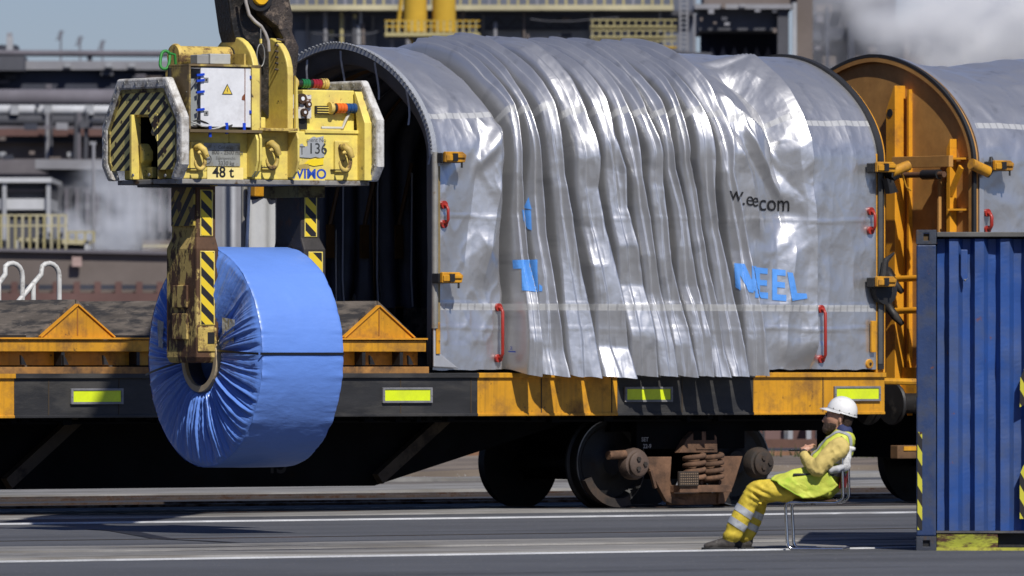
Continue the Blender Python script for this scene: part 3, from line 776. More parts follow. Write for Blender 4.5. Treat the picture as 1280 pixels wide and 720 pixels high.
def hood_fn(U, V):
    """outward displacement d and along-track shift e (metres) for the folded hood; U in photo px, V arc metres"""
    z = np.interp(V, _s, _pr[:,1]); far_ = V > VT/2
    hz = np.where(V < v_of_z(ZS), (V/ v_of_z(ZS)), 1.0)               # 0 foot .. 1 shoulder
    arc = np.clip((V - v_of_z(ZS)) / (VT/2 - v_of_z(ZS)), 0, 2)         # 0 shoulder .. 1 crest
    # fold ridges at the foot (photo px), each a chain of straight creases with its own kinks up the wall and over the roof
    inzone = sm(U, 618, 626)*(1-sm(U, 930, 950)); buck = np.exp(-((V - v_of_z(3.78))/.33)**2)
    d = pleats(U, V)
    # big slack drape right of the folds
    def ridge(path, amp, wid, asym=.5):
        pts = []
        for px, py in path:
            if py > 190: pts.append((v_of_z(EYE + (450-py)/121.), px))
            else:
                zz = min(EYE + (450-py)/120.6, ZP-.004); vv = v_of_z(zz); yy = np.interp(vv, _s, _pr[:,0]); pts.append((vv, px + 75*(yy+HW)))
        pts.sort(); c = np.interp(V, [p[0] for p in pts], [p[1] for p in pts])
        lo, hi = pts[0][0], pts[-1][0]
        env = sm(V, lo-.05, lo+.3)*(1-sm(V, hi-.15, hi+.15))
        x = U - c
        s = np.where(x < 0, np.clip(1+x/(wid*(1+asym)*1.7), 0, 1), np.clip(1-x/(wid*(1-asym)*1.7), 0, 1)); s = s**1.15
        return amp*env*s
    d += ridge([(1008,462),(1007,380),(1006,300),(1003,230),(998,175),(985,140),(965,108),(935,82),(905,76)], .17, 15, .55)
    d -= ridge([(975,300),(975,250),(968,200),(962,165),(948,130),(925,105),(900,90)], .11, 13, .0)
    d += ridge([(968,205),(955,180),(935,160),(910,140),(885,118)], .11, 10, .5)
    d += ridge([(985,262),(960,225),(940,190),(925,165)], .09, 9, -.3)
    d += ridge([(946,300),(936,250),(930,215),(915,180)], .08, 8, .3)
    d += ridge([(974,462),(975,420),(978,370),(985,310)], .05, 12, .2)
    d += ridge([(1001,178),(985,188),(972,176)], .05, 6, .0)
    drape = sm(U, 925, 950)*(1-sm(U, 1012, 1030))
    d += drape*.020*(ridged(U/40.+V*.9, V*2.2-U/55., 5.5, 3)-.3)
    # calm parts: soft diagonal pulls and creases
    zA = 1-sm(U, 625, 640); zD = sm(U, 1005, 1025)
    pull = ridged(U/60.+V*.75, V*.9-U/100., 3.3, 3)-.45
    d += (zA*.042+zD*.020)*pull*np.where(hz < .12, .4, 1)
    d += zA*.12*np.clip(1-np.abs(U-(612+14*(V-1.6)))/24,0,1)*sm(V,.7,1.3)*(1-sm(V,2.1,2.8))     # the swelling fold left of the pleats
    d += zA*.05*np.exp(-((V-2.05-(U-590)*.011)/.10)**2)*sm(U,585,600)
    d += .004*fbm(U/14., V*5., 6.6)
    d += .009*(ridged(U/30., V*2.0, 9.9, 2)-.5)
    # cross creases from having been folded
    for vv in (.42, .66, 1.55): d += .008*np.exp(-((V-vv-.01*np.sin(U/21.))/.012)**2)*np.where(inzone>.5, .6, 1)
    d += inzone*.007*(ridged(U/9.+V*.8, V*2.4-U/30., 14.2, 2)-.5)
    # held flat at both ends
    hold = sm(U, 541, 556)*(1-sm(U, 1080, 1096))
    d *= .15+.85*hold
    d = np.where(far_, d*.5, d)
    e = 0*d 
    return d, e
def hood_surface(nu, nv, inset=0.0, shape=1.0, clamp=False):
    U = np.linspace(541, 1096.5, nu)[:,None]*np.ones((1, nv)); V = np.ones((nu,1))*np.linspace(0, VT, nv)[None,:]
    d, e = hood_fn(U, V)
    if clamp: d = np.minimum(d, 0) if clamp == 1 else d
    y, z, ny, nz = prof(V)
    d = d*shape - inset
    x = X0H + (U-541)/PXM + e
    # foot hem: outer folds hang a little lower
    z2 = z + nz*d - np.where(V < .5, (.5-V)/.5*np.maximum(d, 0)*.20, 0) + np.where(V < .3, .012*vnoise(U/12., 0, 5.5), 0)
    return U, V, x, YC + y + ny*d, z2
def grid_mesh(name, x, y, z, U, V, m, parent, smooth=55):
    nu, nv = x.shape
    off = OFF[root_of(parent)]
    co = np.stack([x-off.x, y-off.y, z-off.z], -1).reshape(-1, 3)
    idx = np.arange(nu*nv).reshape(nu, nv)
    q = np.stack([idx[:-1,:-1], idx[:-1,1:], idx[1:,1:], idx[1:,:-1]], -1).reshape(-1, 4)
    me = bpy.data.meshes.new(name)
    me.vertices.add(len(co)); me.vertices.foreach_set('co', co.ravel())
    me.loops.add(q.size); me.loops.foreach_set('vertex_index', q.ravel().astype(np.int32))
    me.polygons.add(len(q)); me.polygons.foreach_set('loop_start', np.arange(0, q.size, 4, dtype=np.int32))
    me.update(calc_edges=True)
    uv = me.uv_layers.new(name='uv')
    uvs = np.stack([(U-541)/PXM, V], -1).reshape(-1, 2)[q.ravel()]
    uv.data.foreach_set('uv', uvs.ravel())
    me.materials.append(m); me.shade_smooth()
    o = bpy.data.objects.new(name, me); col.objects.link(o); o.parent = parent
    return o
V1 = float(v_of_z(Z(384.5, 820))); V2 = float(v_of_z(4.02))
TARP = tarp_mat('silver_tarpaulin', (V1, V2, VT-V1, VT-V2))
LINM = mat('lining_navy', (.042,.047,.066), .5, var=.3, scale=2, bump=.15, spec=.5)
hood = thing('tarpaulin_hood', 'silver tarpaulin hood bunched into tight folds, open at its left end', 'tarpaulin cover', (X0H, YC, 1.44))
NU, NV = 1500, 400
U, V, hx, hy, hz_ = hood_surface(NU, NV)
HG = (hx, hy, hz_)
grid_mesh('fabric', hx, hy, hz_, U, V, TARP, hood)
# dark inner side: its own cloth with hanging folds, kept inside the silver one
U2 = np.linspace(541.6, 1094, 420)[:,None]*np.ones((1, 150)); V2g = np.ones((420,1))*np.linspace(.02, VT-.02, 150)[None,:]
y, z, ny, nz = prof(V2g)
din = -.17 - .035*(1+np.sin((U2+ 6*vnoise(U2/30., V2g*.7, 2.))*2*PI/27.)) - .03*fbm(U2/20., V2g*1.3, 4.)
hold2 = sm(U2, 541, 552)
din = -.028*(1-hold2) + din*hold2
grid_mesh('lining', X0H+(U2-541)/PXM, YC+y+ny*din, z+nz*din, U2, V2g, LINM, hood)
def hood_pt(px, v, lift=.004):
    """point on the outer cloth at (photo px along the hood, arc metres)"""
    fu = (px-541)/(1096.5-541)*(NU-1); fv = v/VT*(NV-1)
    i, j = int(min(max(fu, 1), NU-3)), int(min(max(fv, 1), NV-3)); a, c = fu-i, fv-j
    P = lambda ii, jj: Vector((hx[ii,jj], hy[ii,jj], hz_[ii,jj]))
    p = P(i,j)*(1-a)*(1-c)+P(i+1,j)*a*(1-c)+P(i,j+1)*(1-a)*c+P(i+1,j+1)*a*c
    nn = (P(i+1,j)-P(i-1,j)).cross(P(i,j+1)-P(i,j-1)).normalized()
    if nn.y > 0: nn = -nn
    return p + nn*lift
# printed letters that ride over the folds: where the cloth dips between two ridges the print is hidden
def drape_text(body, size, px0, py0, m, name, sx=1.0, rot=0, cut=None, weight=0, step=.018):
    vs, fs = text_mb(body, size, weight)
    bm = bmesh.new(); bv = [bm.verts.new((v[0]*sx, v[1], 0)) for v in vs]
    for f in fs:
        try: bm.faces.new([bv[i] for i in f])
        except ValueError: pass
    bmesh.ops.triangulate(bm, faces=bm.faces)
    for _ in range(5):
        ed = [e for e in bm.edges if e.calc_length() > step]
        if not ed: break
        bmesh.ops.subdivide_edges(bm, edges=ed, cuts=1); bmesh.ops.triangulate(bm, faces=bm.faces)
    v0 = float(v_of_z(Z(py0, px0)))
    cr, sr = math.cos(rot), math.sin(rot)
    off = OFF[hood]
    for v in bm.verts:
        u_, w_ = v.co.x*cr-v.co.y*sr, v.co.x*sr+v.co.y*cr
        v.co = hood_pt(px0+u_*PXM, v0+w_) - off
    me = bpy.data.meshes.new(name); bm.to_mesh(me); bm.free(); me.materials.append(m)
    o = bpy.data.objects.new(name, me); col.objects.link(o); o.parent = hood
    return o
from mathutils.bvhtree import BVHTree
_hb = BVHTree.FromPolygons([tuple(p) for p in np.stack([hx, hy, hz_], -1)[::2, ::2].reshape(-1,3)],
    [(i*200+j, i*200+j+1, (i+1)*200+j+1, (i+1)*200+j) for i in range(749) for j in range(0, 110)])
def print_poly(vs, fs, m, name):
    """flat print laid on the folded cloth; where a fold hides the cloth the print breaks off"""
    bm = bmesh.new(); bv = [bm.verts.new((v[0], v[1], 0)) for v in vs]
    for f in fs:
        try: bm.faces.new([bv[i] for i in f])
        except ValueError: pass
    bmesh.ops.triangulate(bm, faces=bm.faces)
    for _ in range(7):
        ed = [e for e in bm.edges if e.calc_length() > 1.6]
        if not ed: break
        bmesh.ops.subdivide_edges(bm, edges=ed, cuts=1); bmesh.ops.triangulate(bm, faces=bm.faces)
    eye = Vector((0, 0, EYE)); off = OFF[hood]; dead = []
    for v in bm.verts:
        dr = (far(v.co.x, v.co.y, 90) - eye).normalized(); hit, nor, _, _ = _hb.ray_cast(eye, dr)
        if hit is None: dead.append(v); v.co = (0,0,0); continue
        if nor.dot(dr) > 0: nor = -nor
        v.co = hit + nor*.007 - off
    for f in list(bm.faces):
        if max(e.calc_length() for e in f.edges) > .07: bm.faces.remove(f)
    for v in [v for v in bm.verts if not v.link_faces]: bm.verts.remove(v)
    me = bpy.data.meshes.new(name); bm.to_mesh(me); bm.free(); me.materials.append(m)
    o = bpy.data.objects.new(name, me); col.objects.link(o); o.parent = hood; return o
def print_text(body, size, px, py, m, name, sx=1.0, rot=0, weight=0):
    vs, fs = text_mb(body, size, weight); c, s_ = math.cos(rot), math.sin(rot)
    return print_poly([(px + v[0]*sx*c + v[1]*s_, py - v[1]*c + v[0]*sx*s_) for v in vs], fs, m, name)
print_text('w', 26, 911, 250, BLKP, 'web_lettering', .92, .1, .1); print_text('.e', 25, 927, 256, BLKP, 'web_lettering', .85, .08, .1)
print_text('e', 25, 940, 258, BLKP, 'web_lettering', .62, .05, .1); print_text('com', 29, 947.5, 263, BLKP, 'web_lettering', .79, .03, .15)
def Pq(*quads):
    vs = []; fs = []
    for q in quads: fs.append(tuple(range(len(vs), len(vs)+len(q)))); vs += q
    return print_poly(vs, fs, BLUEP, 'blue_lettering')
Pq([(641,325),(672,324.5),(672,335.5),(642,336)], [(652,335.5),(672,335.5),(673,365),(653,363)])
Pq([(661,246),(663,255),(665,262),(655,260)]); Pq([(653,262),(664,263),(665,288),(660,286),(655,276)]); Pq([(674,355),(678,358),(678,364),(674,364)])
Pq([(918,329),(925,329.5),(926,363),(920,359)], [(925,329.5),(931,330),(943,357),(942,366),(936,365),(925,343)], [(940,332),(945,333),(945,366),(940,360)])
def letter_E(x, y, w, h, s=.03):
    f = lambda a, c: (x+a*w, y+c*h+a*w*s*3)
    Pq([f(0,0),f(.36,0),f(.36,1),f(0,1)], [f(.36,0),f(1,0),f(1,.19),f(.36,.19)], [f(.36,.40),f(.95,.40),f(.95,.58),f(.36,.58)], [f(.36,.80),f(1.05,.80),f(1.05,1),f(.36,1)])
letter_E(944, 334, 15, 38); letter_E(965, 336, 17, 39)
Pq([(984,340),(991,341),(996,366),(990,376)], [(991,366),(1008,367),(1009,373),(990,376)])
print_text('2', 6, 638, 437, BLUEL, 'small_label'); print_poly([(636,438.5),(645,439),(645,440.5),(636,440)], [(0,1,2,3)], BLUEL, 'small_label')
# scalloped rope edge of the open end
arch_ring(X0H-.03, X0H+.03, .03, -.03, 'edge_hem', mat('hem_grey', (.42,.44,.47), .5, var=.1, metal=.4, bump=.5, bump_scale=25), hood, zb=3.6)
b = MB()
prh = arch_profile(150, 3.62, .03)
for i in range(0, len(prh)-1, 2):
    b.tube([(X0H-.035, prh[i][0], prh[i][1]), (X0H-.045, (prh[i][0]+prh[min(i+1,len(prh)-1)][0])/2, (prh[i][1]+prh[min(i+1,len(prh)-1)][1])/2+.005)], .012, 6)
b.build('edge_rope', mat('rope_grey', (.22,.23,.25), .7), hood, stuff=True)
# upright edge posts of the open end
POSTM = mat('post_grey', (.34,.33,.30), .5, metal=.4, var=.15, scale=5, dirt=(.16,.11,.06), dirt_amt=.2, dirt_scale=6)
for yy in (YC-HW-.035, YC+HW-.03):
    b = MB(); b.tube([(X0H-.0, yy, 1.86), (X0H-.0, yy, 3.64)], .034, 12); b.build('end_post', POSTM, hood, smooth=40)
    b = MB(); b.box(X0H+.045, X0H+.075, yy+.01, yy+.035, 1.8, 3.5); b.build('post_strip', mat('strip_gold', (.30,.22,.09), .5, metal=.3, var=.2), hood)
# lower corner reinforcement of the cloth
b = MB(); b.prism([(X0H-.02,1.47),(X0H+.30,1.455),(X0H+.07,1.60),(X0H+.05,1.90),(X0H-.02,1.90)], 'y', YC-HW-.045, YC-HW-.02); b.build('corner_guard', mat('corner_white', (.5,.51,.53), .45, metal=.4, var=.1), hood, bevel=.01)
b = MB(); b.box(X0H+.0, X0H+.05, YC-HW-.062, YC-HW-.047, 1.60, 1.92); b.build('corner_strip', YEL, hood, bevel=.005)
b = MB(); b.box(XH1-.11, XH1-.05, YC-HW-.05, YC-HW-.022, 1.62, 1.95); b.build('corner_strip', YEL, hood, bevel=.005)
for px, py in ((549, 450), (631, 452), (1086, 455)):
    p = hood_pt(max(px, 548), float(v_of_z(Z(py, px))), .0)
    b = MB(); b.lathe([(.045,-.02),(.05,-.012),(.05,.01)], tuple(p), 'y', 16); k = b.build('yellow_button', YEL, hood, smooth=40)
    b = MB(); b.lathe([(.015,-.028),(.015,-.018)], tuple(p), 'y', 8); b.build('button_pin', BLK, k)
# red handles
def handle(px, ya, yb):
    pa = hood_pt(px, float(v_of_z(Z(ya, px))), .01); pb = hood_pt(px, float(v_of_z(Z(yb, px))), .01)
    ym = min(pa.y, pb.y); pa.y = ym; pb.y = ym
    o = Vector((0,-.075,0)); r = .017 if yb-ya > 40 else .016
    b = MB(); b.tube([pa, pa+o*.7+Vector((0,0,-.01)), pa+o+Vector((0,0,-.045)), pb+o+Vector((0,0,.045)), pb+o*.7+Vector((0,0,.01)), pb], r, 10)
    h = b.build('red_handle', REDP, hood, smooth=50)
    for p in (pa, pb):
        q = MB(); q.lathe([(.042,-.02),(.042,.01)], (p.x, p.y, p.z), 'y', 14); q.build('handle_foot', REDP, h)
for hnd in ((553,256,280), (619,384,448), (1087,264,288), (1023,386,449)): handle(*hnd)
# yellow latch blocks
def latch(xc, zc, parent, arms=False, Y=None):
    y0 = (YC-HW-.03) if Y is None else Y
    b = MB(); b.box(xc-.06, xc+.20, y0-.12, y0-.0, zc-.05, zc+.05); lt = b.build('latch', BLK, parent, bevel=.008)
    b = MB(); b.prism([(xc-.05,zc-.045),(xc+.20,zc-.045),(xc+.22,zc+.03),(xc+.17,zc+.062),(xc-.05,zc+.062)], 'y', y0-.17, y0-.125); b.build('latch_plate', YEL, lt, bevel=.008)
    b = MB(); b.box(xc-.045, xc+.03, y0-.19, y0-.172, zc-.03, zc+.03); b.box(xc+.09, xc+.19, y0-.19, y0-.172, zc+.0, zc+.035); b.build('latch_jaw', YEL, lt, bevel=.006, stuff=True)
    b = MB(); b.box(xc+.03, xc+.09, y0-.195, y0-.18, zc-.035, zc+.045); b.build('latch_tooth', BLK, lt)
    b = MB(); b.tube([(xc+.17,y0-.15,zc-.04),(xc+.17,y0-.15,zc-.10)], .011, 6); b.build('latch_pin', BLK, lt)
    return lt
latch(X(547), Z(197.5,547), hood); latch(X(543), Z(348,543), hood)
latch(X(1086), Z(353,1086), hood)
lt = latch(X(1086), Z(210,1086), hood)
b = MB(); b.prism([(X(1098),3.44),(X(1106),3.42),(X(1112),3.30),(X(1102),3.28)], 'y', YN-.14, YN-.06); b.build('rubber_stop', BLK, lt)
b = MB(); b.tube([(X(1105),YN-.06,2.32),(X(1098),YN-.09,2.42),(X(1100),YN-.09,2.58),(X(1112),YN-.07,2.66)], [.03,.045,.035,.012], 8); b.build('rubber_hook', BLK, wagon, smooth=40)
b = MB(); b.lathe([(.0,-.05),(.15,-.05),(.15,.02)], (X(1101), YN-.04, 2.27), 'y', 20); b.build('latch_guard', BLK, wagon, smooth=40)
# link bars between the covers
for (pa, ya, pb, yb_) in ((1104,216,1126,207),):
    b = MB(); b.tube([(X(pa),YN-.12,Z(ya,pa)),(X(pb),YN-.12,Z(yb_,pb))], .055, 12); b.build('link_bar', YEL, wagon, smooth=40)
b = MB(); b.tube([(X(1105),YN-.08,Z(221,1105)),(X(1113),YN-.08,Z(216,1113))], .07, 10); b.build('link_joint', BLK, wagon, smooth=40)
b = MB(); b.tube([(X(1127),YN-.0,Z(216,1127)),(X(1133),YN-.0,Z(234,1133)),(X(1139),YN-.0,Z(238,1139))], .010, 6); b.build('link_wire', YEL, wagon)
# hoops of the frame, seen inside, with braces and hanging straps
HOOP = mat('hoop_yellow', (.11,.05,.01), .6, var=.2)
for k, px in enumerate((600, 690, 830, 1010)):
    b = MB(); pr = arch_profile(40, 1.5, -.20); b.tube([(X(px), p[0], p[1]) for p in pr], .035, 8); b.build('hoop', HOOP, hood, smooth=40)
for k in range(5):
    xa = X0H+.45+k*.45
    b = MB(); yb = YC+HW-.23
    b.box(xa, xa+.10, yb-.03, yb, 1.5, 2.1); b.box(xa, xa+.10, yb-.03, yb, 2.6, 2.95)
    b.build('yellow_clamp', HOOP, hood, stuff=True)
    b = MB(); b.tube([(xa+.05,yb-.02,2.95),(xa+.22,yb-.02,3.6)], .022, 6); b.build('inner_brace', HOOP, hood)
    b = MB(); b.tube([(xa+.2,yb-.05,3.5),(xa+.19,yb-.05,2.4),(xa+.21,yb-.05,2.1)], .010, 5); b.build('hanging_cord', STRAPM, hood)
for t, ln in ((.30,.32),(.37,.42),(.44,.42),(.51,.36),(.58,.38),(.65,.36),(.72,.32),(.22,.3)):
    v = VT*(1-t) ; y, z, ny, nz = [float(a) for a in prof(np.array(v))]
    yy, zz = YC + y - ny*.05, z - nz*.05
    b = MB(); vs = []
    for i in range(5):
        s_ = i/4; vs += [(X0H+.02+.03*math.sin(s_*3+t*9), yy-.016, zz-ln*s_), (X0H+.02+.03*math.sin(s_*3+t*9), yy+.016, zz-ln*s_)]
    b.add(vs, [(2*i,2*i+1,2*i+3,2*i+2) for i in range(4)]); b.build('tie_strap', STRAPM, hood, fix=False)
# pale sheet hanging at the far edge of the open end
b = MB(); n = 10; vs = []
YS_ = YC+HW-.27
for i in range(n+1):
    px = 311 + 34*i/n
    x1, z1 = at(px, 248 + 2*math.sin(i*.8), YS_); _, z2 = at(px, 330, YS_)
    dy = .03*math.sin(i*.9); vs += [(x1, YS_+dy, z1), (x1, YS_+dy, z2)]
b.add(vs, [(2*i,2*i+1,2*i+3,2*i+2) for i in range(n)]); b.build('side_sheet', mat('sheet_pale', (.48,.49,.50), .5, var=.05), hood, smooth=60, fix=False)
xa, za = at(315, 232, YS_); xb, zb2 = at(346, 246, YS_)
b = MB(); b.box(xa, xb, YS_-.05, YS_+.05, zb2, za+.15); b.build('far_latch', YEL, hood, bevel=.01)

# ------------------------------------------------------------ closed hood on the next wagon
XB0 = XW2 + .02
hood2 = thing('tarpaulin_hood', 'smooth silver tarpaulin hood behind the blue container at the right edge', 'tarpaulin cover', (XB0, YC, 1.44))
nu, nv = 260, 240
Uu = np.linspace(0, 6.0, nu)[:,None]*np.ones((1,nv)); Vv = np.ones((nu,1))*np.linspace(0, VT, nv)[None,:]
y, z, ny, nz = prof(Vv)
d = .045*(ridged(Uu*.9+Vv*.6, Vv*.7-Uu*.4, 3.7, 3)-.5) + .02*(ridged(Uu*2, Vv*2, 7.7, 3)-.5) - .05*sm(Uu,.1,1.0)*np.sin(Uu*2.2)*np.exp(-((Vv-VT/2)/1.2)**2)
d *= .1+.9*sm(Uu, 0, .2)
for vv in (1.05, 1.75): d += .006*np.exp(-((Vv-vv)/.012)**2)
grid_mesh('fabric', XB0+Uu, YC+y+ny*d, z+nz*d, Uu*PXM+541, Vv, TARP, hood2)
arch_ring(XB0-.012, XB0+.05, .035, .0, 'edge_hem', mat('hem_bright', (.6,.61,.63), .3, metal=.7, var=.1), hood2)
def handle2(x, za, zb, parent):
    y0 = YC-HW-.01
    b = MB(); b.tube([(x,y0,za),(x,y0-.05,za-.01),(x,y0-.075,za-.045),(x,y0-.075,zb+.045),(x,y0-.05,zb+.01),(x,y0,zb)], .02, 10)
    h = b.build('red_handle', REDP, parent, smooth=50)
    for zz in (za, zb):
        q = MB(); q.lathe([(.042,-.02),(.042,.01)], (x, y0, zz), 'y', 14); q.build('handle_foot', REDP, h)
handle2(X(1233), Z(266,1233), Z(287,1233), hood2)
lt = latch(X(1233), Z(208,1233), hood2)
b = MB(); b.tube([(X(1204),YN-.13,Z(205,1204)),(X(1225),YN-.13,Z(215,1225))], .06, 12); b.build('link_bar', YEL, wagon2, smooth=40)
b = MB(); b.tube([(X(1224),YN-.1,Z(217,1224)),(X(1232),YN-.1,Z(208,1232)),(X(1231),YN-.1,Z(196,1231))], [.06,.05,.015], 10); b.build('link_joint', BLK, wagon2, smooth=40)
# ------------------------------------------------------------ coil grab, coil and the boom head that carries them
RG = math.radians(-5.0)
gx_, gy_, gz_ = far(307, 450, 85.0)
def S(px, py, ly):                      # photo pixel on the plane ly of the grab's own frame -> lx, lz
    return ((px-307)+72.6*ly)/121.4, EYE + (450-py)/141.2
grab = thing('coil_grab', 'worn yellow coil grab with striped octagonal end plate and two long legs', 'coil grab', (gx_, gy_, 0), RG)
def G(b, name, m, parent=None, **k): return b.build(name, m, parent or grab, local=True, **k)
HZP = hazard('end_plate_stripes', (.92,.78,.26), .047, 33, ('y','z'), .2, flip=1)
HZL = hazard('leg_stripes', (.85,.62,.03), .058, 42, ('x','z'), .05, flip=1)
HZB = hazard('leg_stripes_dark', (.5,.38,.06), .062, 48, ('y','z'), .4, flip=1)
CYEL2 = mat('grab_yellow_front', (.84,.69,.15), .42, var=.1, scale=2.5, dirt=(.52,.40,.13), dirt_amt=.32, dirt_scale=3.5, sharp=.14, dirt2=(.07,.04,.025), dirt2_amt=.13, bump=.12)
octo = [(-.41,4.02),(-.68,3.665),(-.68,3.25),(-.58,3.12),(.60,3.12),(.70,3.25),(.70,3.60),(.43,4.02)]
def inset(poly, d):
    n = len(poly); out = []
    cx = sum(p[0] for p in poly)/n; cz = sum(p[1] for p in poly)/n
    for i in range(n):
        p0, p1, p2 = Vector(poly[i-1]), Vector(poly[i]), Vector(poly[(i+1) % n])
        e1 = (p1-p0).normalized(); e2 = (p2-p1).normalized()
        n1 = Vector((-e1.y, e1.x)); n2 = Vector((-e2.y, e2.x))
        if n1.dot(Vector((cx,cz))-p1) < 0: n1, n2 = -n1, -n2
        bis = (n1+n2).normalized(); out.append(tuple(p1 + bis*(d/max(.3, bis.dot(n1)))))
    return out
# end plates: white bumper rims, striped or yellow panel inside
inn = inset(octo, .10)
inn[3] = (-.48, 3.125); inn[4] = (.50, 3.125)
def open_ring(b, o, i_, skip, x0, x1):
    n = len(o); order = [(skip+1+k) % n for k in range(n)]
    vs = []
    for k in order: vs += [(x0,*o[k]),(x1,*o[k]),(x1,*i_[k]),(x0,*i_[k])]
    fs = [(4*k+a, 4*k+4+a, 4*k+4+(a+1)%4, 4*k+(a+1)%4) for k in range(n-1) for a in range(4)] + [(0,1,2,3), (4*n-4,4*n-3,4*n-2,4*n-1)]
    return b.add(vs, fs)
for x0, x1, left in ((-1.07,-.985,True),(.95,1.03,False)):
    b = MB(); open_ring(b, octo, inn, 3, x0, x1)
    rim = G(b, 'bumper_rim', CWHT, bevel=.02)
    b = MB(); 
    for i, (p, q) in enumerate(zip(octo, octo[1:]+octo[:1])):
        for t in (.12,.37,.63,.88):
            y = p[0]+(q[0]-p[0])*t; z = p[1]+(q[1]-p[1])*t; cy, cz = 0, 3.57; dy, dz = cy-y, cz-z; k = .05/math.hypot(dy,dz)
            b.lathe([(.016,-.006),(.016,.002)], (x0, y+dy*k, z+dz*k), 'x', 6)
    G(b, 'rim_bolts', GREY, rim, stuff=True)
inn2 = inset(octo, .09)
yo0, yo1, zo = -.24, .20, 3.70
# left plate with its opening: built of four pieces round the hole
b = MB()
lft = [(p[0], p[1]) for p in inn2]
ys = sorted(set([-.58, yo0, yo1, .6]))
def zlim(y, poly):
    zs_ = []
    for i in range(len(poly)):
        (ya, za), (yb, zb) = poly[i], poly[(i+1) % len(poly)]
        if (ya-y)*(yb-y) <= 0 and ya != yb: zs_.append(za+(zb-za)*(y-ya)/(yb-ya))
    return min(zs_), max(zs_)
def cell(yl, yr, zlo=None, zhi=None):
    cols = list(np.linspace(yl, yr, 9)); pol = []
    for y in cols: lo, hi = zlim(y, inn2); pol.append((y, zlo if zlo is not None else lo))
    for y in cols[::-1]: lo, hi = zlim(y, inn2); pol.append((y, zhi if zhi is not None else hi))
    b.prism(pol, 'x', -1.05, -1.02)
cell(min(p[0] for p in inn2)+.002, yo0); cell(yo0, yo1, zlo=zo); cell(yo1, max(p[0] for p in inn2)-.002)
G(b, 'striped_plate', HZP)
b = MB(); open_ring(b, inset(octo,.09), inset(octo,.13), 3, -1.06, -1.048); G(b, 'plate_edge', mat('edge_rusty', (.42,.33,.09), .7, var=.2, scale=5, dirt=(.05,.03,.02), dirt_amt=.45, dirt_scale=9, bump=.4))
# inside of the opening: yellow cheeks, black sheets painting the shaft's shade, a hydraulic part
b = MB(); b.box(-1.075, -.98, yo1-.035, yo1+.0, 3.13, zo+.0); G(b, 'opening_cheek', CYEL, bevel=.004)
b = MB(); b.box(-.98, -.46, yo1-.03, yo1-.0, 3.13, zo); G(b, 'shaft_shade', BELLY)
b = MB(); b.box(-1.04, -.45, yo0, yo0+.02, 3.13, zo); G(b, 'opening_cheek', CYELW)
b = MB(); b.box(-.56, -.46, yo0+.0, yo1-.0, 3.13, zo); G(b, 'shaft_back', BELLY)
b = MB(); b.prism([(yo0,3.45),(yo0,zo),(yo0+.16,zo)], 'x', -1.056, -1.03); G(b, 'opening_corner', HZP)
b = MB(); b.box(-1.02, -.5, yo0+.021, yo0+.03, 3.13, zo-.03); G(b, 'shaft_shade', BELLY)
b = MB(); b.box(-1.02, -.5, yo0+.02, yo1-.04, 3.06, 3.08); G(b, 'shaft_floor', BLK)
b = MB(); b.box(-1.03, -.6, yo0+.02, yo1-.04, zo-.02, zo); G(b, 'shaft_roof', CYELW)
for y in (-.06, .04):
    b = MB(); b.lathe([(.0,-.95),(.035,-.93),(.04,-.8),(.04,-.6)], (0, y, 3.55), 'x', 12); G(b, 'cylinder_end', GREY, smooth=40)
b = MB(); b.prism([(yo1-.04,3.13),(yo1-.04,3.45),(yo1-.12,3.38),(yo1-.12,3.30),(yo1-.06,3.26),(yo1-.10,3.13)], 'x', -1.0, -.9); G(b, 'opening_bracket', CYEL, bevel=.01)
b = MB(); b.box(-.95, -.9, .02, .14, 3.14, 3.24); G(b, 'opening_block', CYEL, bevel=.01)
# right plate panel, seen from inside
b = MB(); b.prism(inset(octo, .10), 'x', .96, 1.0); G(b, 'end_panel', CYEL2)
b = MB(); b.prism([(-.45,3.13),(-.68+.10,3.13),(-.68+.10,3.64),(-.42,3.92),(-.40,3.92),(-.45,3.6)], 'x', .88, .955); G(b, 'end_gusset', CYEL, bevel=.004)
# main beam body: lower box, set-back upper box, bottom plate
b = MB(); b.box(-.45, .90, -.46, .46, 3.13, 3.56); b.box(-.975, -.451, -.46, yo0-.005, 3.13, 3.56); b.box(-.975, -.451, yo1+.005, .46, 3.13, 3.56); G(b, 'beam_box', CYEL2, bevel=.01)
b = MB(); b.box(.36, .90, -.38, .40, 3.562, 3.93); G(b, 'upper_box', CYEL2, bevel=.01)
b = MB(); b.box(-1.02, .98, -.50, .50, 3.085, 3.127); G(b, 'bottom_plate', mat('plate_grey', (.28,.27,.25), .6, metal=.2, var=.2, scale=7, dirt=(.1,.06,.03), dirt_amt=.3, dirt_scale=8), bevel=.005)
b = MB(); b.box(.33, .95, -.475, -.30, 3.545, 3.575); G(b, 'ledge', CYEL, bevel=.004)
# upright lugs with rounded heads that hold the boom head
def lug(x0, x1, y0, y1, ztop, name, zlo=3.56):
    n = 16; r = (y1-y0)/2; c = (y0+y1)/2
    pol = [(y0, zlo)] + [(c - r*math.cos(t), ztop-r*.9 + r*.9*math.sin(t)) for t in np.linspace(0, PI, n)] + [(y1, zlo)]
    b = MB(); b.prism(pol, 'x', x0, x1); return G(b, name, CYEL, bevel=.01)
l1 = lug(-.16, -.10, -.40, .36, 4.40, 'lug_plate')
l2 = lug(.18, .24, -.42, .34, 4.40, 'lug_plate')
b = MB()
for y, z in ((-.20,4.08),(-.26,4.08),(-.20,4.0),(-.26,4.0)): b.lathe([(.016,-.168),(.016,-.161)], (0, y, z), 'x', 8)
G(b, 'lug_bolt_holes', BLK, l1, stuff=True)
b = MB(); b.lathe([(.09,-.168),(.09,-.162)], (0, .0, 4.22), 'x', 20); G(b, 'lug_hole', BLK, l1)
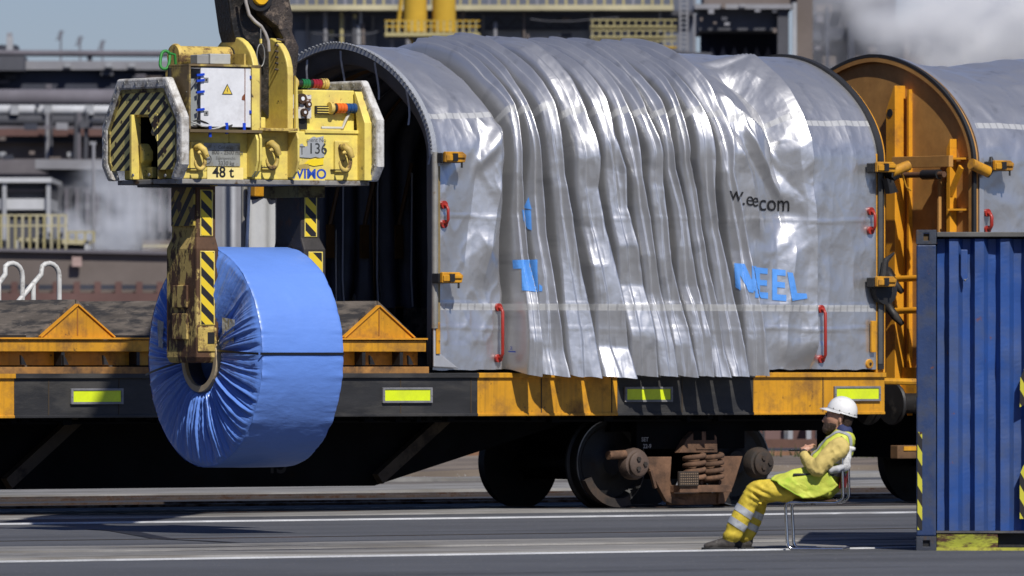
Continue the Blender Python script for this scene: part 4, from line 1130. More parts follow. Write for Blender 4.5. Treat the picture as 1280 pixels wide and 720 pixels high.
# thick edge of the right lug, bent at the box
b = MB(); b.prism([(.24,3.14),(.31,3.14),(.31,3.46),(.27,3.60),(.26,4.0),(.24,4.05)], 'y', -.455, -.425); G(b, 'lug_edge', CYEL)
# rotary drum with end disc
b = MB(); b.lathe([(.0,-.735),(.105,-.735),(.115,-.72),(.115,-.70),(.095,-.69),(.095,-.17)], (0, .02, 4.215), 'x', 28); G(b, 'drum', CYELW, smooth=35)
b = MB(); b.box(-.20, -.18, -.30, .14, 4.08, 4.24); G(b, 'drum_bracket', CYELW)
# left mast behind the cabinet
b = MB(); b.box(-.86, -.80, -.30, -.05, 3.5, 4.10); G(b, 'side_mast', CYELW, bevel=.006)
x0, z0 = S(207, 100, -.3); b = MB(); b.box(-.90, -.68, -.42, -.22, 3.99, 4.07); mb_ = G(b, 'mast_cap', mat('cap_grey', (.42,.41,.39), .6, metal=.2, var=.15, scale=8, dirt=(.1,.07,.05), dirt_amt=.2), bevel=.008)
# electrical cabinet in its frame
fx0, fx1 = S(232,0,-.55)[0], S(322,0,-.55)[0]; fz0, fz1 = 3.56, S(0,84,0)[1]
b = MB(); b.box(fx0, fx1, -.60, -.25, fz1-.02, fz1+.0); b.box(fx0, fx0+.02, -.60, -.25, fz0, fz1-.022); b.box(fx1-.10, fx1, -.60, -.57, fz0-.02, fz1-.022); b.box(fx1-.025, fx1, -.568, -.25, fz0, fz1-.022)
G(b, 'cabinet_frame', mat('frame_brown', (.16,.11,.05), .65, var=.2, dirt=(.5,.38,.1), dirt_amt=.35, dirt_scale=6), bevel=.003, stuff=True)
b = MB(); b.box(fx1-.10, fx1-.02, -.607, -.601, fz0, fz1-.03); G(b, 'frame_face', CYEL)
dx0, dx1 = S(250,0,-.58)[0], S(313.5,0,-.58)[0]; dz0, dz1 = S(0,161.5,0)[1], S(0,88,0)[1]
b = MB(); b.box(dx0+.01, dx1-.01, -.565, -.27, dz0+.01, dz1-.01); cabn = G(b, 'cabinet', WHITEP, bevel=.006)
b = MB(); b.box(dx0, dx1, -.585, -.568, dz0, dz1); dr = G(b, 'cabinet_door', WHITEP, cabn, bevel=.005)
b = MB(); b.box(dx1-.075, dx1-.068, -.588, -.5855, dz0, dz1); G(b, 'rust_streak', mat('streak', (.2,.06,.03), .8), dr)
b = MB(); b.prism([(dx1-.10,dz1-.25),(dx1-.07,dz1-.22),(dx1-.07,dz1-.285),(dx1-.105,dz1-.28)], 'y', -.588, -.5855); G(b, 'rust_patch', mat('streak2', (.22,.07,.03), .8), dr)
for z in (dz1-.11, dz0+.12):
    b = MB(); b.box(dx0+.03, dx0+.075, -.59, -.585, z-.02, z+.02); k = G(b, 'lock_plate', GREY, dr)
    b = MB(); b.lathe([(.008,-.594),(.008,-.59)], (dx0+.052, 0, z), 'y', 8); G(b, 'lock', BLK, k)
BLUC = mat('clip_blue', (.01,.06,.55), .4, var=.1)
for z in (dz1-.065, dz1-.115, dz1-.215, dz1-.37): b = MB(); b.bar((dx0-.05,-.592,z-.006),(dx0+.028,-.594,z+.004),.022,.02); G(b, 'blue_clip', BLUC, dr)
for x, z in ((dx1-.01,dz1-.08),(dx1-.015,dz1-.385)): b = MB(); b.box(x-.012, x+.012, -.598, -.585, z-.014, z+.014); G(b, 'blue_clip', BLUC, dr)
for x, h in ((dx0+.09,.09),(dx0+.26,.06),(dx0+.44,.05)): b = MB(); b.box(x-.012, x+.012, -.60, -.585, dz0-h, dz0+.008+(.03 if h<.07 else 0)); G(b, 'blue_clip', BLUC, dr)
# warning triangle
tx, tz = dx0+.27, dz0+.33
b = MB(); b.prism([(tx-.055,tz-.045),(tx+.055,tz-.045),(tx,tz+.05)], 'y', -.5875, -.586); tr = G(b, 'warning_triangle', BLKP, dr)
b = MB(); b.prism([(tx-.042,tz-.038),(tx+.042,tz-.038),(tx,tz+.036)], 'y', -.589, -.5876); G(b, 'triangle_face', mat('tri_yellow', (.85,.62,.08), .5), tr)
b = MB(); b.prism([(tx-.002,tz+.02),(tx+.006,tz+.0),(tx+.001,tz+.0),(tx+.004,tz-.028),(tx-.009,tz-.003),(tx-.002,tz-.003)], 'y', -.5895, -.5891); G(b, 'lightning_mark', BLKP, tr)
# open grey side leaf left of the door, recess and wires
b = MB(); b.prism([(dx0-.02,-.55),(dx0-.13,-.50),(dx0-.13,-.49),(dx0-.02,-.54)], 'z', dz0+.0, dz1-.10); G(b, 'side_leaf', mat('leaf_grey', (.30,.32,.31), .5, var=.1), cabn)
b = MB(); b.bar((dx0-.13,-.56,dz0+.30),(dx0-.03,-.57,dz1-.10),.012,.012); G(b, 'leaf_stay', GREY, cabn)
b = MB(); b.box(fx0+.02, dx0-.15, -.30, -.27, fz0, fz1-.03); G(b, 'recess_wall', BLK)
for k in range(4):
    b = MB(); pts = [(dx0-.1+.42*t, -.57-.02*math.sin(t*6+k), 3.62+.018*math.sin(t*9+k*2)-.012*k) for t in np.linspace(0,1,10)]
    b.tube(pts, .007, 5); G(b, 'wire', mat('wire_pale', (.5,.5,.48), .6) if k % 2 else BLK)
b = MB(); xa_ = S(246,0,-.5)[0]; b.box(xa_, xa_+.12, -.50, -.38, fz1+.005, fz1+.085); k = G(b, 'junction_box', mat('jb_grey2', (.28,.28,.27), .5, var=.1), bevel=.006)
b = MB(); b.box(xa_+.122, xa_+.33, -.52, -.36, fz1+.005, fz1+.095); G(b, 'junction_box', mat('jb_grey', (.45,.46,.44), .5, var=.1), bevel=.006)
# front plates between lugs and below: gussets with rounded feet
def gusset(px0, px1, y_near, z0, z1, name='gusset'):
    x0 = S(px0,0,-.60)[0]
    b = MB(); pol = [(-.46,z1),(-.60,z1),(-.63,z1-.06),(-.63,z0+.14),(-.60,z0+.05),(-.54,z0),(-.46,z0)]
    b.prism(pol, 'x', x0, x0+.022); return G(b, name, CYEL, bevel=.003)
gusset(322,325,-.6,3.15,3.55); gusset(369,372,-.6,3.15,3.55)
b = MB(); xg0, xg1 = S(322,0,-.6)[0], S(370,0,-.6)[0]; b.box(xg0, xg1, -.62, -.44, 3.555, 3.58); G(b, 'gusset_shelf', CYELW, bevel=.003)
b = MB(); b.box(xg0+.03, xg0+.20, -.40, -.10, 3.582, 3.68); G(b, 'shelf_block', CYEL, bevel=.01)
b = MB(); b.box(fx0+.0, fx1, -.62, -.44, 3.535, 3.56); G(b, 'cabinet_shelf', mat('shelf_brown', (.14,.10,.05), .7, var=.2))
gusset(318,320,-.6,3.15,3.53)
# hooks
def hook(px, py, s=1.0):
    x, z = S(px, py, -.50)
    b = MB(); b.box(x-.09*s, x+.09*s, -.49, -.462, z-.17*s, z+.16*s); pl = G(b, 'hook_pad', CYEL, bevel=.01)
    b = MB(); b.tube([(x-.02,-.50,z+.09*s),(x-.02,-.56,z+.10*s),(x-.0,-.60,z+.06*s),(x+.03,-.60,z-.02*s)], [.035*s,.04*s,.04*s,.03*s], 10); G(b, 'hook_neck', CYELW, pl, smooth=50)
    b = MB(); pts = [(x-.035*s+.065*s*math.cos(t), -.58, z-.06*s+.095*s*math.sin(t)) for t in np.linspace(PI*.65, -PI*1.02, 14)]
    b.tube(pts, [.014*s]+[.023*s]*6+[.026*s]*4+[.020*s,.015*s,.008*s], 9); G(b, 'hook', CYELW, pl, smooth=50)
    b = MB(); b.box(x-.13*s, x-.02, -.492, -.463, z-.15*s, z-.14*s); G(b, 'pad_seam', BLK, pl)
hook(247,197,.78); hook(337,193,.85); hook(429,195,.85)
# sign plates and lettering on the front
def plate(px0, px1, py0, py1, ly, m, name, th=.006, poly=None):
    x0, z1 = S(px0, py0, ly); x1, z0 = S(px1, py1, ly)
    b = MB(); b.box(x0, x1, ly-th, ly-.0005, z0, z1); return G(b, name, m, bevel=0), x0, x1, z0, z1
SIGN = mat('sign_grey', (.34,.35,.33), .5, metal=.3, var=.12, scale=9, dirt=(.2,.18,.12), dirt_amt=.3, dirt_scale=12)
def gtext(body, size, px, py, ly, m, parent, w=0, sx=1.0):
    x, z = S(px, py, ly)
    return text_on(body, size, 'lettering', m, parent, lambda u, v: (x+u*sx, ly, z+v), weight=w)
TXT = mat('print_grey', (.09,.09,.085), .6)
s1, *_ = plate(248.5,299,181,209.5,-.466, SIGN, 'data_plate')
gtext('Coil dia:', .042, 272, 188, -.4735, TXT, s1); gtext('800 - 2500 mm', .052, 264, 195, -.4735, TXT, s1, .001)
gtext('Eigengewicht:', .038, 269, 201.5, -.4735, TXT, s1); gtext('3330 kg', .052, 272, 208.5, -.4735, TXT, s1, .001)
x, z = S(257.5, 201, -.47); b = MB(); b.ring([(x+.05*math.cos(t), z+.045*math.sin(t)) for t in np.linspace(0,2*PI,25)[:-1]], [(x+.042*math.cos(t), z+.037*math.sin(t)) for t in np.linspace(0,2*PI,25)[:-1]], 'y', -.475, -.4725); G(b, 'round_logo', TXT, s1)
b = MB(); b.box(x-.035, x+.035, -.475, -.4725, z-.007, z+.007); G(b, 'logo_bar', TXT, s1)
s2, *_ = plate(258,303,211,226.5,-.466, mat('label_cream', (.84,.70,.28), .5, var=.05), 'load_label')
gtext('48 t', .135, 265, 223.3, -.473, BLKP, s2, .003)
# torn number label, worn blue wordmark
def poly_plate(pts, ly, m, name, th=.004):
    q = [S(px, py, ly) for px, py in pts]; b = MB(); b.prism(q, 'y', ly-th, ly-.0005); return G(b, name, m)
LBL = mat('label_silver', (.44,.46,.47), .45, metal=.2, var=.08, scale=6)
s3 = poly_plate([(388,173),(392,171),(395,172.5),(404,170.5),(405,196),(400,198),(394,196.5),(388,198),(372,197),(371,183),(377,180),(380,184),(384,183),(384,177)], -.466, LBL, 'number_label')
gtext('136', .135, 384.5, 192.5, -.4708, mat('print_soft', (.035,.04,.04), .6), s3, .001); gtext('ment No', .055, 383, 178, -.4708, TXT, s3); gtext('T', .11, 373, 194, -.4708, TXT, s3)
s4 = poly_plate([(386,200),(404,198),(404,206),(392,208),(380,205)], -.466, mat('patch_bright', (.88,.66,.02), .5, var=.05), 'paint_patch', .002)
s5 = poly_plate([(371,207),(385,205),(387,211),(375,214)], -.466, mat('patch_dull', (.40,.30,.08), .6, var=.1), 'worn_patch', .002)  # small patch in a duller yellow
s6 = poly_plate([(366,213),(406,213),(406,226),(366,226)], -.4655, CYEL2, 'wordmark_panel', .002)
gtext('WIMO', .12, 362.5, 223.5, -.4685, BLUEL, s6, .003, 1.08)
# things on the upper right box: white camera plate with round parts, lamps, small vent, rod
p1, x0, x1, z0, z1 = plate(364.5,387.5,119,148.5,-.40, mat('plate_white_worn', (.62,.60,.57), .5, var=.1, dirt=(.14,.06,.035), dirt_amt=.36, dirt_scale=14, sharp=.02), 'worn_plate', .02)
for (px, py, r) in ((376,124,.045),(384,131,.03),(379,141,.035)):
    x, z = S(px, py, -.42); b = MB(); b.lathe([(r,-.03),(r,.0)], (x,-.42,z), 'y', 18); k = G(b, 'round_cover', RUSTM, p1, smooth=40)
    b = MB(); b.lathe([(r*.4,-.035),(r*.4,-.03)], (x,-.42,z), 'y', 12); G(b, 'cover_cap', WHITEP, k)
GREENL = mat('lamp_green', (.02,.16,.05), .2, var=.1); REDL = mat('lamp_red', (.30,.02,.03), .2, var=.1); ORGL = mat('lamp_orange', (.80,.16,.02), .25, var=.1); BLUL = mat('lamp_blue', (.02,.07,.20), .25, var=.1)
def lamp(px, py, ly, caps):
    x, z = S(px, py, ly); b = MB(); b.lathe([(.052,.0),(.055,.01),(.055,.03),(.045,.04)], (x,ly,z), 'x', 18); k = G(b, 'signal_lamp', CYELW, smooth=35)
    a = .04
    for m, w_, r in caps:
        b = MB(); n = 3
        for i in range(n): b.lathe([(r,a+i*w_/n),(r,a+(i+.75)*w_/n),(r*.9,a+(i+.8)*w_/n),(r*.9,a+(i+1)*w_/n)], (x,ly,z), 'x', 18)
        G(b, 'lamp_lens', m, k, smooth=30); a += w_
    return k
lamp(411.5,135,-.42,[(BLK,.03,.04),(ORGL,.10,.045),(BLUL,.11,.045),(BLK,.02,.04)])
x, z = S(411,135,-.42)
lamp(366,104,-.2,[(BLK,.05,.035),(GREENL,.08,.042),(BLK,.03,.035),(REDL,.09,.042),(CYELW,.07,.05)])
b = MB(); x, z = S(393.5,143,-.39); b.box(x, x+.20, -.41, -.385, z-.0, z+.075); k = G(b, 'vent', BLK)
for i in range(3): b = MB(); b.box(x+.01, x+.19, -.418, -.411, z+.012+i*.022, z+.02+i*.022); G(b, 'vent_slat', CYEL, k)
b = MB(); xr, zr = S(403,160,-.46); b.tube([(xr,-.44,zr),(xr+.22,-.44,zr),(xr+.26,-.42,zr+.06),(xr+.33,-.40,zr+.16)], .013, 8); G(b, 'cable_rod', mat('rod_pale', (.6,.58,.5), .5), smooth=40)
b = MB(); xr, zr = S(453,170,-.46); b.box(xr-.03, xr+.04, -.475, -.462, zr-.06, zr+.03); G(b, 'small_plate', GREY)
b = MB(); xr, zr = S(364,148,-.38); b.box(xr, xr+.16, -.385, -.36, 3.565, zr+.02); G(b, 'dark_recess', BLK)
# bright green sling at the left
b = MB(); c = S(206, 78, -.2); pts = [(c[0]+.05*math.cos(t)*(1+.2*math.sin(2*t)), -.2+.03*math.sin(t), c[1]+.075*math.sin(t)+.03*math.cos(t)) for t in np.linspace(0,2*PI,18)[:-1]]
b.tube(pts, .014, 8, closed=True); b.tube([(c[0]+.04,-.2,c[1]+.06),(c[0]+.10,-.2,c[1]+.05),(c[0]+.11,-.2,c[1]-.04)], .013, 8)
sl = tag(b.build('sling', mat('sling_green', (.02,.20,.03), .6, var=.2), None, smooth=50), 'small bright green sling looped over the left end of the yellow grab', 'sling')
sl.location = (gx_, gy_, 0); sl.rotation_euler = (0,0,RG)
# ---- legs
def leg(sgn):
    # side outline in (y,z); the leg steps outward half way down
    xa = .44; xb = .66
    name = 'grab_leg'
    y0, y1 = -.27, .25
    zt, zm1, zm2, zb = 3.08, 2.62, 2.52, 1.515
    xi0, xi1 = (xa+.0, xb-.02)
    b = MB()
    off = .045
    if sgn < 0: fx = lambda x: -x
    else: fx = lambda x: x
    vs = []; rows = [(zt, xi0, xi1, y0+.05, y1-.04),(zm1, xi0, xi1, y0+.05, y1-.04),(zm2, xi0, xi1+.03, y0, y1),(zb+.05, xi0, xi1+.03, y0, y1),(zb+.0, xi0+.01, xi1+.02, y0+.04, y1-.04)]
    for z, a, c, ya, yb in rows: vs += [(fx(a),ya,z),(fx(c),ya,z),(fx(c),yb,z),(fx(a),yb,z)]
    fs = [(0,1,2,3),(19,18,17,16)]
    for i in range(4):
        for k in range(4): fs.append((i*4+k, i*4+(k+1)%4, i*4+4+(k+1)%4, i*4+4+k))
    b.add(vs, fs)
    lg = G(b, name, RUSTY if sgn < 0 else mat('leg_shade', (.035,.03,.028), .7, var=.3, dirt=(.09,.05,.03), dirt_amt=.25, dirt_scale=5, bump=.4), bevel=.015)  # right leg's shade is put into a darker leg colour
    for (z0, z1, a, c, yy) in ((zm1+.01, zt-.04, xi0+.02, xi1-.02, y0+.05),(zb+.33, zm2-.02, xi0+.03, xi1+.01, y0)):
        b = MB(); xs_ = sorted((fx(a+.015), fx(c-.015))); b.box(xs_[0], xs_[1], yy-.008, yy+.002, z0, z1); fp = G(b, 'front_plate', CYEL, lg, bevel=.004)
        b = MB(); b.box(xs_[0]+.008, xs_[1]-.014, yy-.0105, yy-.0085, z0+.008, z1-.008); G(b, 'stripe_strip', HZL, fp)
    b = MB(); xs_ = sorted((fx(xi0+.03), fx(xi1+.02))); b.box(xs_[0], xs_[1], y0-.014, y0+.0, zb+.10, zb+.31); G(b, 'foot_plate', CYELW, lg, bevel=.01)
    b = MB(); b.box((xs_[0]+xs_[1])/2-.0, (xs_[0]+xs_[1])/2+.07, y0-.019, y0-.0145, zb+.17, zb+.27); G(b, 'foot_hole', BLK, lg)
    # worn raised pads on the side
    if sgn < 0:
        for z0, z1 in ((1.72,1.95),(2.0,2.2)):
            b = MB(); b.box(-xb-.03, -xb-.005, -.13, .12, z0, z1); G(b, 'side_pad', RUSTY, lg, bevel=.008)
        b = MB(); b.box(-xb+.0, -xb+.024, -.20, .18, 2.72, 3.06); G(b, 'side_stripes', HZB, lg)
    # pin into the coil core
    b = MB(); xs_ = sorted((fx(.30), fx(.46))); b.lathe([(.16,xs_[0]),(.16,xs_[1])], (0,0,1.68), 'x', 20); G(b, 'core_pin', BLK, lg, smooth=40)
    return lg
leg(-1); leg(1)
b = MB(); b.box(.40, .68, -.24, .35, 2.98, 3.083); G(b, 'leg_carriage', mat('olive_worn', (.20,.17,.06), .7, var=.25, dirt=(.05,.035,.02), dirt_amt=.4, dirt_scale=6), bevel=.006)
b = MB(); b.box(-.68, -.42, -.22, .22, 3.07, 3.083); G(b, 'leg_carriage', CYELW, bevel=.006)
# loose strap with black and white rings hanging between the legs
b = MB()
x, z = S(312,233,.1); b.tube([(x,.1,z),(x-.03,.1,2.5)], .014, 8); G(b, 'marked_cable', mat('cable_white', (.7,.7,.68), .5))

# ---- coil in blue foil
CX0, CX1 = -.42, .415; CZ = 1.565; CR = .975
coil = thing('wrapped_coil', 'big steel coil wrapped in blue foil hanging between the grab legs', 'steel coil', (gx_, gy_, 0), RG)
def foil(name, base, rough, streaks=False):
    m = bpy.data.materials.new(name); m.use_nodes = True
    n = m.node_tree.nodes; l = m.node_tree.links; b = n['Principled BSDF']
    tc = n.new('ShaderNodeTexCoord')
    def noise(sc, det, st):
        mp = n.new('ShaderNodeMapping'); mp.inputs['Scale'].default_value = st; l.new(tc.outputs['Object'], mp.inputs[0])
        t = n.new('ShaderNodeTexNoise'); t.inputs['Scale'].default_value = sc; t.inputs['Detail'].default_value = det; l.new(mp.outputs[0], t.inputs[0]); return t.outputs[0]
    x = n.new('ShaderNodeMix'); x.data_type = 'RGBA'; l.new(noise(2, 4, (1,1,1)), x.inputs[0])
    x.inputs[6].default_value = (*[c*.88 for c in base], 1); x.inputs[7].default_value = (*[min(1,c*1.12) for c in base], 1)
    l.new(x.outputs[2], b.inputs['Base Color']); b.inputs['Roughness'].default_value = rough
    b.inputs['Coat Weight'].default_value = .25; b.inputs['Coat Roughness'].default_value = .25
    b.inputs['Sheen Weight'].default_value = .1
    ad = n.new('ShaderNodeMath'); ad.operation = 'ADD'
    l.new(noise(26, 6, (.35,1,1)), ad.inputs[0]); l.new(noise(5, 5, (1,1.5,1)), ad.inputs[1])
    bp = n.new('ShaderNodeBump'); bp.inputs['Strength'].default_value = .35; bp.inputs['Distance'].default_value = .012
    l.new(ad.outputs[0], bp.inputs['Height']); l.new(bp.outputs[0], b.inputs['Normal'])
    return m
FOIL = foil('blue_foil', (.12,.25,.68), .45)
FOILF = foil('blue_foil_face', (.12,.25,.68), .27)
FOIL.node_tree.nodes['Bump'].inputs['Strength'].default_value = .26
def polar(n_r, n_a, fn, name, m, flip=False):
    th = np.linspace(0, 2*PI, n_a+1)[:-1]; R, A = np.meshgrid(np.linspace(0,1,n_r), th, indexing='ij')
    x, y, z = fn(R, A); co = np.stack([x,y,z], -1).reshape(-1,3); idx = np.arange(n_r*n_a).reshape(n_r, n_a); nx = np.roll(idx, -1, 1)
    q = np.stack([idx[:-1], nx[:-1], nx[1:], idx[1:]], -1).reshape(-1,4)
    me = bpy.data.meshes.new(name); me.from_pydata(co.tolist(), [], q.tolist()); 
    bm = bmesh.new(); bm.from_mesh(me); bmesh.ops.recalc_face_normals(bm, faces=bm.faces); bm.to_mesh(me); bm.free()
    me.materials.append(m); me.shade_smooth()
    o = bpy.data.objects.new(name, me); col.objects.link(o); o.parent = coil; return o
def periodic(A, k, seed, Rr=0): return fbm(np.cos(A)*k+10, np.sin(A)*k+10, Rr+seed, 3)
def face_fn(side):
    def fn(T, A):
        r = CR - .006 + T*(.28-(CR-.006))
        g = T                                                          # 0 rim .. 1 core
        a2 = A + .10*vnoise(np.cos(A)*3+5, np.sin(A)*3+5, r*1.5)*(1-g)
        f = (1-np.abs(periodic(a2, 7, 1.0)*2.6))*.022 + (1-np.abs(periodic(a2, 15, 4.0)*2.4))*.012 + (1-np.abs(periodic(a2, 30, 7.0)*2.4))*.008
        f = f*(.35+1.1*np.sin(np.clip(g,0,1)*PI*.8))*(1+.35*np.maximum(0,-np.sin(A)))
        f += .008*fbm(r*6+3, np.cos(A)*4, np.sin(A)*4, 3)
        bul = .055*np.sin(np.clip(g,0,1)*PI)**.7
        depth = f*sm(g,0,.07)*1.3*(1-.75*sm(g,.86,1)) + bul*.35 - .004*(1-sm(g,0,.03))
        x = (CX0 - depth) if side < 0 else (CX1 + depth)
        return x, r*np.cos(A), CZ + r*np.sin(A)
    return fn
polar(60, 900, face_fn(-1), 'face_wrap', FOILF)
polar(30, 240, face_fn(1), 'face_wrap', FOILF)
def side_fn(T, A):
    x = CX0 + .0 + T*(CX1-CX0)
    edge = np.minimum(T, 1-T)*(CX1-CX0)
    r = CR - .006*np.exp(-(edge/.010)**2) 
    r = r + .004*fbm(x*4+np.cos(A)*3, np.sin(A)*4, 2., 4) + .0008*np.maximum(0, -np.sin(A))*ridged(x*9+A*6, A*14-x*5, 5., 3) + .010*(np.exp(-edge/.10))*periodic(A, 12, 2.2)
    r += .0018*(ridged(x*3+A*2.0, A*5-x*2, 8., 2)-.5)*(1-sm(np.sin(A),-.1,.3))
    # the strap pulls the foil in
    r -= .006*np.exp(-((A-0)/.02)**2)
    return x, r*np.cos(A), CZ + r*np.sin(A)
polar(90, 700, side_fn, 'side_wrap', FOIL)
cb = dict(local=True)
b = MB(); th = np.linspace(0, 2*PI, 49)[:-1]
b.ring([(.30*math.cos(t), CZ+.02-.03+.30*math.sin(t)) for t in th], [(.245*math.cos(t), CZ-.01+.245*math.sin(t)) for t in th], 'x', CX0-.065, CX0+.0)
b.build('core_ring', mat('core_board', (.50,.40,.25), .75, var=.12, scale=8), coil, local=True, bevel=.004)
b = MB(); b.ring([(.247*math.cos(t), CZ-.01+.247*math.sin(t)) for t in th], [(.235*math.cos(t), CZ-.01+.235*math.sin(t)) for t in th], 'x', CX0-.03, CX1)
b.build('core_tube', mat('core_inner', (.05,.06,.10), .6, var=.2), coil, local=True)
b = MB(); b.lathe([(.0,.05),(.236,.05)], (CX0+.05,0,CZ-.01), 'x', 32); b.build('core_foil', FOILF, coil, local=True)
# black steel band round the middle and across the face
STRAP = mat('band_black', (.012,.012,.013), .4, var=.1)
b = MB(); vs = []; n = 24
for i in range(n+1):
    x = CX0-.03 + (CX1-CX0+.03)*i/n
    for dz in (-.011,.011): vs.append((x, -math.sqrt(CR*CR-.03**2)-.009, CZ-.0+.03-.055*(i/n)*0+dz-.03*0))
b.add(vs, [(2*i,2*i+1,2*i+3,2*i+2) for i in range(n)])
pts = [(CX0-.055, -CR-.0, CZ+.035), (CX0-.085, -.60, CZ+.055), (CX0-.09, -.27, CZ+.075)]
b.build('band', STRAP, coil, local=True, fix=False)
for (ya, za, yb, zb_2) in ((-CR-.004, CZ+.03, -.24, CZ+.06), (.24, CZ-.03, CR-.05, CZ-.16)):
    m_ = 12; b = MB()
    for i in range(m_):
        y_a, y_b = ya+(yb-ya)*i/m_, ya+(yb-ya)*(i+1)/m_; z_a, z_b = za+(zb_2-za)*i/m_, za+(zb_2-za)*(i+1)/m_
        g = lambda y: CX0 - .045 - .045*math.sin(min(1,max(0,(CR-abs(y))/(CR-.28)))*PI)**.7
        b.add([(g(y_a),y_a,z_a-.01),(g(y_b),y_b,z_b-.01),(g(y_b),y_b,z_b+.01),(g(y_a),y_a,z_a+.01)], [(0,1,2,3)])
    b.build('face_band', STRAP, coil, local=True, fix=False)
# silver labels
LB = mat('label_foil', (.50,.51,.50), .35, metal=.3, var=.2, scale=12, dirt=(.25,.24,.2), dirt_amt=.3, dirt_scale=20)
for y, z, w_, h in ((-.50, 1.78, .20, .23), (.66, 1.76, .09, .24)):
    b = MB(); n = 5; vs = []
    for i in range(n+1):
        for j in range(n+1):
            yy = y - w_/2 + w_*i/n; zz = z - h/2 + h*j/n
            vs.append((CX0-.062-.006*math.sin(i*2.1+j)-.004*math.sin(j*3.1), yy, zz+ .02*(i/n)))
    b.add(vs, [(i*(n+1)+j, (i+1)*(n+1)+j, (i+1)*(n+1)+j+1, i*(n+1)+j+1) for i in range(n) for j in range(n)])
    b.build('silver_label', LB, coil, local=True, fix=False)

# ---- boom head
head = thing('crane_boom', 'black greasy crane boom head with a thick hydraulic hose, hanging from above', 'crane boom', (gx_, gy_, 0), RG)
GREASE = mat('greasy_black', (.016,.015,.015), .38, var=.4, scale=5, dirt=(.07,.055,.045), dirt_amt=.3, dirt_scale=7, sharp=.08, dirt2=(.10,.06,.03), dirt2_amt=.12, bump=.8, bump_scale=35)
GREASE2 = mat('greasy_brown', (.045,.034,.028), .6, var=.4, scale=7, dirt=(.17,.13,.10), dirt_amt=.30, dirt_scale=10, sharp=.05, dirt2=(.012,.01,.01), dirt2_amt=.3, bump=1.0, bump_scale=40)
def sx_(px, py, ly=0): return S(px, py, ly)
o = [sx_(*p) for p in ((274,-30),(279,5),(284,40),(291,66),(302,80),(314,100),(318,135),(330,150),(345,140),(352,110),(354,85),(357,62),(349,45),(350,25),(345,0),(345,-30))]
b = MB(); b.prism(o, 'y', -.10, .16); hb = b.build('boom_body', GREASE, head, local=True, bevel=.02)
o = [sx_(*p) for p in ((318,-30),(306,5),(312,20),(330,34),(338,50),(341,80),(337,110),(330,140),(338,152),(346,140),(352,108),(356,75),(357,58),(349,40),(350,20),(345,0),(345,-30))]
b = MB(); b.prism(o, 'y', -.24, -.105); b.build('boom_cheek', GREASE2, head, local=True, bevel=.02)
# round yellow hub
xh, zh = S(324, -4, -.26); b = MB(); b.lathe([(.0,-.30),(.075,-.30),(.085,-.285),(.085,-.24)], (xh,0,zh), 'y', 24); b.build('hub', mat('hub_yellow', (.80,.45,.01), .45, var=.15, dirt=(.1,.05,.02), dirt_amt=.25, dirt_scale=20), head, local=True, smooth=40)
b = MB(); b.lathe([(.085,-.27),(.135,-.27),(.135,-.24)], (xh,0,zh), 'y', 24); b.build('hub_collar', BLK, head, local=True, smooth=40)
# hose and loop wire
b = MB(); P_ = [(304,-15),(307,5),(311,20),(318,28),(326,34),(331,42),(335,52),(336,65)]
b.tube([(S(px,py,-.27)[0], -.27, S(px,py,-.27)[1]) for px, py in P_], .016, 10); b.build('pale_hose', mat('hose_pale', (.42,.39,.36), .4, var=.2, scale=10), head, local=True, smooth=60)
b = MB(); cx_, cz_2 = S(325.5,68,-.28)
b.tube([(cx_, -.28, cz_2+.22),(cx_, -.28, cz_2+.10)], .006, 6); pts = [(cx_+.04*math.sin(t), -.28, cz_2-.015-.10*math.cos(t)*(1 if math.cos(t)>0 else 1.0)) for t in np.linspace(0,2*PI,20)[:-1]]
b.tube(pts, .006, 6, closed=True); b.build('wire_loop', GREY, head, local=True, smooth=60)
b = MB(); b.box(cx_-.008, cx_+.008, -.29, -.27, cz_2+.09, cz_2+.13); b.build('yellow_ferrule', CYEL, head, local=True)
for k in range(6):
    x, z = S(350-k*.5+random.uniform(-1,1), 48+k*7.5, -.2); b = MB(); b.tube([(x-.07,-.25,z-.01),(x-.01,-.262,z-.02),(x+.03,-.22,z-.0)], .011, 6); b.build('hose_wrap', GREASE2, head, local=True, smooth=50)
b = MB(); x, z = S(351,30,-.1); b.tube([(x,-.1,z+.1),(x+.05,-.1,z),(x+.03,-.1,z-.06)], .03, 8); b.build('side_fitting', RUSTM, head, local=True, smooth=50)
b = MB(); b.lathe([(.07,-.12),(.07,.26)], (.05,0,4.2), 'x', 20); b.build('pivot_pin', RUSTM, head, local=True, smooth=40)
# the boom above the picture
b = MB(); b.bar((.0,0,4.95),(.45,.0,6.4),.55,.45); b.build('boom_link', BLK, head, local=True, bevel=.03)
b = MB(); b.bar((.35,.0,6.1),(4.0,-.4,13.4),.95,.95); b.build('boom_inner', CYEL, head, local=True, bevel=.03)
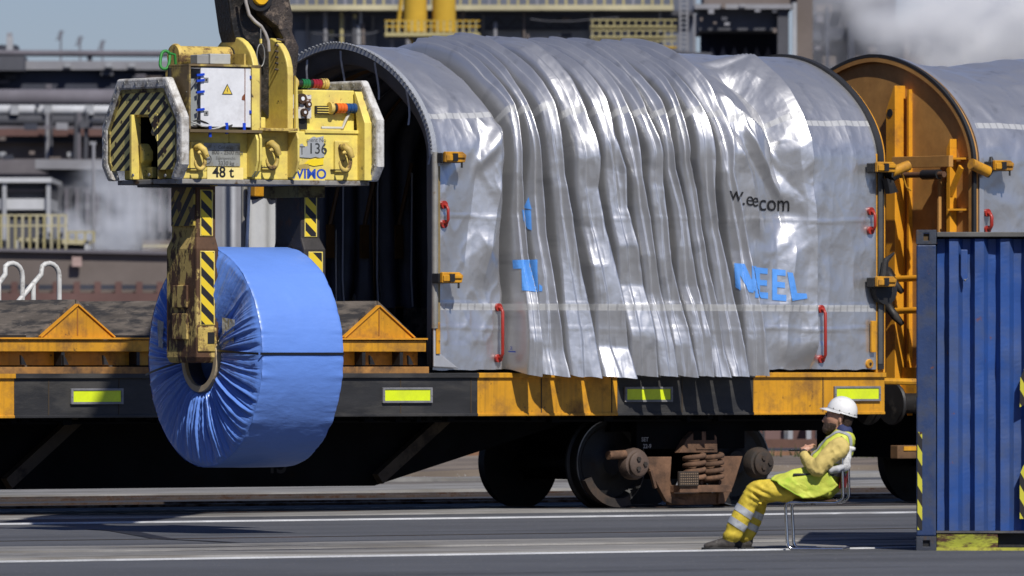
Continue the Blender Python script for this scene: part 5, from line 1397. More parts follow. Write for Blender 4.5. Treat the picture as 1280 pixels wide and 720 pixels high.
# ------------------------------------------------------------ blue container
t0 = 77.4
cx0, cy0, _ = far(1145, 450, t0)
cont = thing('shipping_container', 'blue corrugated shipping container standing on the asphalt at the right edge', 'container', (cx0, cy0, 0), -TH-.05)
CB = mat('container_blue', (.026,.083,.30), .42, var=.16, scale=1.6, dirt=(.05,.075,.15), dirt_amt=.3, dirt_scale=2.2, sharp=.16, dirt2=(.17,.06,.04), dirt2_amt=.09, bump=.15, spec=.5)
CBD = mat('container_post_blue', (.020,.045,.13), .5, var=.2, scale=3, dirt=(.04,.05,.08), dirt_amt=.35, dirt_scale=4, sharp=.1, dirt2=(.13,.04,.025), dirt2_amt=.07, bump=.2)
CASTM = mat('casting_grey', (.035,.042,.06), .6, var=.25, scale=6, dirt=(.07,.05,.04), dirt_amt=.3, dirt_scale=8, bump=.3)
RAILG = mat('top_rail', (.10,.098,.092), .7, var=.25, scale=5, dirt=(.05,.05,.07), dirt_amt=.35, dirt_scale=6, stretch=(.6,1,1))
HAZC = hazard('post_stripes', (.60,.56,.04), .055, 60, ('x','z'), .12, flip=1)
def Cn(b, name, m, parent=None, **k): return b.build(name, m, parent or cont, local=True, **k)
W_, H_, D_ = 2.438, 2.59, 6.06
zt, zb = H_, 0.0
for x in (0, W_-.165):
    for z in (0.0, H_-.118):
        b = MB(); b.ring([(x,z),(x+.165,z),(x+.165,z+.118),(x,z+.118)], [(x+.06,z+.03),(x+.105,z+.03),(x+.105,z+.092),(x+.06,z+.092)] if z > 1 else [(x+.055,z+.035),(x+.11,z+.035),(x+.11,z+.085),(x+.055,z+.085)], 'y', -.004, .17)
        k = Cn(b, 'corner_casting', CASTM, bevel=.006)
        b = MB(); b.box(x+.055, x+.11, .02, .03, z+.03, z+.095); Cn(b, 'casting_hole', mat('hole_brown', (.10,.06,.02), .8) if z > 1 else BLK, k)
    b = MB(); b.box(x+.003, x+.162, .0, .14, .12, H_-.12); Cn(b, 'corner_post', CBD, bevel=.012)
b = MB(); b.box(.167, W_-.167, -.002, .11, H_-.058, H_-.018); Cn(b, 'top_rail', RAILG, bevel=.006)
b = MB(); b.box(.0, W_, .0, D_, H_-.03, H_-.026); Cn(b, 'roof', CBD)
# corrugated front
xs = []; x = .17; y_in, y_out = .115, .030
pit = [.062,.036,.072,.036]
k = 0; pts = [(x, y_in)]
while x < W_-.17:
    for i, w_ in enumerate(pit):
        x += w_
        pts.append((x, [y_out, y_out, y_in, y_in][(i+0) % 4] if False else [y_in, y_out, y_out, y_in][i]))
        if x >= W_-.17: break
pts = [(min(p[0], W_-.168), p[1]) for p in pts]
# rows give the sheet its dents
b = MB(); nz_ = 60; z0_, z1_ = .163, H_-.073
for j in range(nz_+1):
    z = z0_+(z1_-z0_)*j/nz_
    for (px_, y_) in pts: b.v.append((px_, y_ + .012*float(vnoise(px_*3.1, z*2.2, 3.3)) + .006*float(vnoise(px_*9, z*7, 1.3)), z))
n = len(pts)
b.f = [(j*n+i, j*n+i+1, (j+1)*n+i+1, (j+1)*n+i) for j in range(nz_) for i in range(n-1)]
Cn(b, 'corrugated_wall', CB, fix=False)
b = MB(); b.box(.165, W_-.165, .02, .12, .145, .162); Cn(b, 'bottom_lip', RAILG)
# left side wall, set in from the post
b = MB(); 
pp = []; y = .15
while y < D_-.2: pp += [(.04, y),(.04, y+.07),(.076, y+.14),(.076, y+.21)]; y += .28
for z in (.16, H_-.07):
    for q in pp: b.v.append((q[0], q[1], z))
n = len(pp); b.f = [(i, i+1, n+i+1, n+i) for i in range(n-1)]; Cn(b, 'side_wall', CB, fix=False)
b = MB(); b.box(W_-.08, W_-.04, .15, D_, .16, H_-.04); Cn(b, 'side_wall', CB)
b = MB(); b.box(.0, W_, D_-.1, D_, .12, H_-.04); Cn(b, 'rear_wall', CBD)
b = MB(); b.box(.01, .09, .14, D_, .0, .14); Cn(b, 'side_rail', CBD)
b = MB(); b.box(.01, .09, .14, D_, H_-.1, H_-.032); Cn(b, 'side_rail', CBD)
# lower beam in chipped yellow paint and fork pocket
b = MB(); b.box(.165, .66, .03, .12, .012, .143)
Cn(b, 'bottom_rail', mat('rail_yellow_worn', (.34,.36,.03), .6, var=.2, scale=5, dirt=(.06,.022,.018), dirt_amt=.52, dirt_scale=5, sharp=.05, dirt2=(.03,.02,.02), dirt2_amt=.2, stretch=(.6,1,2), bump=.3), bevel=.01)
b = MB(); b.box(.165, W_-.17, .012, .029, .004, .028); Cn(b, 'bottom_flange', mat('flange_yellow', (.45,.44,.05), .6, var=.2, dirt=(.1,.06,.03), dirt_amt=.3, dirt_scale=6))
b = MB(); b.box(.665, W_-.17, .10, .12, .012, .143); Cn(b, 'pocket_back', BLK)
b = MB(); b.box(1.1, W_-.17, .03, .09, .03, .143); Cn(b, 'bottom_rail', CBD)
b = MB(); b.box(.02, W_-.02, .2, D_-.05, .11, .14); Cn(b, 'floor', BLK)
# stripes on the post and on the wall
b = MB(); b.box(.012, .05, -.004, -.0005, .17, .96); Cn(b, 'stripe_strip', HAZC)
b = MB(); b.prism([(.835,.26),(.915,.26),(.915,.80),(.835,.62)], 'y', .012, .018); Cn(b, 'stripe_strip', HAZC)
b = MB(); b.prism([(.835,1.16),(.915,1.2),(.915,1.56),(.84,1.40)], 'y', .012, .018); Cn(b, 'stripe_strip', HAZC)
# document holder bracket, rust marks, slots in the post
b = MB(); x, z = .36, 2.33
b.prism([(x,z+.10),(x+.055,z+.10),(x+.055,z-.12),(x+.045,z-.155),(x+.02,z-.155),(x+.0,z-.11)], 'y', .004, .04); k = Cn(b, 'lashing_bracket', CB, bevel=.006)
b = MB(); b.tube([(x+.02,.02,z-.13),(x+.035,-.0,z-.15),(x+.05,.02,z-.13)], .008, 6); Cn(b, 'bracket_ring', GREY, k)
for z in (2.25, 1.30): b = MB(); b.box(.004, .012, -.006, .0, z-.06, z+.03); Cn(b, 'post_slot', BLK)
# ------------------------------------------------------------ chair and resting worker
PG = far(1020, 450, 77.7)
PR = -TH - .15
SP = F/77.7
def Q(px, py, y=0.0):                    # photo pixel -> local point of chair and worker, y = depth offset
    return Vector(((px-1020)/SP - .155*y, y, (EYE + (450-py)/SP)))
chair = thing('chair', 'chrome cantilever chair with dark armrest and red backrest under the worker', 'chair', (PG.x, PG.y, 0), PR)
def Ch(b, name, m, parent=None, **k): return b.build(name, m, parent or chair, local=True, **k)
def bend(pts, r=.05, n=6):
    pts = [Vector(p) for p in pts]; out = [pts[0]]
    for i in range(1, len(pts)-1):
        a, c, d = pts[i-1], pts[i], pts[i+1]
        u = (a-c).normalized(); v = (d-c).normalized(); rr = min(r, (a-c).length*.45, (d-c).length*.45)
        for k in range(n+1):
            t = k/n; out.append((c+u*rr)*(1-t)**2 + c*2*t*(1-t) + (c+v*rr)*t**2)
    return out + [pts[-1]]
yw = .21
for y in (-yw, yw):
    sx = .0
    P_ = [Vector((.24,y,.014)), Vector((-.205,y,.014)), Vector((-.225,y,.39)), Vector((.19,y,.385)), Vector((.245,y,.42)), Vector((.235,y,.80))]
    b = MB(); b.tube(bend(P_, .055), .0125, 12); Ch(b, 'frame_tube', CHROME, smooth=60)
    if y < 0:
        b = MB(); b.box(-.16, .17, y-.02, y+.03, .605, .625); Ch(b, 'armrest', mat('armrest_black', (.02,.02,.022), .5), bevel=.008)
        b = MB(); b.tube([(.02, y+.005, .385),(.06, y+.005, .605)], .008, 8)
b = MB(); b.tube([(.235,-yw,.014),(.24,yw,.014)], .0125, 10); Ch(b, 'cross_tube', CHROME, smooth=60)
b = MB(); b.box(-.17, .20, -yw+.02, yw-.02, .392, .412); Ch(b, 'seat', mat('seat_brown', (.06,.025,.015), .35, var=.2), bevel=.01)
b = MB(); b.prism([(.205,.50),(.225,.50),(.27,.84),(.25,.84)], 'y', -yw+.015, yw-.015); Ch(b, 'backrest', mat('backrest_red', (.30,.03,.025), .5, var=.2), bevel=.01)
for y in (-yw, yw): b = MB(); b.tube([(-.0,y,.384),(.0,y,.372)], .018, 8); Ch(b, 'rubber_buffer', BLK)

def etube(b, rows, n=18):
    """rows = (point, in-plane radius, depth radius); rounded ends"""
    P = [Vector(r[0]) for r in rows]; m = len(P); vs = []
    Ya = Vector((0,1,0))
    allr = []
    d0 = (P[1]-P[0]).normalized(); d1 = (P[-1]-P[-2]).normalized()
    seq = []
    for k in (0.15,.5,.85): seq.append((P[0]-d0*rows[0][1]*math.sqrt(1-k*k)*.8, rows[0][1]*k, rows[0][2]*k, d0))
    for i in range(m):
        d = (P[min(i+1,m-1)]-P[max(i-1,0)]).normalized(); seq.append((P[i], rows[i][1], rows[i][2], d))
    for k in (.85,.5,.15): seq.append((P[-1]+d1*rows[-1][1]*math.sqrt(1-k*k)*.8, rows[-1][1]*k, rows[-1][2]*k, d1))
    for p, ra, rb, d in seq:
        a = Ya - d*Ya.dot(d)
        if a.length < .3: a = Vector((1,0,0)) - d*d.x
        a.normalize(); c = d.cross(a)
        for k in range(n):
            t = 2*PI*k/n; vs.append(p + c*(ra*math.cos(t)) + a*(rb*math.sin(t)))
    fs = [tuple(range(n-1,-1,-1)), tuple((len(seq)-1)*n+k for k in range(n))]
    for i in range(len(seq)-1):
        for k in range(n): fs.append((i*n+k, i*n+(k+1)%n, (i+1)*n+(k+1)%n, (i+1)*n+k))
    b.add(vs, fs)
def organic(b, name, m, parent, voxel=.012, smooth=3, disp=None):
    me = bpy.data.meshes.new('tmp'); me.from_pydata(b.v, [], b.f)
    bm = bmesh.new(); bm.from_mesh(me); bmesh.ops.recalc_face_normals(bm, faces=bm.faces); bm.to_mesh(me); bm.free()
    o = bpy.data.objects.new('tmp', me); col.objects.link(o)
    r = o.modifiers.new('r', 'REMESH'); r.mode = 'VOXEL'; r.voxel_size = voxel
    s = o.modifiers.new('s', 'SMOOTH'); s.factor = .5; s.iterations = smooth
    dg = bpy.context.evaluated_depsgraph_get(); me2 = bpy.data.meshes.new_from_object(o.evaluated_get(dg))
    bpy.data.objects.remove(o)
    if disp:
        n = len(me2.vertices); co = np.empty(n*3); me2.vertices.foreach_get('co', co); co = co.reshape(-1,3)
        nr = np.empty(n*3); me2.vertices.foreach_get('normal', nr); nr = nr.reshape(-1,3)
        co = co + nr*disp(co)[:,None]; me2.vertices.foreach_set('co', co.ravel()); me2.update()
    me2.name = name; me2.materials.clear(); me2.materials.append(m); me2.shade_smooth()
    o = bpy.data.objects.new(name, me2); col.objects.link(o); o.parent = parent; return o

worker = thing('person', 'man in white helmet, yellow work clothes and green high-visibility vest dozing on the chair', 'person', (PG.x, PG.y, 0), PR)
def Wk(b, name, m, parent=None, **k): return b.build(name, m, parent or worker, local=True, **k)
SKIN = mat('skin', (.50,.27,.18), .5, var=.1, scale=20)
TROU = mat('trouser_yellow', (.66,.50,.04), .7, var=.12, scale=7, dirt=(.36,.26,.03), dirt_amt=.28, dirt_scale=9, sharp=.12, bump=.3, bump_scale=120)
SLEE = mat('sleeve_yellow', (.62,.48,.15), .8, var=.08, scale=10, bump=.25, bump_scale=160)
VEST = mat('vest_green', (.60,.65,.08), .6, var=.1, scale=9, dirt=(.40,.55,.05), dirt_amt=.25, dirt_scale=11, sharp=.12, bump=.3, bump_scale=100)
RETRO = mat('retro_band', (.46,.48,.50), .4, metal=.2, var=.15, scale=14, dirt=(.3,.31,.32), dirt_amt=.3, dirt_scale=16)
HELM = mat('helmet_white', (.78,.78,.77), .3, var=.03, scale=10, dirt=(.55,.54,.50), dirt_amt=.12, dirt_scale=18, coat=.4)
HAIR = mat('hair_brown', (.05,.028,.018), .8, var=.35, scale=60, bump=1, bump_scale=150)
SHOE = mat('shoe_dark', (.055,.048,.042), .6, var=.3, scale=20, dirt=(.12,.11,.10), dirt_amt=.3, dirt_scale=20, bump=.4)
hip = Q(1018,611); chest = Q(1041,566); neck = Q(1054,541)
kn = Q(942,613,-.13); kf = Q(952,618,.14); an = Q(911,674,-.13); af = Q(930,676,.14)
sh_n = Q(1049,557,-.215); el_n = Q(1019,586,-.27); wr_n = Q(1004,566,-.07)
sh_f = Q(1050,556,.19); el_f = Q(1016,585,.22); wr_f = Q(1007,564,.06)
# the body itself: torso, neck, head, arms, hands, legs in one skin
b = MB()
etube(b, [(hip,.11,.15),(hip.lerp(chest,.5),.10,.14),(chest,.11,.16),(Q(1050,552),.08,.15)])
etube(b, [(Q(1051,548),.055,.055),(Q(1049,530),.05,.052)])
head_c = Q(1046,520)
etube(b, [(Q(1050,508),.085,.07),(Q(1048,518),.095,.075),(Q(1043,527),.085,.068),(Q(1040,533),.055,.05)])
etube(b, [(Q(1031.5,522),.012,.012),(Q(1029.5,526.5),.016,.015)], 10)          # nose
for y in (-.075,.075): etube(b, [(Q(1050,521,y),.012,.008),(Q(1050,528,y),.010,.008)], 8)
for s, sh, el, wr in ((-1,sh_n,el_n,wr_n),(1,sh_f,el_f,wr_f)):
    etube(b, [(sh,.055,.055),(sh.lerp(el,.5),.045,.045),(el,.038,.038)]); etube(b, [(el,.038,.038),(el.lerp(wr,.5),.034,.034),(wr,.026,.026)])
def handmesh(b, wr, d, up, side):
    """palm, four bent fingers of unequal length and a thumb from the side of the palm"""
    d = d.normalized(); up = up.normalized(); sd_ = d.cross(up).normalized()
    etube(b, [(wr,.022,.028),(wr+d*.04,.018,.036),(wr+d*.085,.014,.038)], 12)
    for k, ln in enumerate((.072,.082,.078,.060)):
        o = wr + d*.088 + sd_*(.030-.020*k)
        p1 = o + d*ln*.42; p2 = p1 + (d*.75-up*.55).normalized()*ln*.33; p3 = p2 + (d*.3-up*.9).normalized()*ln*.26
        b.tube([o-d*.012, o, p1, p2, p3], [.0095,.0095,.009,.0083,.0065], 8)
    o = wr + d*.025 + sd_*.03*side; p1 = o + (d*.6+sd_*.7*side).normalized()*.04; p2 = p1 + (d*.9-up*.2).normalized()*.03
    b.tube([o, p1, p2], [.013,.011,.008], 8)
handmesh(b, wr_n, Vector((.25,.60,.38)), Vector((-.5,-.3,.8)), 1)
handmesh(b, wr_f, Vector((.05,-.8,.25)), Vector((-.3,-.2,.9)), -1)
for k, a, hy in ((kn,an,-.09),(kf,af,.09)):
    h2 = Vector((hip.x-.01, hy, hip.z-.02)); etube(b, [(h2,.085,.08),(h2.lerp(k,.5),.075,.07),(k,.055,.055)]); etube(b, [(k,.055,.055),(k.lerp(a,.35),.055,.05),(a,.04,.04),(a-Vector((0,0,.04)),.04,.04)])
organic(b, 'body', SKIN, worker, .0085, 2)
# trousers
def tdisp(co):
    x, y, z = co[:,0], co[:,1], co[:,2]
    low = 1-sm(z, .05, .30)
    k = .007*(ridged(x*7+z*3, z*11-x*5, y*6, 3)-.45) + low*.006*np.sin(z*72+3*vnoise(x*8,y*8,z*3)+x*12)
    k += .012*(ridged(x*5-z*6+2, z*5+x*9, y*4+3, 2)-.5)*sm(z,.3,.4)
    kn_ = np.exp(-((x-kn.x-.04)/.07)**2-((z-kn.z+.03)/.07)**2); k += kn_*.016*np.sin((x*.5+z)*110)
    return k
b = MB()
for k, a, hy in ((kn,an,-.095),(kf,af,.095)):
    h2 = Vector((hip.x+.01, hy, hip.z-.0))
    etube(b, [(h2,.100,.092),(h2.lerp(k,.35)+Vector((0,0,.0)),.098,.09),(h2.lerp(k,.75)+Vector((0,0,.005)),.088,.083),(k+Vector((.0,0,.0)),.078,.077)])
    etube(b, [(k,.078,.077),(k.lerp(a,.3),.080,.078),(k.lerp(a,.7),.080,.078),(a+Vector((.006,0,.01)),.068,.066),(a+Vector((.0,0,-.0)),.060,.060)])
etube(b, [(Vector((hip.x+.02,-.05,hip.z)),.12,.12),(Vector((hip.x+.02,.05,hip.z)),.12,.12)])
etube(b, [(hip,.12,.16),(hip.lerp(chest,.35),.11,.15)])
trou = organic(b, 'trousers', TROU, worker, .010, 2, tdisp)
from mathutils.bvhtree import BVHTree
tb = BVHTree.FromPolygons([v.co for v in trou.data.vertices], [tuple(p.vertices) for p in trou.data.polygons])
def band(k, a, t0, t1):
    d = (a-k).normalized(); Yv = Vector((0,1,0)); c = d.cross(Yv).normalized(); bb = MB(); n = 44; vs = []; rows = 5
    for i in range(rows+1):
        p = k.lerp(a, t0+(t1-t0)*i/rows)
        for q in range(n):
            an_ = 2*PI*q/n; dr = c*math.cos(an_) + Yv*math.sin(an_)
            hit, nor, _, _ = tb.ray_cast(p + d*(.010*math.cos(an_-.6)) , dr, .13)
            vs.append((hit if hit is not None else p+dr*.085) + dr*.004)
    bb.add(vs, [(i*n+q, i*n+(q+1)%n, (i+1)*n+(q+1)%n, (i+1)*n+q) for i in range(rows) for q in range(n)])
    return Wk(bb, 'reflective_band', RETRO, smooth=60)
for k, a in ((kn,an),(kf,af)):
    band(k, a, .36, .49); band(k, a, .62, .75)
# shoes
for px, y in ((906,-.13),(929,.14)):
    o = Q(px, 688, y)
    b = MB(); etube(b, [(o+Vector((.035,0,.055)),.05,.048),(o+Vector((-.04,0,.050)),.048,.046),(o+Vector((-.11,0,.040)),.036,.05),(o+Vector((-.16,0,.034)),.028,.045)])
    etube(b, [(o+Vector((.03,0,.12)),.052,.05),(o+Vector((.03,0,.06)),.05,.048)])
    # flatten the sole
    s_ = organic(b, 'shoe', SHOE, worker, .009, 2)
    for v in s_.data.vertices:
        if v.co.z < o.z+.018: v.co.z = o.z+.018
    b = MB(); b.prism([(o.x+.09,y-.045),(o.x+.09,y+.045),(o.x-.02,y+.042),(o.x-.12,y+.055),(o.x-.185,y+.03),(o.x-.20,y),(o.x-.185,y-.035),(o.x-.12,y-.055),(o.x-.02,y-.042)], 'z', .004, .024)
    Wk(b, 'sole', mat('sole_black', (.02,.02,.02), .7), s_, bevel=.004)
    b = MB()
    for i in range(4): b.tube([(o.x-.05+.02*i,y-.03,.108+.006*i),(o.x-.045+.02*i,y,.114+.006*i),(o.x-.05+.02*i,y+.03,.108+.006*i)], .0035, 5)
    Wk(b, 'laces', mat('lace', (.16,.15,.14), .8), s_, stuff=True)
# sleeves and vest
def sdisp(co): return .012*(ridged(co[:,0]*9+co[:,2]*6, co[:,2]*9-co[:,0]*7, co[:,1]*6, 3)-.5)
for sh, el, wr in ((sh_n,el_n,wr_n),(sh_f,el_f,wr_f)):
    b = MB(); etube(b, [(sh+Vector((.0,0,-.005)),.088,.075),(sh.lerp(el,.45)+Vector((.0,0,-.0)),.083,.072),(el+Vector((.008,0,.0)),.068,.062)])
    etube(b, [(el,.066,.060),(el.lerp(wr,.5)+Vector((-.01,0,.0)),.055,.055),(el.lerp(wr,.86)+Vector((-.008,0,0)),.040,.042)])
    organic(b, 'sleeve', SLEE, worker, .010, 2, sdisp)
def vdisp(co):
    x, y, z = co[:,0], co[:,1], co[:,2]
    return .014*(ridged(x*5+z*4, z*6-x*5, y*4, 3)-.45) + .006*np.sin(x*40+z*25+4*vnoise(x*5,y*5,z*5))
b = MB()
etube(b, [(Q(1026,606),.16,.205),(Q(1030,594),.165,.21),(Q(1037,577),.170,.205),(Q(1048,560),.135,.19),(Q(1054,548),.095,.155)], 26)
vest = organic(b, 'vest', VEST, worker, .011, 3, vdisp)
# skirt of the vest: one sheet over the lap, hem slanting from the thigh down to the seat
TT = [Q(1030,578),Q(1012,584),Q(996,588),Q(982,592),Q(971,596),Q(967,598)]
BB = [Q(1052,606),Q(1046,613),Q(1036,618),Q(1026,621),Q(1018,623),Q(1010,624)]
ns, nph = 48, 60
def lerp_path(P_, s_):
    f = s_*(len(P_)-1); i = min(int(f), len(P_)-2); return P_[i].lerp(P_[i+1], f-i)
vs = []
for i in range(ns+1):
    s_ = i/ns; T0, B0 = lerp_path(TT, s_), lerp_path(BB, s_)
    for j in range(nph+1):
        u = -1+2*j/nph; au = abs(u)
        yy = math.copysign(.235*min(1, (au/.55))**.75 if au < .55 else .235, u)
        g = 0 if au < .30 else ((au-.30)/.70)**1.15
        p = T0.lerp(B0, g); sag = .018*math.sin(au/.3*PI) if au < .3 else 0
        k = .010*float(ridged(p.x*7+p.z*5+u, p.z*9-p.x*6, u*2.2, 2)) + .008*math.sin(s_*9+u*7)*s_
        vs.append((p.x - k*.5, yy + math.copysign(k*1.2, u)*(au > .3), p.z + k*.8 - sag + (.012*math.sin(u*16+s_*3)*s_ if au < .5 else 0)))
b = MB(); b.add(vs, [(i*(nph+1)+j, (i+1)*(nph+1)+j, (i+1)*(nph+1)+j+1, i*(nph+1)+j+1) for i in range(ns) for j in range(nph)])
sk = Wk(b, 'vest_skirt', VEST, vest, smooth=70); so_ = sk.modifiers.new('cloth', 'SOLIDIFY'); so_.thickness = .006
b = MB(); he = [Vector(vs[ns*(nph+1)+j]) for j in range(nph+1)]
b.tube(he, .005, 6); Wk(b, 'hem', mat('hem_green', (.30,.45,.03), .7), sk, smooth=60)
for s in (-1, 1):
    b = MB(); y = s*.12
    for y2 in (s*.115,):
        P_ = [Q(1006,592,0),Q(1018,568,0),Q(1027,550,0),Q(1038,541,0),Q(1052,537,0),Q(1064,545,0),Q(1071,560,0),Q(1069,577,0),Q(1058,598,0)]
    # strip over the shoulder, laid on the vest by a short search outwards
    vs = []
    import mathutils
    from mathutils.bvhtree import BVHTree
    bvh = BVHTree.FromPolygons([v.co for v in vest.data.vertices], [tuple(p.vertices) for p in vest.data.polygons])
    fine = []
    for i in range(len(P_)-1):
        for k in range(5): fine.append(P_[i].lerp(P_[i+1], k/5))
    for p in fine:
        for yy in (y2-.024, y2+.024):
            q = Vector((p.x, yy, p.z)); loc, nor, _, _ = bvh.find_nearest(q)
            vs.append(Vector((loc.x, loc.y, loc.z)) + nor*.006)
    b.add(vs, [(2*i,2*i+1,2*i+3,2*i+2) for i in range(len(fine)-1)]); Wk(b, 'vest_band', RETRO, vest, smooth=60, fix=False)
b = MB(); vs = []; n = 60
P0, P1 = Q(1000,575), Q(1064,598)
ax = (P1-P0).normalized(); cc = Q(1033,586)
for k in range(n+1):
    t = 2*PI*k/n
    for dd in (-.022,.022):
        q = cc + ax*(.17*math.cos(t)) + Vector((0,.26*math.sin(t),0)) + Vector((-ax.z,0,ax.x))*dd
        loc, nor, _, _ = bvh.find_nearest(q); vs.append(loc+nor*.006)
b.add(vs, [(2*i,2*i+1,2*i+3,2*i+2) for i in range(n)]); Wk(b, 'vest_band', RETRO, vest, smooth=60, fix=False)
# collar, beard, hair, eye, eyebrow
b = MB(); etube(b, [(Q(1056,541),.070,.085),(Q(1053,536),.062,.072)]); organic(b, 'collar', mat('collar_navy', (.02,.03,.10), .8), worker, .009, 2)
b = MB(); b.tube([Q(1044,549,-.15),Q(1051,546,-.16),Q(1057,551,-.18),Q(1058,562,-.20),Q(1055,572,-.205)], .007, 6); Wk(b, 'armhole_trim', mat('trim_black', (.015,.015,.015), .7), smooth=60)
def hdisp(co): return .006*(ridged(co[:,0]*40, co[:,1]*40, co[:,2]*25, 3)-.4)
b = MB(); etube(b, [(Q(1044,530),.055,.066),(Q(1038,534),.055,.06),(Q(1033,538),.035,.045)]); etube(b, [(Q(1033,530),.018,.035),(Q(1032,536),.03,.04)])
organic(b, 'beard', HAIR, worker, .007, 1, hdisp)
b = MB(); etube(b, [(Q(1058,516),.06,.074),(Q(1059,526),.05,.066),(Q(1057,534),.035,.05)]); organic(b, 'hair', HAIR, worker, .007, 1, hdisp)
for y in (-.032,.032):
    b = MB(); b.lathe([(.0,-.012),(.009,-.009),(.012,0),(.009,.009),(.0,.012)], tuple(Q(1033.5,519.5,y)), 'y', 10); Wk(b, 'eye', mat('eye_dark', (.03,.02,.02), .3), smooth=60)
    b = MB(); p = Q(1033,517,y); b.tube([p+Vector((0,-.02,0)), p+Vector((-.004,0,.004)), p+Vector((0,.02,0))], .005, 6); Wk(b, 'eyebrow', HAIR)
# helmet: tilted shell with peak and rivets
hm = MB(); n_a, n_r = 40, 14; vs = []; tilt = -.28
hc = Q(1053.5, 512.5)
def hrot(x, y, z):
    c, s = math.cos(tilt), math.sin(tilt); return Vector((hc.x + x*c - z*s, y, hc.z + x*s + z*c))
tilt = .0
ct_, st_ = math.cos(-.30), math.sin(-.30)
def hr(x, y, z): return Vector((hc.x + x*ct_ - z*st_*-1*-1, y, hc.z + x*st_ + z*ct_))
hrx = lambda x, y, z: Vector((hc.x + x*ct_ - z*st_, y, hc.z + x*st_ + z*ct_))
for i in range(n_r+1):
    f = i/n_r*PI/2
    for k in range(n_a):
        t = 2*PI*k/n_a; rr = math.cos(f)**.85; x = .126*rr*math.cos(t); y = .102*rr*math.sin(t); z = .126*math.sin(f)
        if abs(y) < .02: z += .004*(1-abs(y)/.02)
        vs.append(hrx(x, y, z-.02))
hm.add(vs, [(i*n_a+k, i*n_a+(k+1)%n_a, (i+1)*n_a+(k+1)%n_a, (i+1)*n_a+k) for i in range(n_r) for k in range(n_a)])
helmet = Wk(hm, 'helmet', HELM, smooth=60, fix=False)
sol = helmet.modifiers.new('shell', 'SOLIDIFY'); sol.thickness = .004
b = MB(); vs = []
for k in range(25):
    t = PI/2 + PI*k/24
    c, s = math.cos(t), math.sin(t); pk = .05*max(0,-c)**1.3
    vs += [hrx(.125*c, .101*s, -.018), hrx((.131+pk)*c, .107*s, -.026-pk*.25), hrx((.131+pk)*c, .107*s, -.032-pk*.25), hrx(.125*c, .101*s, -.026)]
b.add(vs, [(4*i+a, 4*i+4+a, 4*i+4+(a+1)%4, 4*i+(a+1)%4) for i in range(24) for a in range(4)]); Wk(b, 'helmet_peak', HELM, helmet, smooth=50)
b = MB(); b.tube([hrx(.128*math.cos(t), .104*math.sin(t), -.022) for t in np.linspace(0,2*PI,41)[:-1]], .005, 6, closed=True); Wk(b, 'helmet_brim', HELM, helmet, smooth=60)
for t in (-2.1,-1.65,-1.0,-.5):
    p = hrx(.128*math.cos(t), .104*math.sin(t), -.006); b = MB(); b.lathe([(.006,-.004),(.006,.003)], tuple(p), 'y', 8); Wk(b, 'rivet', GREY, helmet)
b = MB(); b.tube([Q(1003.5,565,-.07), Q(1006,568,-.10)], .033, 12); Wk(b, 'watch', BLK, bevel=.003)
# dark phone held in the hands: a thing of its own
b = MB(); p = Q(996,562.5,-.05); b.box(p.x-.065, p.x+.05, p.y-.03, p.y+.03, p.z-.008, p.z+.006)
ph = tag(b.build('phone', mat('phone_black', (.015,.015,.016), .3), None, local=True, bevel=.004), 'small flat black phone held in the hands of the resting man', 'phone'); ph.location = (PG.x, PG.y, 0); ph.rotation_euler = (0,0,PR)
# white work gloves hung over the chair back
GLV = mat('glove_white', (.68,.68,.67), .8, var=.1, scale=20, dirt=(.38,.38,.38), dirt_amt=.3, dirt_scale=18, bump=.5, bump_scale=90)
b = MB()
c0 = Vector((.265,-.14,.79)); 
etube(b, [(c0+Vector((.055,0,.03)),.022,.05),(c0+Vector((.0,0,.045)),.026,.055),(c0+Vector((-.055,-.01,-.0)),.03,.055),(c0+Vector((-.08,-.01,-.07)),.03,.05)])
etube(b, [(c0+Vector((.03,-.02,.04)),.025,.04),(c0+Vector((-.0,-.03,-.02)),.045,.045),(c0+Vector((-.01,-.03,-.12)),.045,.04)])
for k in range(4): b.tube([c0+Vector((-.06,-.05+.025*k,-.03)), c0+Vector((-.11-.006*k,-.05+.025*k,-.09)), c0+Vector((-.125,-.05+.025*k,-.12+.01*k))], [.014,.012,.009], 8)
gl = organic(b, 'work_glove', GLV, None, .008, 2, lambda co: .007*(ridged(co[:,0]*14, co[:,1]*14, co[:,2]*14, 3)-.5))
tag(gl, 'white work glove draped over the back of the chair', 'glove'); gl.location = (PG.x, PG.y, 0); gl.rotation_euler = (0,0,PR)
b = MB()
etube(b, [(Q(1038,588,-.23),.03,.04),(Q(1046,586,-.235),.032,.04),(Q(1052,584,-.22),.026,.04)])
gl = organic(b, 'work_glove', mat('glove_grey', (.45,.46,.48), .8, var=.12, scale=20), None, .008, 2, lambda co: .006*(ridged(co[:,0]*16, co[:,1]*16, co[:,2]*16, 3)-.5))
tag(gl, 'grey work glove lying on the rear end of the chair armrest', 'glove'); gl.location = (PG.x, PG.y, 0); gl.rotation_euler = (0,0,PR)
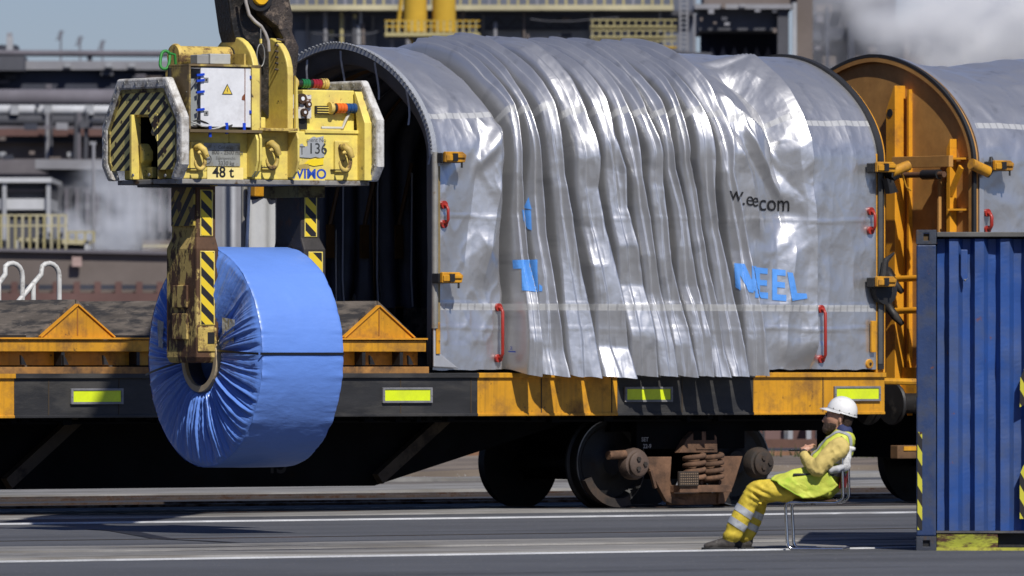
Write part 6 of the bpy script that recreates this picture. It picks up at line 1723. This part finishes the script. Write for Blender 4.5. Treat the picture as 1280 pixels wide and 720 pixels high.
# ------------------------------------------------------------ steelworks in the distance
DV = Vector((ST, CT, 0)); RV = Vector((CT, -ST, 0))
def bm_mat(n, c, **k): return mat(n, c, .8, var=.2, scale=.3, dirt=tuple(x*.7 for x in c), dirt_amt=.35, dirt_scale=.35, sharp=.15, **k)
M_DK = bm_mat('far_dark', (.042,.047,.066)); M_MV = bm_mat('far_mauve', (.15,.14,.16)); M_BR = bm_mat('far_brown', (.17,.14,.125)); M_GR = bm_mat('far_grey', (.27,.27,.29))
M_WH = bm_mat('far_white', (.50,.51,.53)); M_BG = bm_mat('far_bluegrey', (.135,.15,.19)); M_LG = bm_mat('far_light', (.36,.37,.39)); M_YE = bm_mat('far_yellow', (.58,.36,.03)); M_PY = bm_mat('far_pale_yellow', (.44,.38,.18))
M_RB = bm_mat('far_redbrown', (.14,.075,.065)); M_CM = bm_mat('far_cream', (.52,.47,.30)); M_SL = bm_mat('far_slate', (.075,.077,.09))
def FB(b, px0, px1, py0, py1, t, dep=1.0, tilt=0):
    """block that faces the viewer at distance t; tilt lowers its right end"""
    p = [far(px0, py1, t), far(px1, py1+tilt, t), far(px1, py0+tilt, t), far(px0, py0, t)]
    q = [v + DV*dep for v in p]
    return b.add([*p, *q], [(0,1,2,3),(7,6,5,4),(0,4,5,1),(1,5,6,2),(2,6,7,3),(3,7,4,0)])
def FT(b, px0, py0, px1, py1, t, r, dep=0, n=12): return b.tube([far(px0,py0,t)+DV*dep, far(px1,py1,t)+DV*dep], r, n)
def bthing(name, label, cat, px, t, group=None):
    p = far(px, 450, t); return thing(name, label, cat, (p.x, p.y, 0), 0, group)
def part(root, name, m, fn, **k):
    b = MB(); fn(b); return b.build(name, m, root, **k)
GY = 500   # rows below the horizon are clipped by the ground
def gy(t): return HOR + EYE*F/t
# high pipe bridge and light-roofed gallery (left)
T = 420
r = bthing('pipe_bridge', 'long thin pipe bridge running along the skyline on the left', 'pipe bridge', 120, T)
part(r, 'pipe', M_MV, lambda b: FT(b, -60, 66, 330, 68, T, .14*1.0, 0), smooth=40)
for px in (-10, 112, 230): part(r, 'support', M_DK, lambda b: FB(b, px-3, px+3, 69, 79, T, .3))
T = 400
r = bthing('conveyor_gallery', 'dark gallery with a pale roof below the skyline pipe', 'conveyor', 120, T)
part(r, 'roof', M_GR, lambda b: FB(b, -60, 330, 76, 87, T, 6)); part(r, 'wall', M_DK, lambda b: FB(b, -60, 330, 87.2, 114, T+.5, 5))
part(r, 'lower_roof', M_SL, lambda b: FB(b, -60, 30, 70, 88, T-1.5, 3))
for px in (25, 84, 136, 165, 240): part(r, 'roof_vent', M_LG, lambda b: FB(b, px-4, px+4, 79, 84, T-.4, .5))
for px in range(-30, 320, 38): part(r, 'leg', M_SL, lambda b: FB(b, px, px+3, 114, gy(T), T+2, .4))
T = 380
r = bthing('gas_pipeline', 'thick mauve grey gas main with a white pipe in front of it, far left', 'pipeline', 120, T)
part(r, 'gas_main', M_MV, lambda b: FT(b, -60, 122, 330, 122, T, .36, 1), smooth=40)
part(r, 'white_pipe', M_WH, lambda b: FT(b, -60, 137, 330, 139, T, .20), smooth=40)
part(r, 'dark_pipe', M_SL, lambda b: FT(b, -60, 150, 330, 152, T, .22), smooth=40)
for px in (18, 60, 112): part(r, 'flange', M_LG, lambda b: FB(b, px-5, px+5, 131, 143, T-.4, .5))
part(r, 'lower_deck', M_RB, lambda b: FB(b, -60, 330, 161, 170, T, 2)); part(r, 'girder', M_DK, lambda b: FB(b, -60, 330, 170, 178, T+.5, 1))
part(r, 'lower_wall', M_BR, lambda b: FB(b, -60, 330, 178, 198, T+1, 1)); part(r, 'backing_wall', M_MV, lambda b: FB(b, -60, 330, 112, gy(T), T+4, 1))
for px in (3, 88, 150): part(r, 'signal_box', M_LG, lambda b: FB(b, px-4, px+4, 190, 196, T-.5, .5))
T = 340
r = bthing('shed', 'low dark shed with a grey eaves strip and pale posts, half hidden by steam', 'shed', 170, T)
part(r, 'roof', M_GR, lambda b: FB(b, 44, 330, 199, 211, T-.5, 8, 3)); part(r, 'wall', M_SL, lambda b: FB(b, 60, 262, 212, 320, T, 6))
for i, px in enumerate(range(68, 258, 13)): part(r, 'post', M_MV, lambda b: FB(b, px, px+4, 236, 290, T-.3, .3))
part(r, 'ledge', M_BR, lambda b: FB(b, 178, 262, 300, 316, T-.6, .5)); part(r, 'handrail', M_CM, lambda b: FB(b, 178, 215, 306, 309, T-1.2, .1))
r = bthing('pale_wall', 'pale grey cladding wall seen between the two legs of the grab', 'wall', 305, T-10)
for k in range(6): part(r, 'wall_panel', M_LG if k % 2 else M_GR, lambda b: FB(b, 262+k*16, 262+k*16+15.5, 150, 330, T-10+.05*k, .3))
part(r, 'corner_post', M_WH, lambda b: FB(b, 289, 294, 150, 330, T-10.5, .3))
T = 330
r = bthing('control_building', 'small white two-storey control building at the far left edge', 'building', 25, T)
part(r, 'roof_edge', M_WH, lambda b: FB(b, -40, 64, 222, 228, T-.5, 8)); part(r, 'window_band', M_SL, lambda b: FB(b, -40, 62, 228.2, 248, T, 6)); part(r, 'wall', M_WH, lambda b: FB(b, -40, 62, 248.2, 262, T-.2, 6)); part(r, 'lower_wall', M_SL, lambda b: FB(b, -40, 62, 262.2, 320, T+.1, 6))
part(r, 'shade_slat', M_BR, lambda b: FB(b, -40, 62, 236, 240, T-.2, .1))
for px in (-20, 5, 60): part(r, 'post', M_LG, lambda b: FB(b, px-2, px+3, 228.2, 300, T-.4, .3))
T = 300
r = bthing('walkway', 'cream platform with yellow railings above the brown wall on the left', 'walkway', 60, T)
part(r, 'platform', M_CM, lambda b: FB(b, 18, 112, 297, 303, T, 1.5, 3)); part(r, 'machine', M_SL, lambda b: FB(b, 28, 104, 303.5, 314, T+.3, 1))
for px in (20, 108): part(r, 'leg', M_WH, lambda b: FB(b, px-2, px+3, 300, 320, T-.2, .2))
for py in (268, 281): part(r, 'rail', M_CM, lambda b: FB(b, -40, 84, py, py+2, T-.5, .06))
for px in list(range(-36, 84, 9)): part(r, 'railing_post', M_CM if px % 2 else M_PY, lambda b: FB(b, px, px+2.5, 268, 312, T-.5, .06))
for py in (289, ): part(r, 'rail', M_PY, lambda b: FB(b, 84, 119, py, py+2, T-.5, .06))
for px in (84, 94, 105, 116): part(r, 'railing_post', M_PY, lambda b: FB(b, px, px+2.5, 289, 303, T-.5, .06))
for px in (48, 60, 72): part(r, 'valve', M_GR, lambda b: FB(b, px, px+6, 290, 297, T-.2, .4))
T = 290
r = bthing('retaining_wall', 'long brown concrete wall with a row of dark slots behind the wagon', 'wall', 120, T)
part(r, 'wall', M_BR, lambda b: FB(b, -60, 360, 313, gy(T), T, 2, 8)); part(r, 'coping', M_MV, lambda b: FB(b, -60, 360, 309, 313, T-.2, 2.3, 8))
for px in range(-60, 360, 26): part(r, 'slot', M_DK, lambda b: FB(b, px+4, px+22, 356, 362, T-.3, .1)); part(r, 'slot_frame', M_RB, lambda b: FB(b, px-4, px+4, 352, 366, T-.35, .1))
part(r, 'rusty_girder', M_RB, lambda b: FB(b, -60, 360, 366, 384, T-1, 1)); part(r, 'warning_board', mat('board_pink', (.42,.30,.27), .7), lambda b: FB(b, 90, 102, 321, 333, T-.3, .1))
r = bthing('lamp_post', 'slim grey lamp post in front of the dark shed', 'lamp post', 117, 300)
part(r, 'pole', M_GR, lambda b: FT(b, 117, 180, 117, gy(300), 300, .05)); part(r, 'lamp_head', M_GR, lambda b: FB(b, 112, 120, 177, 181, 300, .2))
r = bthing('vent_stack', 'small pale vent stack on the skyline at the far left', 'chimney', 12, 430)
part(r, 'stack', M_LG, lambda b: FB(b, 8, 16, 46, 66, 430, .3)); part(r, 'cap', M_GR, lambda b: FB(b, 8.5, 15, 41, 46, 430, .3)); part(r, 'base', M_DK, lambda b: FB(b, -30, 20, 56, 70, 431, 3))
for i, (px, h) in enumerate(((76,24),(100,17),(128,12))):
    r = bthing('mast', ['tallest of the faint bare masts on the skyline', 'middle bare mast on the skyline', 'shortest bare mast on the skyline, nearest the grab'][i], 'mast', px, 900, 'bare masts on the skyline')
    part(r, 'pole', M_MV, lambda b: FT(b, px, 62-h, px, gy(900), 900, .08))
    for k in range(4): part(r, 'arm', M_MV, lambda b: FT(b, px-3-k, 62-h+3+k*3, px+4-k, 62-h+1+k*3, 900, .06))
# ---- furnace buildings behind the hood
T = 330
r = bthing('furnace_building', 'blue grey steel building with pale panels and a yellow gangway behind the hood', 'building', 600, T)
part(r, 'wall', M_BG, lambda b: FB(b, 344, 870, -40, gy(T), T, 20))
for px0, px1 in ((368,418),(424,470),(606,652),(655,737),(742,790)): part(r, 'pale_panel', M_LG, lambda b: FB(b, px0, px1, 38, 120, T-.15, .1))
part(r, 'girder', M_SL, lambda b: FB(b, 344, 870, 13, 19, T-.5, .4))
part(r, 'gangway', M_CM, lambda b: FB(b, 344, 842, 6, 12.5, T-2, 1.4))
for py in (-12, -5): part(r, 'gangway_rail', M_PY, lambda b: FB(b, 344, 842, py, py+2, T-2, .06))
for px in range(346, 842, 12): part(r, 'gangway_post', M_PY if px % 5 else M_GR, lambda b: FB(b, px, px+3, -14, 6, T-2, .06))
for px in (384, 430, 466, 604, 737): part(r, 'column', M_GR, lambda b: FB(b, px-1.5, px+1.5, 19, 120, T-.3, .2))
# lattice under the gangway
for k in range(9):
    xa = 608+k*13; part(r, 'lattice_bar', M_SL, lambda b: b.bar(far(xa, 22 if k % 2 else 35, T-.6), far(xa+13, 35 if k % 2 else 22, T-.6), .05, .05))
part(r, 'lattice_chord', M_SL, lambda b: FB(b, 606, 726, 34.5, 36.5, T-.6, .05))
r = bthing('pipe_tower', 'two thick yellow pipes rising side by side through a railed platform', 'pipes', 535, T-6)
for px in (519, 555): part(r, 'yellow_pipe', M_YE, lambda b: FT(b, px, -40, px, 40, T-6, .40, 0, 16), smooth=40)
for s in ((505,-40,497,40),(505,40,520,58),(540,40,548,58),(570,40,560,58)): part(r, 'strut', M_YE, lambda b: b.bar(far(s[0],s[1],T-6), far(s[2],s[3],T-6), .09, .09))
part(r, 'platform', M_PY, lambda b: FB(b, 481, 600, 41, 45, T-7, 2)); part(r, 'under_beam', M_SL, lambda b: FB(b, 484, 596, 45.2, 47, T-6.5, 1.5))
for px in range(482, 600, 8): part(r, 'railing_post', M_PY, lambda b: FB(b, px, px+1.8, 25, 41, T-7, .05))
for py in (25, 32): part(r, 'rail', M_YE, lambda b: FB(b, 481, 600, py, py+1.8, T-7, .05))
for px in (490, 592): part(r, 'platform_leg', M_GR, lambda b: FB(b, px-2, px+2, 47, gy(T-6), T-6, .2))
r = bthing('yellow_staircase', 'yellow railed landings and ladder right of the pale panels', 'staircase', 800, T-5)
for py in (24, 37, 50):
    part(r, 'landing', M_PY if py != 50 else M_YE, lambda b: FB(b, 738, 846, py+8, py+10, T-5, 1.2))
    part(r, 'rail', M_PY, lambda b: FB(b, 738, 846, py, py+1.5, T-5, .05))
    for px in range(740, 846, 9): part(r, 'railing_post', M_PY, lambda b: FB(b, px, px+1.5, py, py+8, T-5, .05))
for px in (849, 858, 867): part(r, 'stair_post', M_GR, lambda b: FB(b, px, px+2.5, -40, gy(T-5), T-5, .1))
for py in range(-20, 66, 6): part(r, 'ladder_rung', M_LG, lambda b: FB(b, 851, 858, py, py+1.2, T-5, .05))
T = 300
r = bthing('ore_bunker', 'dark ore bunker with a saw-toothed shadowed opening and brown columns', 'building', 940, T)
part(r, 'roof_beam', M_GR, lambda b: FB(b, 868, 990, 5, 11, T-.5, 4)); part(r, 'slab', M_SL, lambda b: FB(b, 874, 980, 11.2, 38, T, 6)); part(r, 'upper_wall', M_BR, lambda b: FB(b, 880, 1010, -50, 5, T+.5, 5))
part(r, 'opening', mat('far_black', (.012,.014,.03), .9), lambda b: FB(b, 876, 974, 38.2, gy(T), T+3, 1))
for px in range(884, 974, 14): part(r, 'tooth', M_MV, lambda b: b.prism([(0,0),(0,0),(0,0)], 'z', 0, 0) if False else b.add([far(px,75,T+2), far(px+12,75,T+2), far(px+6,58,T+2), far(px,75,T+2)+DV*.2, far(px+12,75,T+2)+DV*.2, far(px+6,58,T+2)+DV*.2], [(0,1,2),(5,4,3),(0,3,4,1),(1,4,5,2),(2,5,3,0)]))
part(r, 'column', M_SL, lambda b: FB(b, 972, 986, 5, gy(T), T-.3, .6)); part(r, 'column', M_LG, lambda b: FB(b, 991, 996, 3, gy(T), T-.5, .3)); part(r, 'column', M_BR, lambda b: FB(b, 996.2, 1016, -40, gy(T), T, 2))
part(r, 'base_wall', M_SL, lambda b: FB(b, 780, 890, 60, gy(T), T-3, 4, 6))
rng0 = random.Random(5)
T = 360
r = bthing('smoky_building', 'dim brown grey building behind the steam, upper right', 'building', 1150, T)
part(r, 'wall', M_BR, lambda b: FB(b, 1016, 1420, 36, gy(T), T, 10)); part(r, 'dark_band', M_DK, lambda b: FB(b, 1016, 1260, 34, 50, T-.5, 1)); part(r, 'upper_wall', M_SL, lambda b: FB(b, 1016, 1120, -40, 34, T, 4))
for px in (1032, 1060, 1098, 1130, 1170, 1215): part(r, 'column', rng0.choice([M_BR, M_GR, M_DK]), lambda b: FB(b, px, px+rng0.uniform(3,9), rng0.uniform(-10,40), gy(T), T-1, .5))
for k in range(12): px = rng0.uniform(1018, 1240); py = rng0.uniform(2, 84); part(r, 'wall_box', rng0.choice([M_SL, M_BR, M_MV, M_DK]), lambda b: FB(b, px, px+rng0.uniform(6,28), py, py+rng0.uniform(2,9), T-.8, .5))
# ---- far side of the yard, seen under the wagon
T = 168
r = bthing('rusty_wagon', 'row of old red brown wagon flanks far behind, seen below the coil wagon', 'rail wagon', 1020, T)
for i, px in enumerate(range(560, 1190, 33)): part(r, 'side_board', M_RB if i % 3 else bm_mat('far_dull_red', (.20,.12,.11)), lambda b: FB(b, px, px+(31 if i % 3 else 24), 500, 549, T+.1*(i%2), .5))
for px in (985, 1008, 1078, 930): part(r, 'pale_post', M_LG, lambda b: FB(b, px, px+6, 516, 549, T-.3, .2))
r = bthing('rail_stack', 'stack of long rusty rails lying beyond the tracks', 'rails', 1020, 158)
part(r, 'rail', mat('far_rail', (.13,.065,.045), .8, var=.2), lambda b: FB(b, 500, 1300, 549, 560, 158, .3)); part(r, 'rail', mat('far_rail2', (.25,.13,.07), .8, var=.2), lambda b: FB(b, 500, 1300, 564, 573, 152, .3)); part(r, 'rail_gap', M_DK, lambda b: FB(b, 500, 1300, 560.2, 564, 157, .3))
b = MB()
rng = random.Random(4)
for k in range(420):
    x = rng.uniform(88, 100); yy = rng.uniform(104, 112); 
    h = rng.uniform(.05,.22); a = rng.uniform(0,2*PI); dx, dy = .04*math.cos(a), .04*math.sin(a)
    b.add([(x,yy,.08),(x+dx,yy+dy,.08),(x+dx*2+rng.uniform(-.05,.05),yy,.1+h)], [(0,1,2)])
o = b.build('weeds', mat('weed_green', (.07,.08,.03), .8), None, fix=False); o['kind'] = 'stuff'; o['label'] = 'thin dry weeds on the ballast beyond the tracks'; o['category'] = 'weeds'
# ------------------------------------------------------------ steam
def steam(name, label, px, py, t, rx, ry, rz, dens, seed, sc, tint=(.9,.92,.95)):
    c = far(px, py, t)
    b = MB(); n_a, n_r = 20, 10; vs = []
    for i in range(n_r+1):
        f = -PI/2 + PI*i/n_r
        for k in range(n_a):
            a = 2*PI*k/n_a; vs.append((math.cos(f)*math.cos(a), math.cos(f)*math.sin(a), math.sin(f)))
    b.add(vs, [(i*n_a+k, i*n_a+(k+1)%n_a, (i+1)*n_a+(k+1)%n_a, (i+1)*n_a+k) for i in range(n_r) for k in range(n_a)])
    m = bpy.data.materials.new(name); m.use_nodes = True; n = m.node_tree.nodes; l = m.node_tree.links
    n.remove(n['Principled BSDF']); out = n['Material Output']
    pv = n.new('ShaderNodeVolumePrincipled'); pv.inputs['Color'].default_value = (*tint, 1); pv.inputs['Anisotropy'].default_value = -.05
    tc = n.new('ShaderNodeTexCoord'); no = n.new('ShaderNodeTexNoise'); no.inputs['Scale'].default_value = sc; no.inputs['Detail'].default_value = 4; no.inputs['Roughness'].default_value = .55
    mp = n.new('ShaderNodeMapping'); mp.inputs['Location'].default_value = (seed, seed*.7, 0); l.new(tc.outputs['Object'], mp.inputs[0]); l.new(mp.outputs[0], no.inputs[0])
    ln = n.new('ShaderNodeVectorMath'); ln.operation = 'LENGTH'; l.new(tc.outputs['Object'], ln.inputs[0])
    fal = n.new('ShaderNodeMapRange'); fal.inputs[1].default_value = .1; fal.inputs[2].default_value = 1.0; fal.inputs[3].default_value = 1; fal.inputs[4].default_value = 0; l.new(ln.outputs['Value'], fal.inputs[0])
    mr = n.new('ShaderNodeMapRange'); mr.inputs[1].default_value = .43; mr.inputs[2].default_value = .62; l.new(no.outputs[0], mr.inputs[0])
    m1 = n.new('ShaderNodeMath'); m1.operation = 'MULTIPLY'; l.new(fal.outputs[0], m1.inputs[0]); l.new(mr.outputs[0], m1.inputs[1])
    m2 = n.new('ShaderNodeMath'); m2.operation = 'MULTIPLY'; m2.inputs[1].default_value = dens; l.new(m1.outputs[0], m2.inputs[0])
    l.new(m2.outputs[0], pv.inputs['Density']); l.new(pv.outputs[0], out.inputs['Volume'])
    o = b.build(name, m, None, fix=True); o.location = c; o.scale = (rx, ry, rz); o.rotation_euler = (0,0,-TH)
    o['kind'] = 'stuff'; o['label'] = label; o['category'] = 'steam'; return o
steam('steam', 'bright white steam cloud drifting in the upper right', 1262, 12, 315, 5.6, 4, 3.8, 3.6, 3.1, 2.6, (.995,.997,1))
steam('steam', 'thin grey smoke left of the bright steam cloud', 1090, 34, 318, 3.8, 3, 3.0, .42, 8.4, 2.0, (.86,.87,.9))
steam('steam', 'soft steam plume in front of the dark shed on the left', 140, 275, 320, 2.3, 1.6, 2.2, 2.2, 5.2, 1.7)

# clutter on the far plant: small pipes, boxes, lamps and cables, each fixed to its building
rng = random.Random(11)
fb_ = [o for o in bpy.data.objects if o.name.startswith('furnace_building')][0]
ob_ = [o for o in bpy.data.objects if o.name.startswith('ore_bunker')][0]
cg_ = [o for o in bpy.data.objects if o.name.startswith('conveyor_gallery')][0]
gp_ = [o for o in bpy.data.objects if o.name.startswith('gas_pipeline')][0]
for k in range(26):
    px = rng.uniform(346, 860); py = rng.uniform(20, 56)
    m = rng.choice([M_GR, M_SL, M_LG, M_BR, M_PY])
    if rng.random() < .5: part(fb_, 'riser_pipe', m, lambda b: FT(b, px, py-rng.uniform(5,30), px, py+rng.uniform(8,40), 328.6, rng.uniform(.03,.09), 0, 8), smooth=50)
    else: part(fb_, 'wall_box', m, lambda b: FB(b, px, px+rng.uniform(3,14), py, py+rng.uniform(2,9), 328.9, .5))
for k in range(8):
    py = rng.uniform(-10, 60); xa = rng.uniform(344, 700)
    part(fb_, 'cable', M_SL, lambda b: b.tube([far(xa+i*rng.uniform(20,30), py+3*math.sin(i), 328.2) for i in range(5)], .025, 5))
for k in range(10):
    px = rng.uniform(870, 985); py = rng.uniform(-2, 36); part(ob_, 'wall_box', rng.choice([M_GR, M_BR, M_SL]), lambda b: FB(b, px, px+rng.uniform(2,9), py, py+rng.uniform(2,6), 299.3, .3))
for k in range(16):
    px = rng.uniform(-5, 300); py = rng.uniform(88, 112); part(cg_, 'wall_box', rng.choice([M_MV, M_BR, M_SL, M_SL]), lambda b: FB(b, px, px+rng.uniform(3,22), py, py+rng.uniform(1.5,6), 400.1, .3))
for k in range(22):
    px = rng.uniform(-5, 300); py = rng.uniform(112, 196); part(gp_, rng.choice(['pipe_bracket','valve_box']), rng.choice([M_MV, M_BR, M_SL, M_GR, M_DK]), lambda b: FB(b, px, px+rng.uniform(2,16), py, py+rng.uniform(2,9), 379-rng.random(), .3))
for k in range(9):
    px = rng.uniform(-5, 250); part(gp_, 'riser_pipe', rng.choice([M_MV, M_GR, M_SL]), lambda b: FT(b, px, 140, px+rng.uniform(-2,2), 210, 379.2, rng.uniform(.05,.12), 0, 8), smooth=50)

# unseen dark hall on the left, added so the silver hood reflects darkness
r = thing('dark_reflection_hall', 'unseen dark hall added far to the left to darken the hood reflections', 'building', (-70, 120, 0))
b = MB(); b.box(-110, -70, -80, 330, 0, 48); b.build('wall', M_SL, r)
b = MB(); b.prism([(-112,48),(-68,48),(-90,56)], 'y', -81, 331); b.build('roof', M_BG, r)
for k in range(20): b = MB(); b.box(-69.9, -69.6, -75+k*20, -74+k*20, 0, 48); b.build('wall_post', M_MV, r)
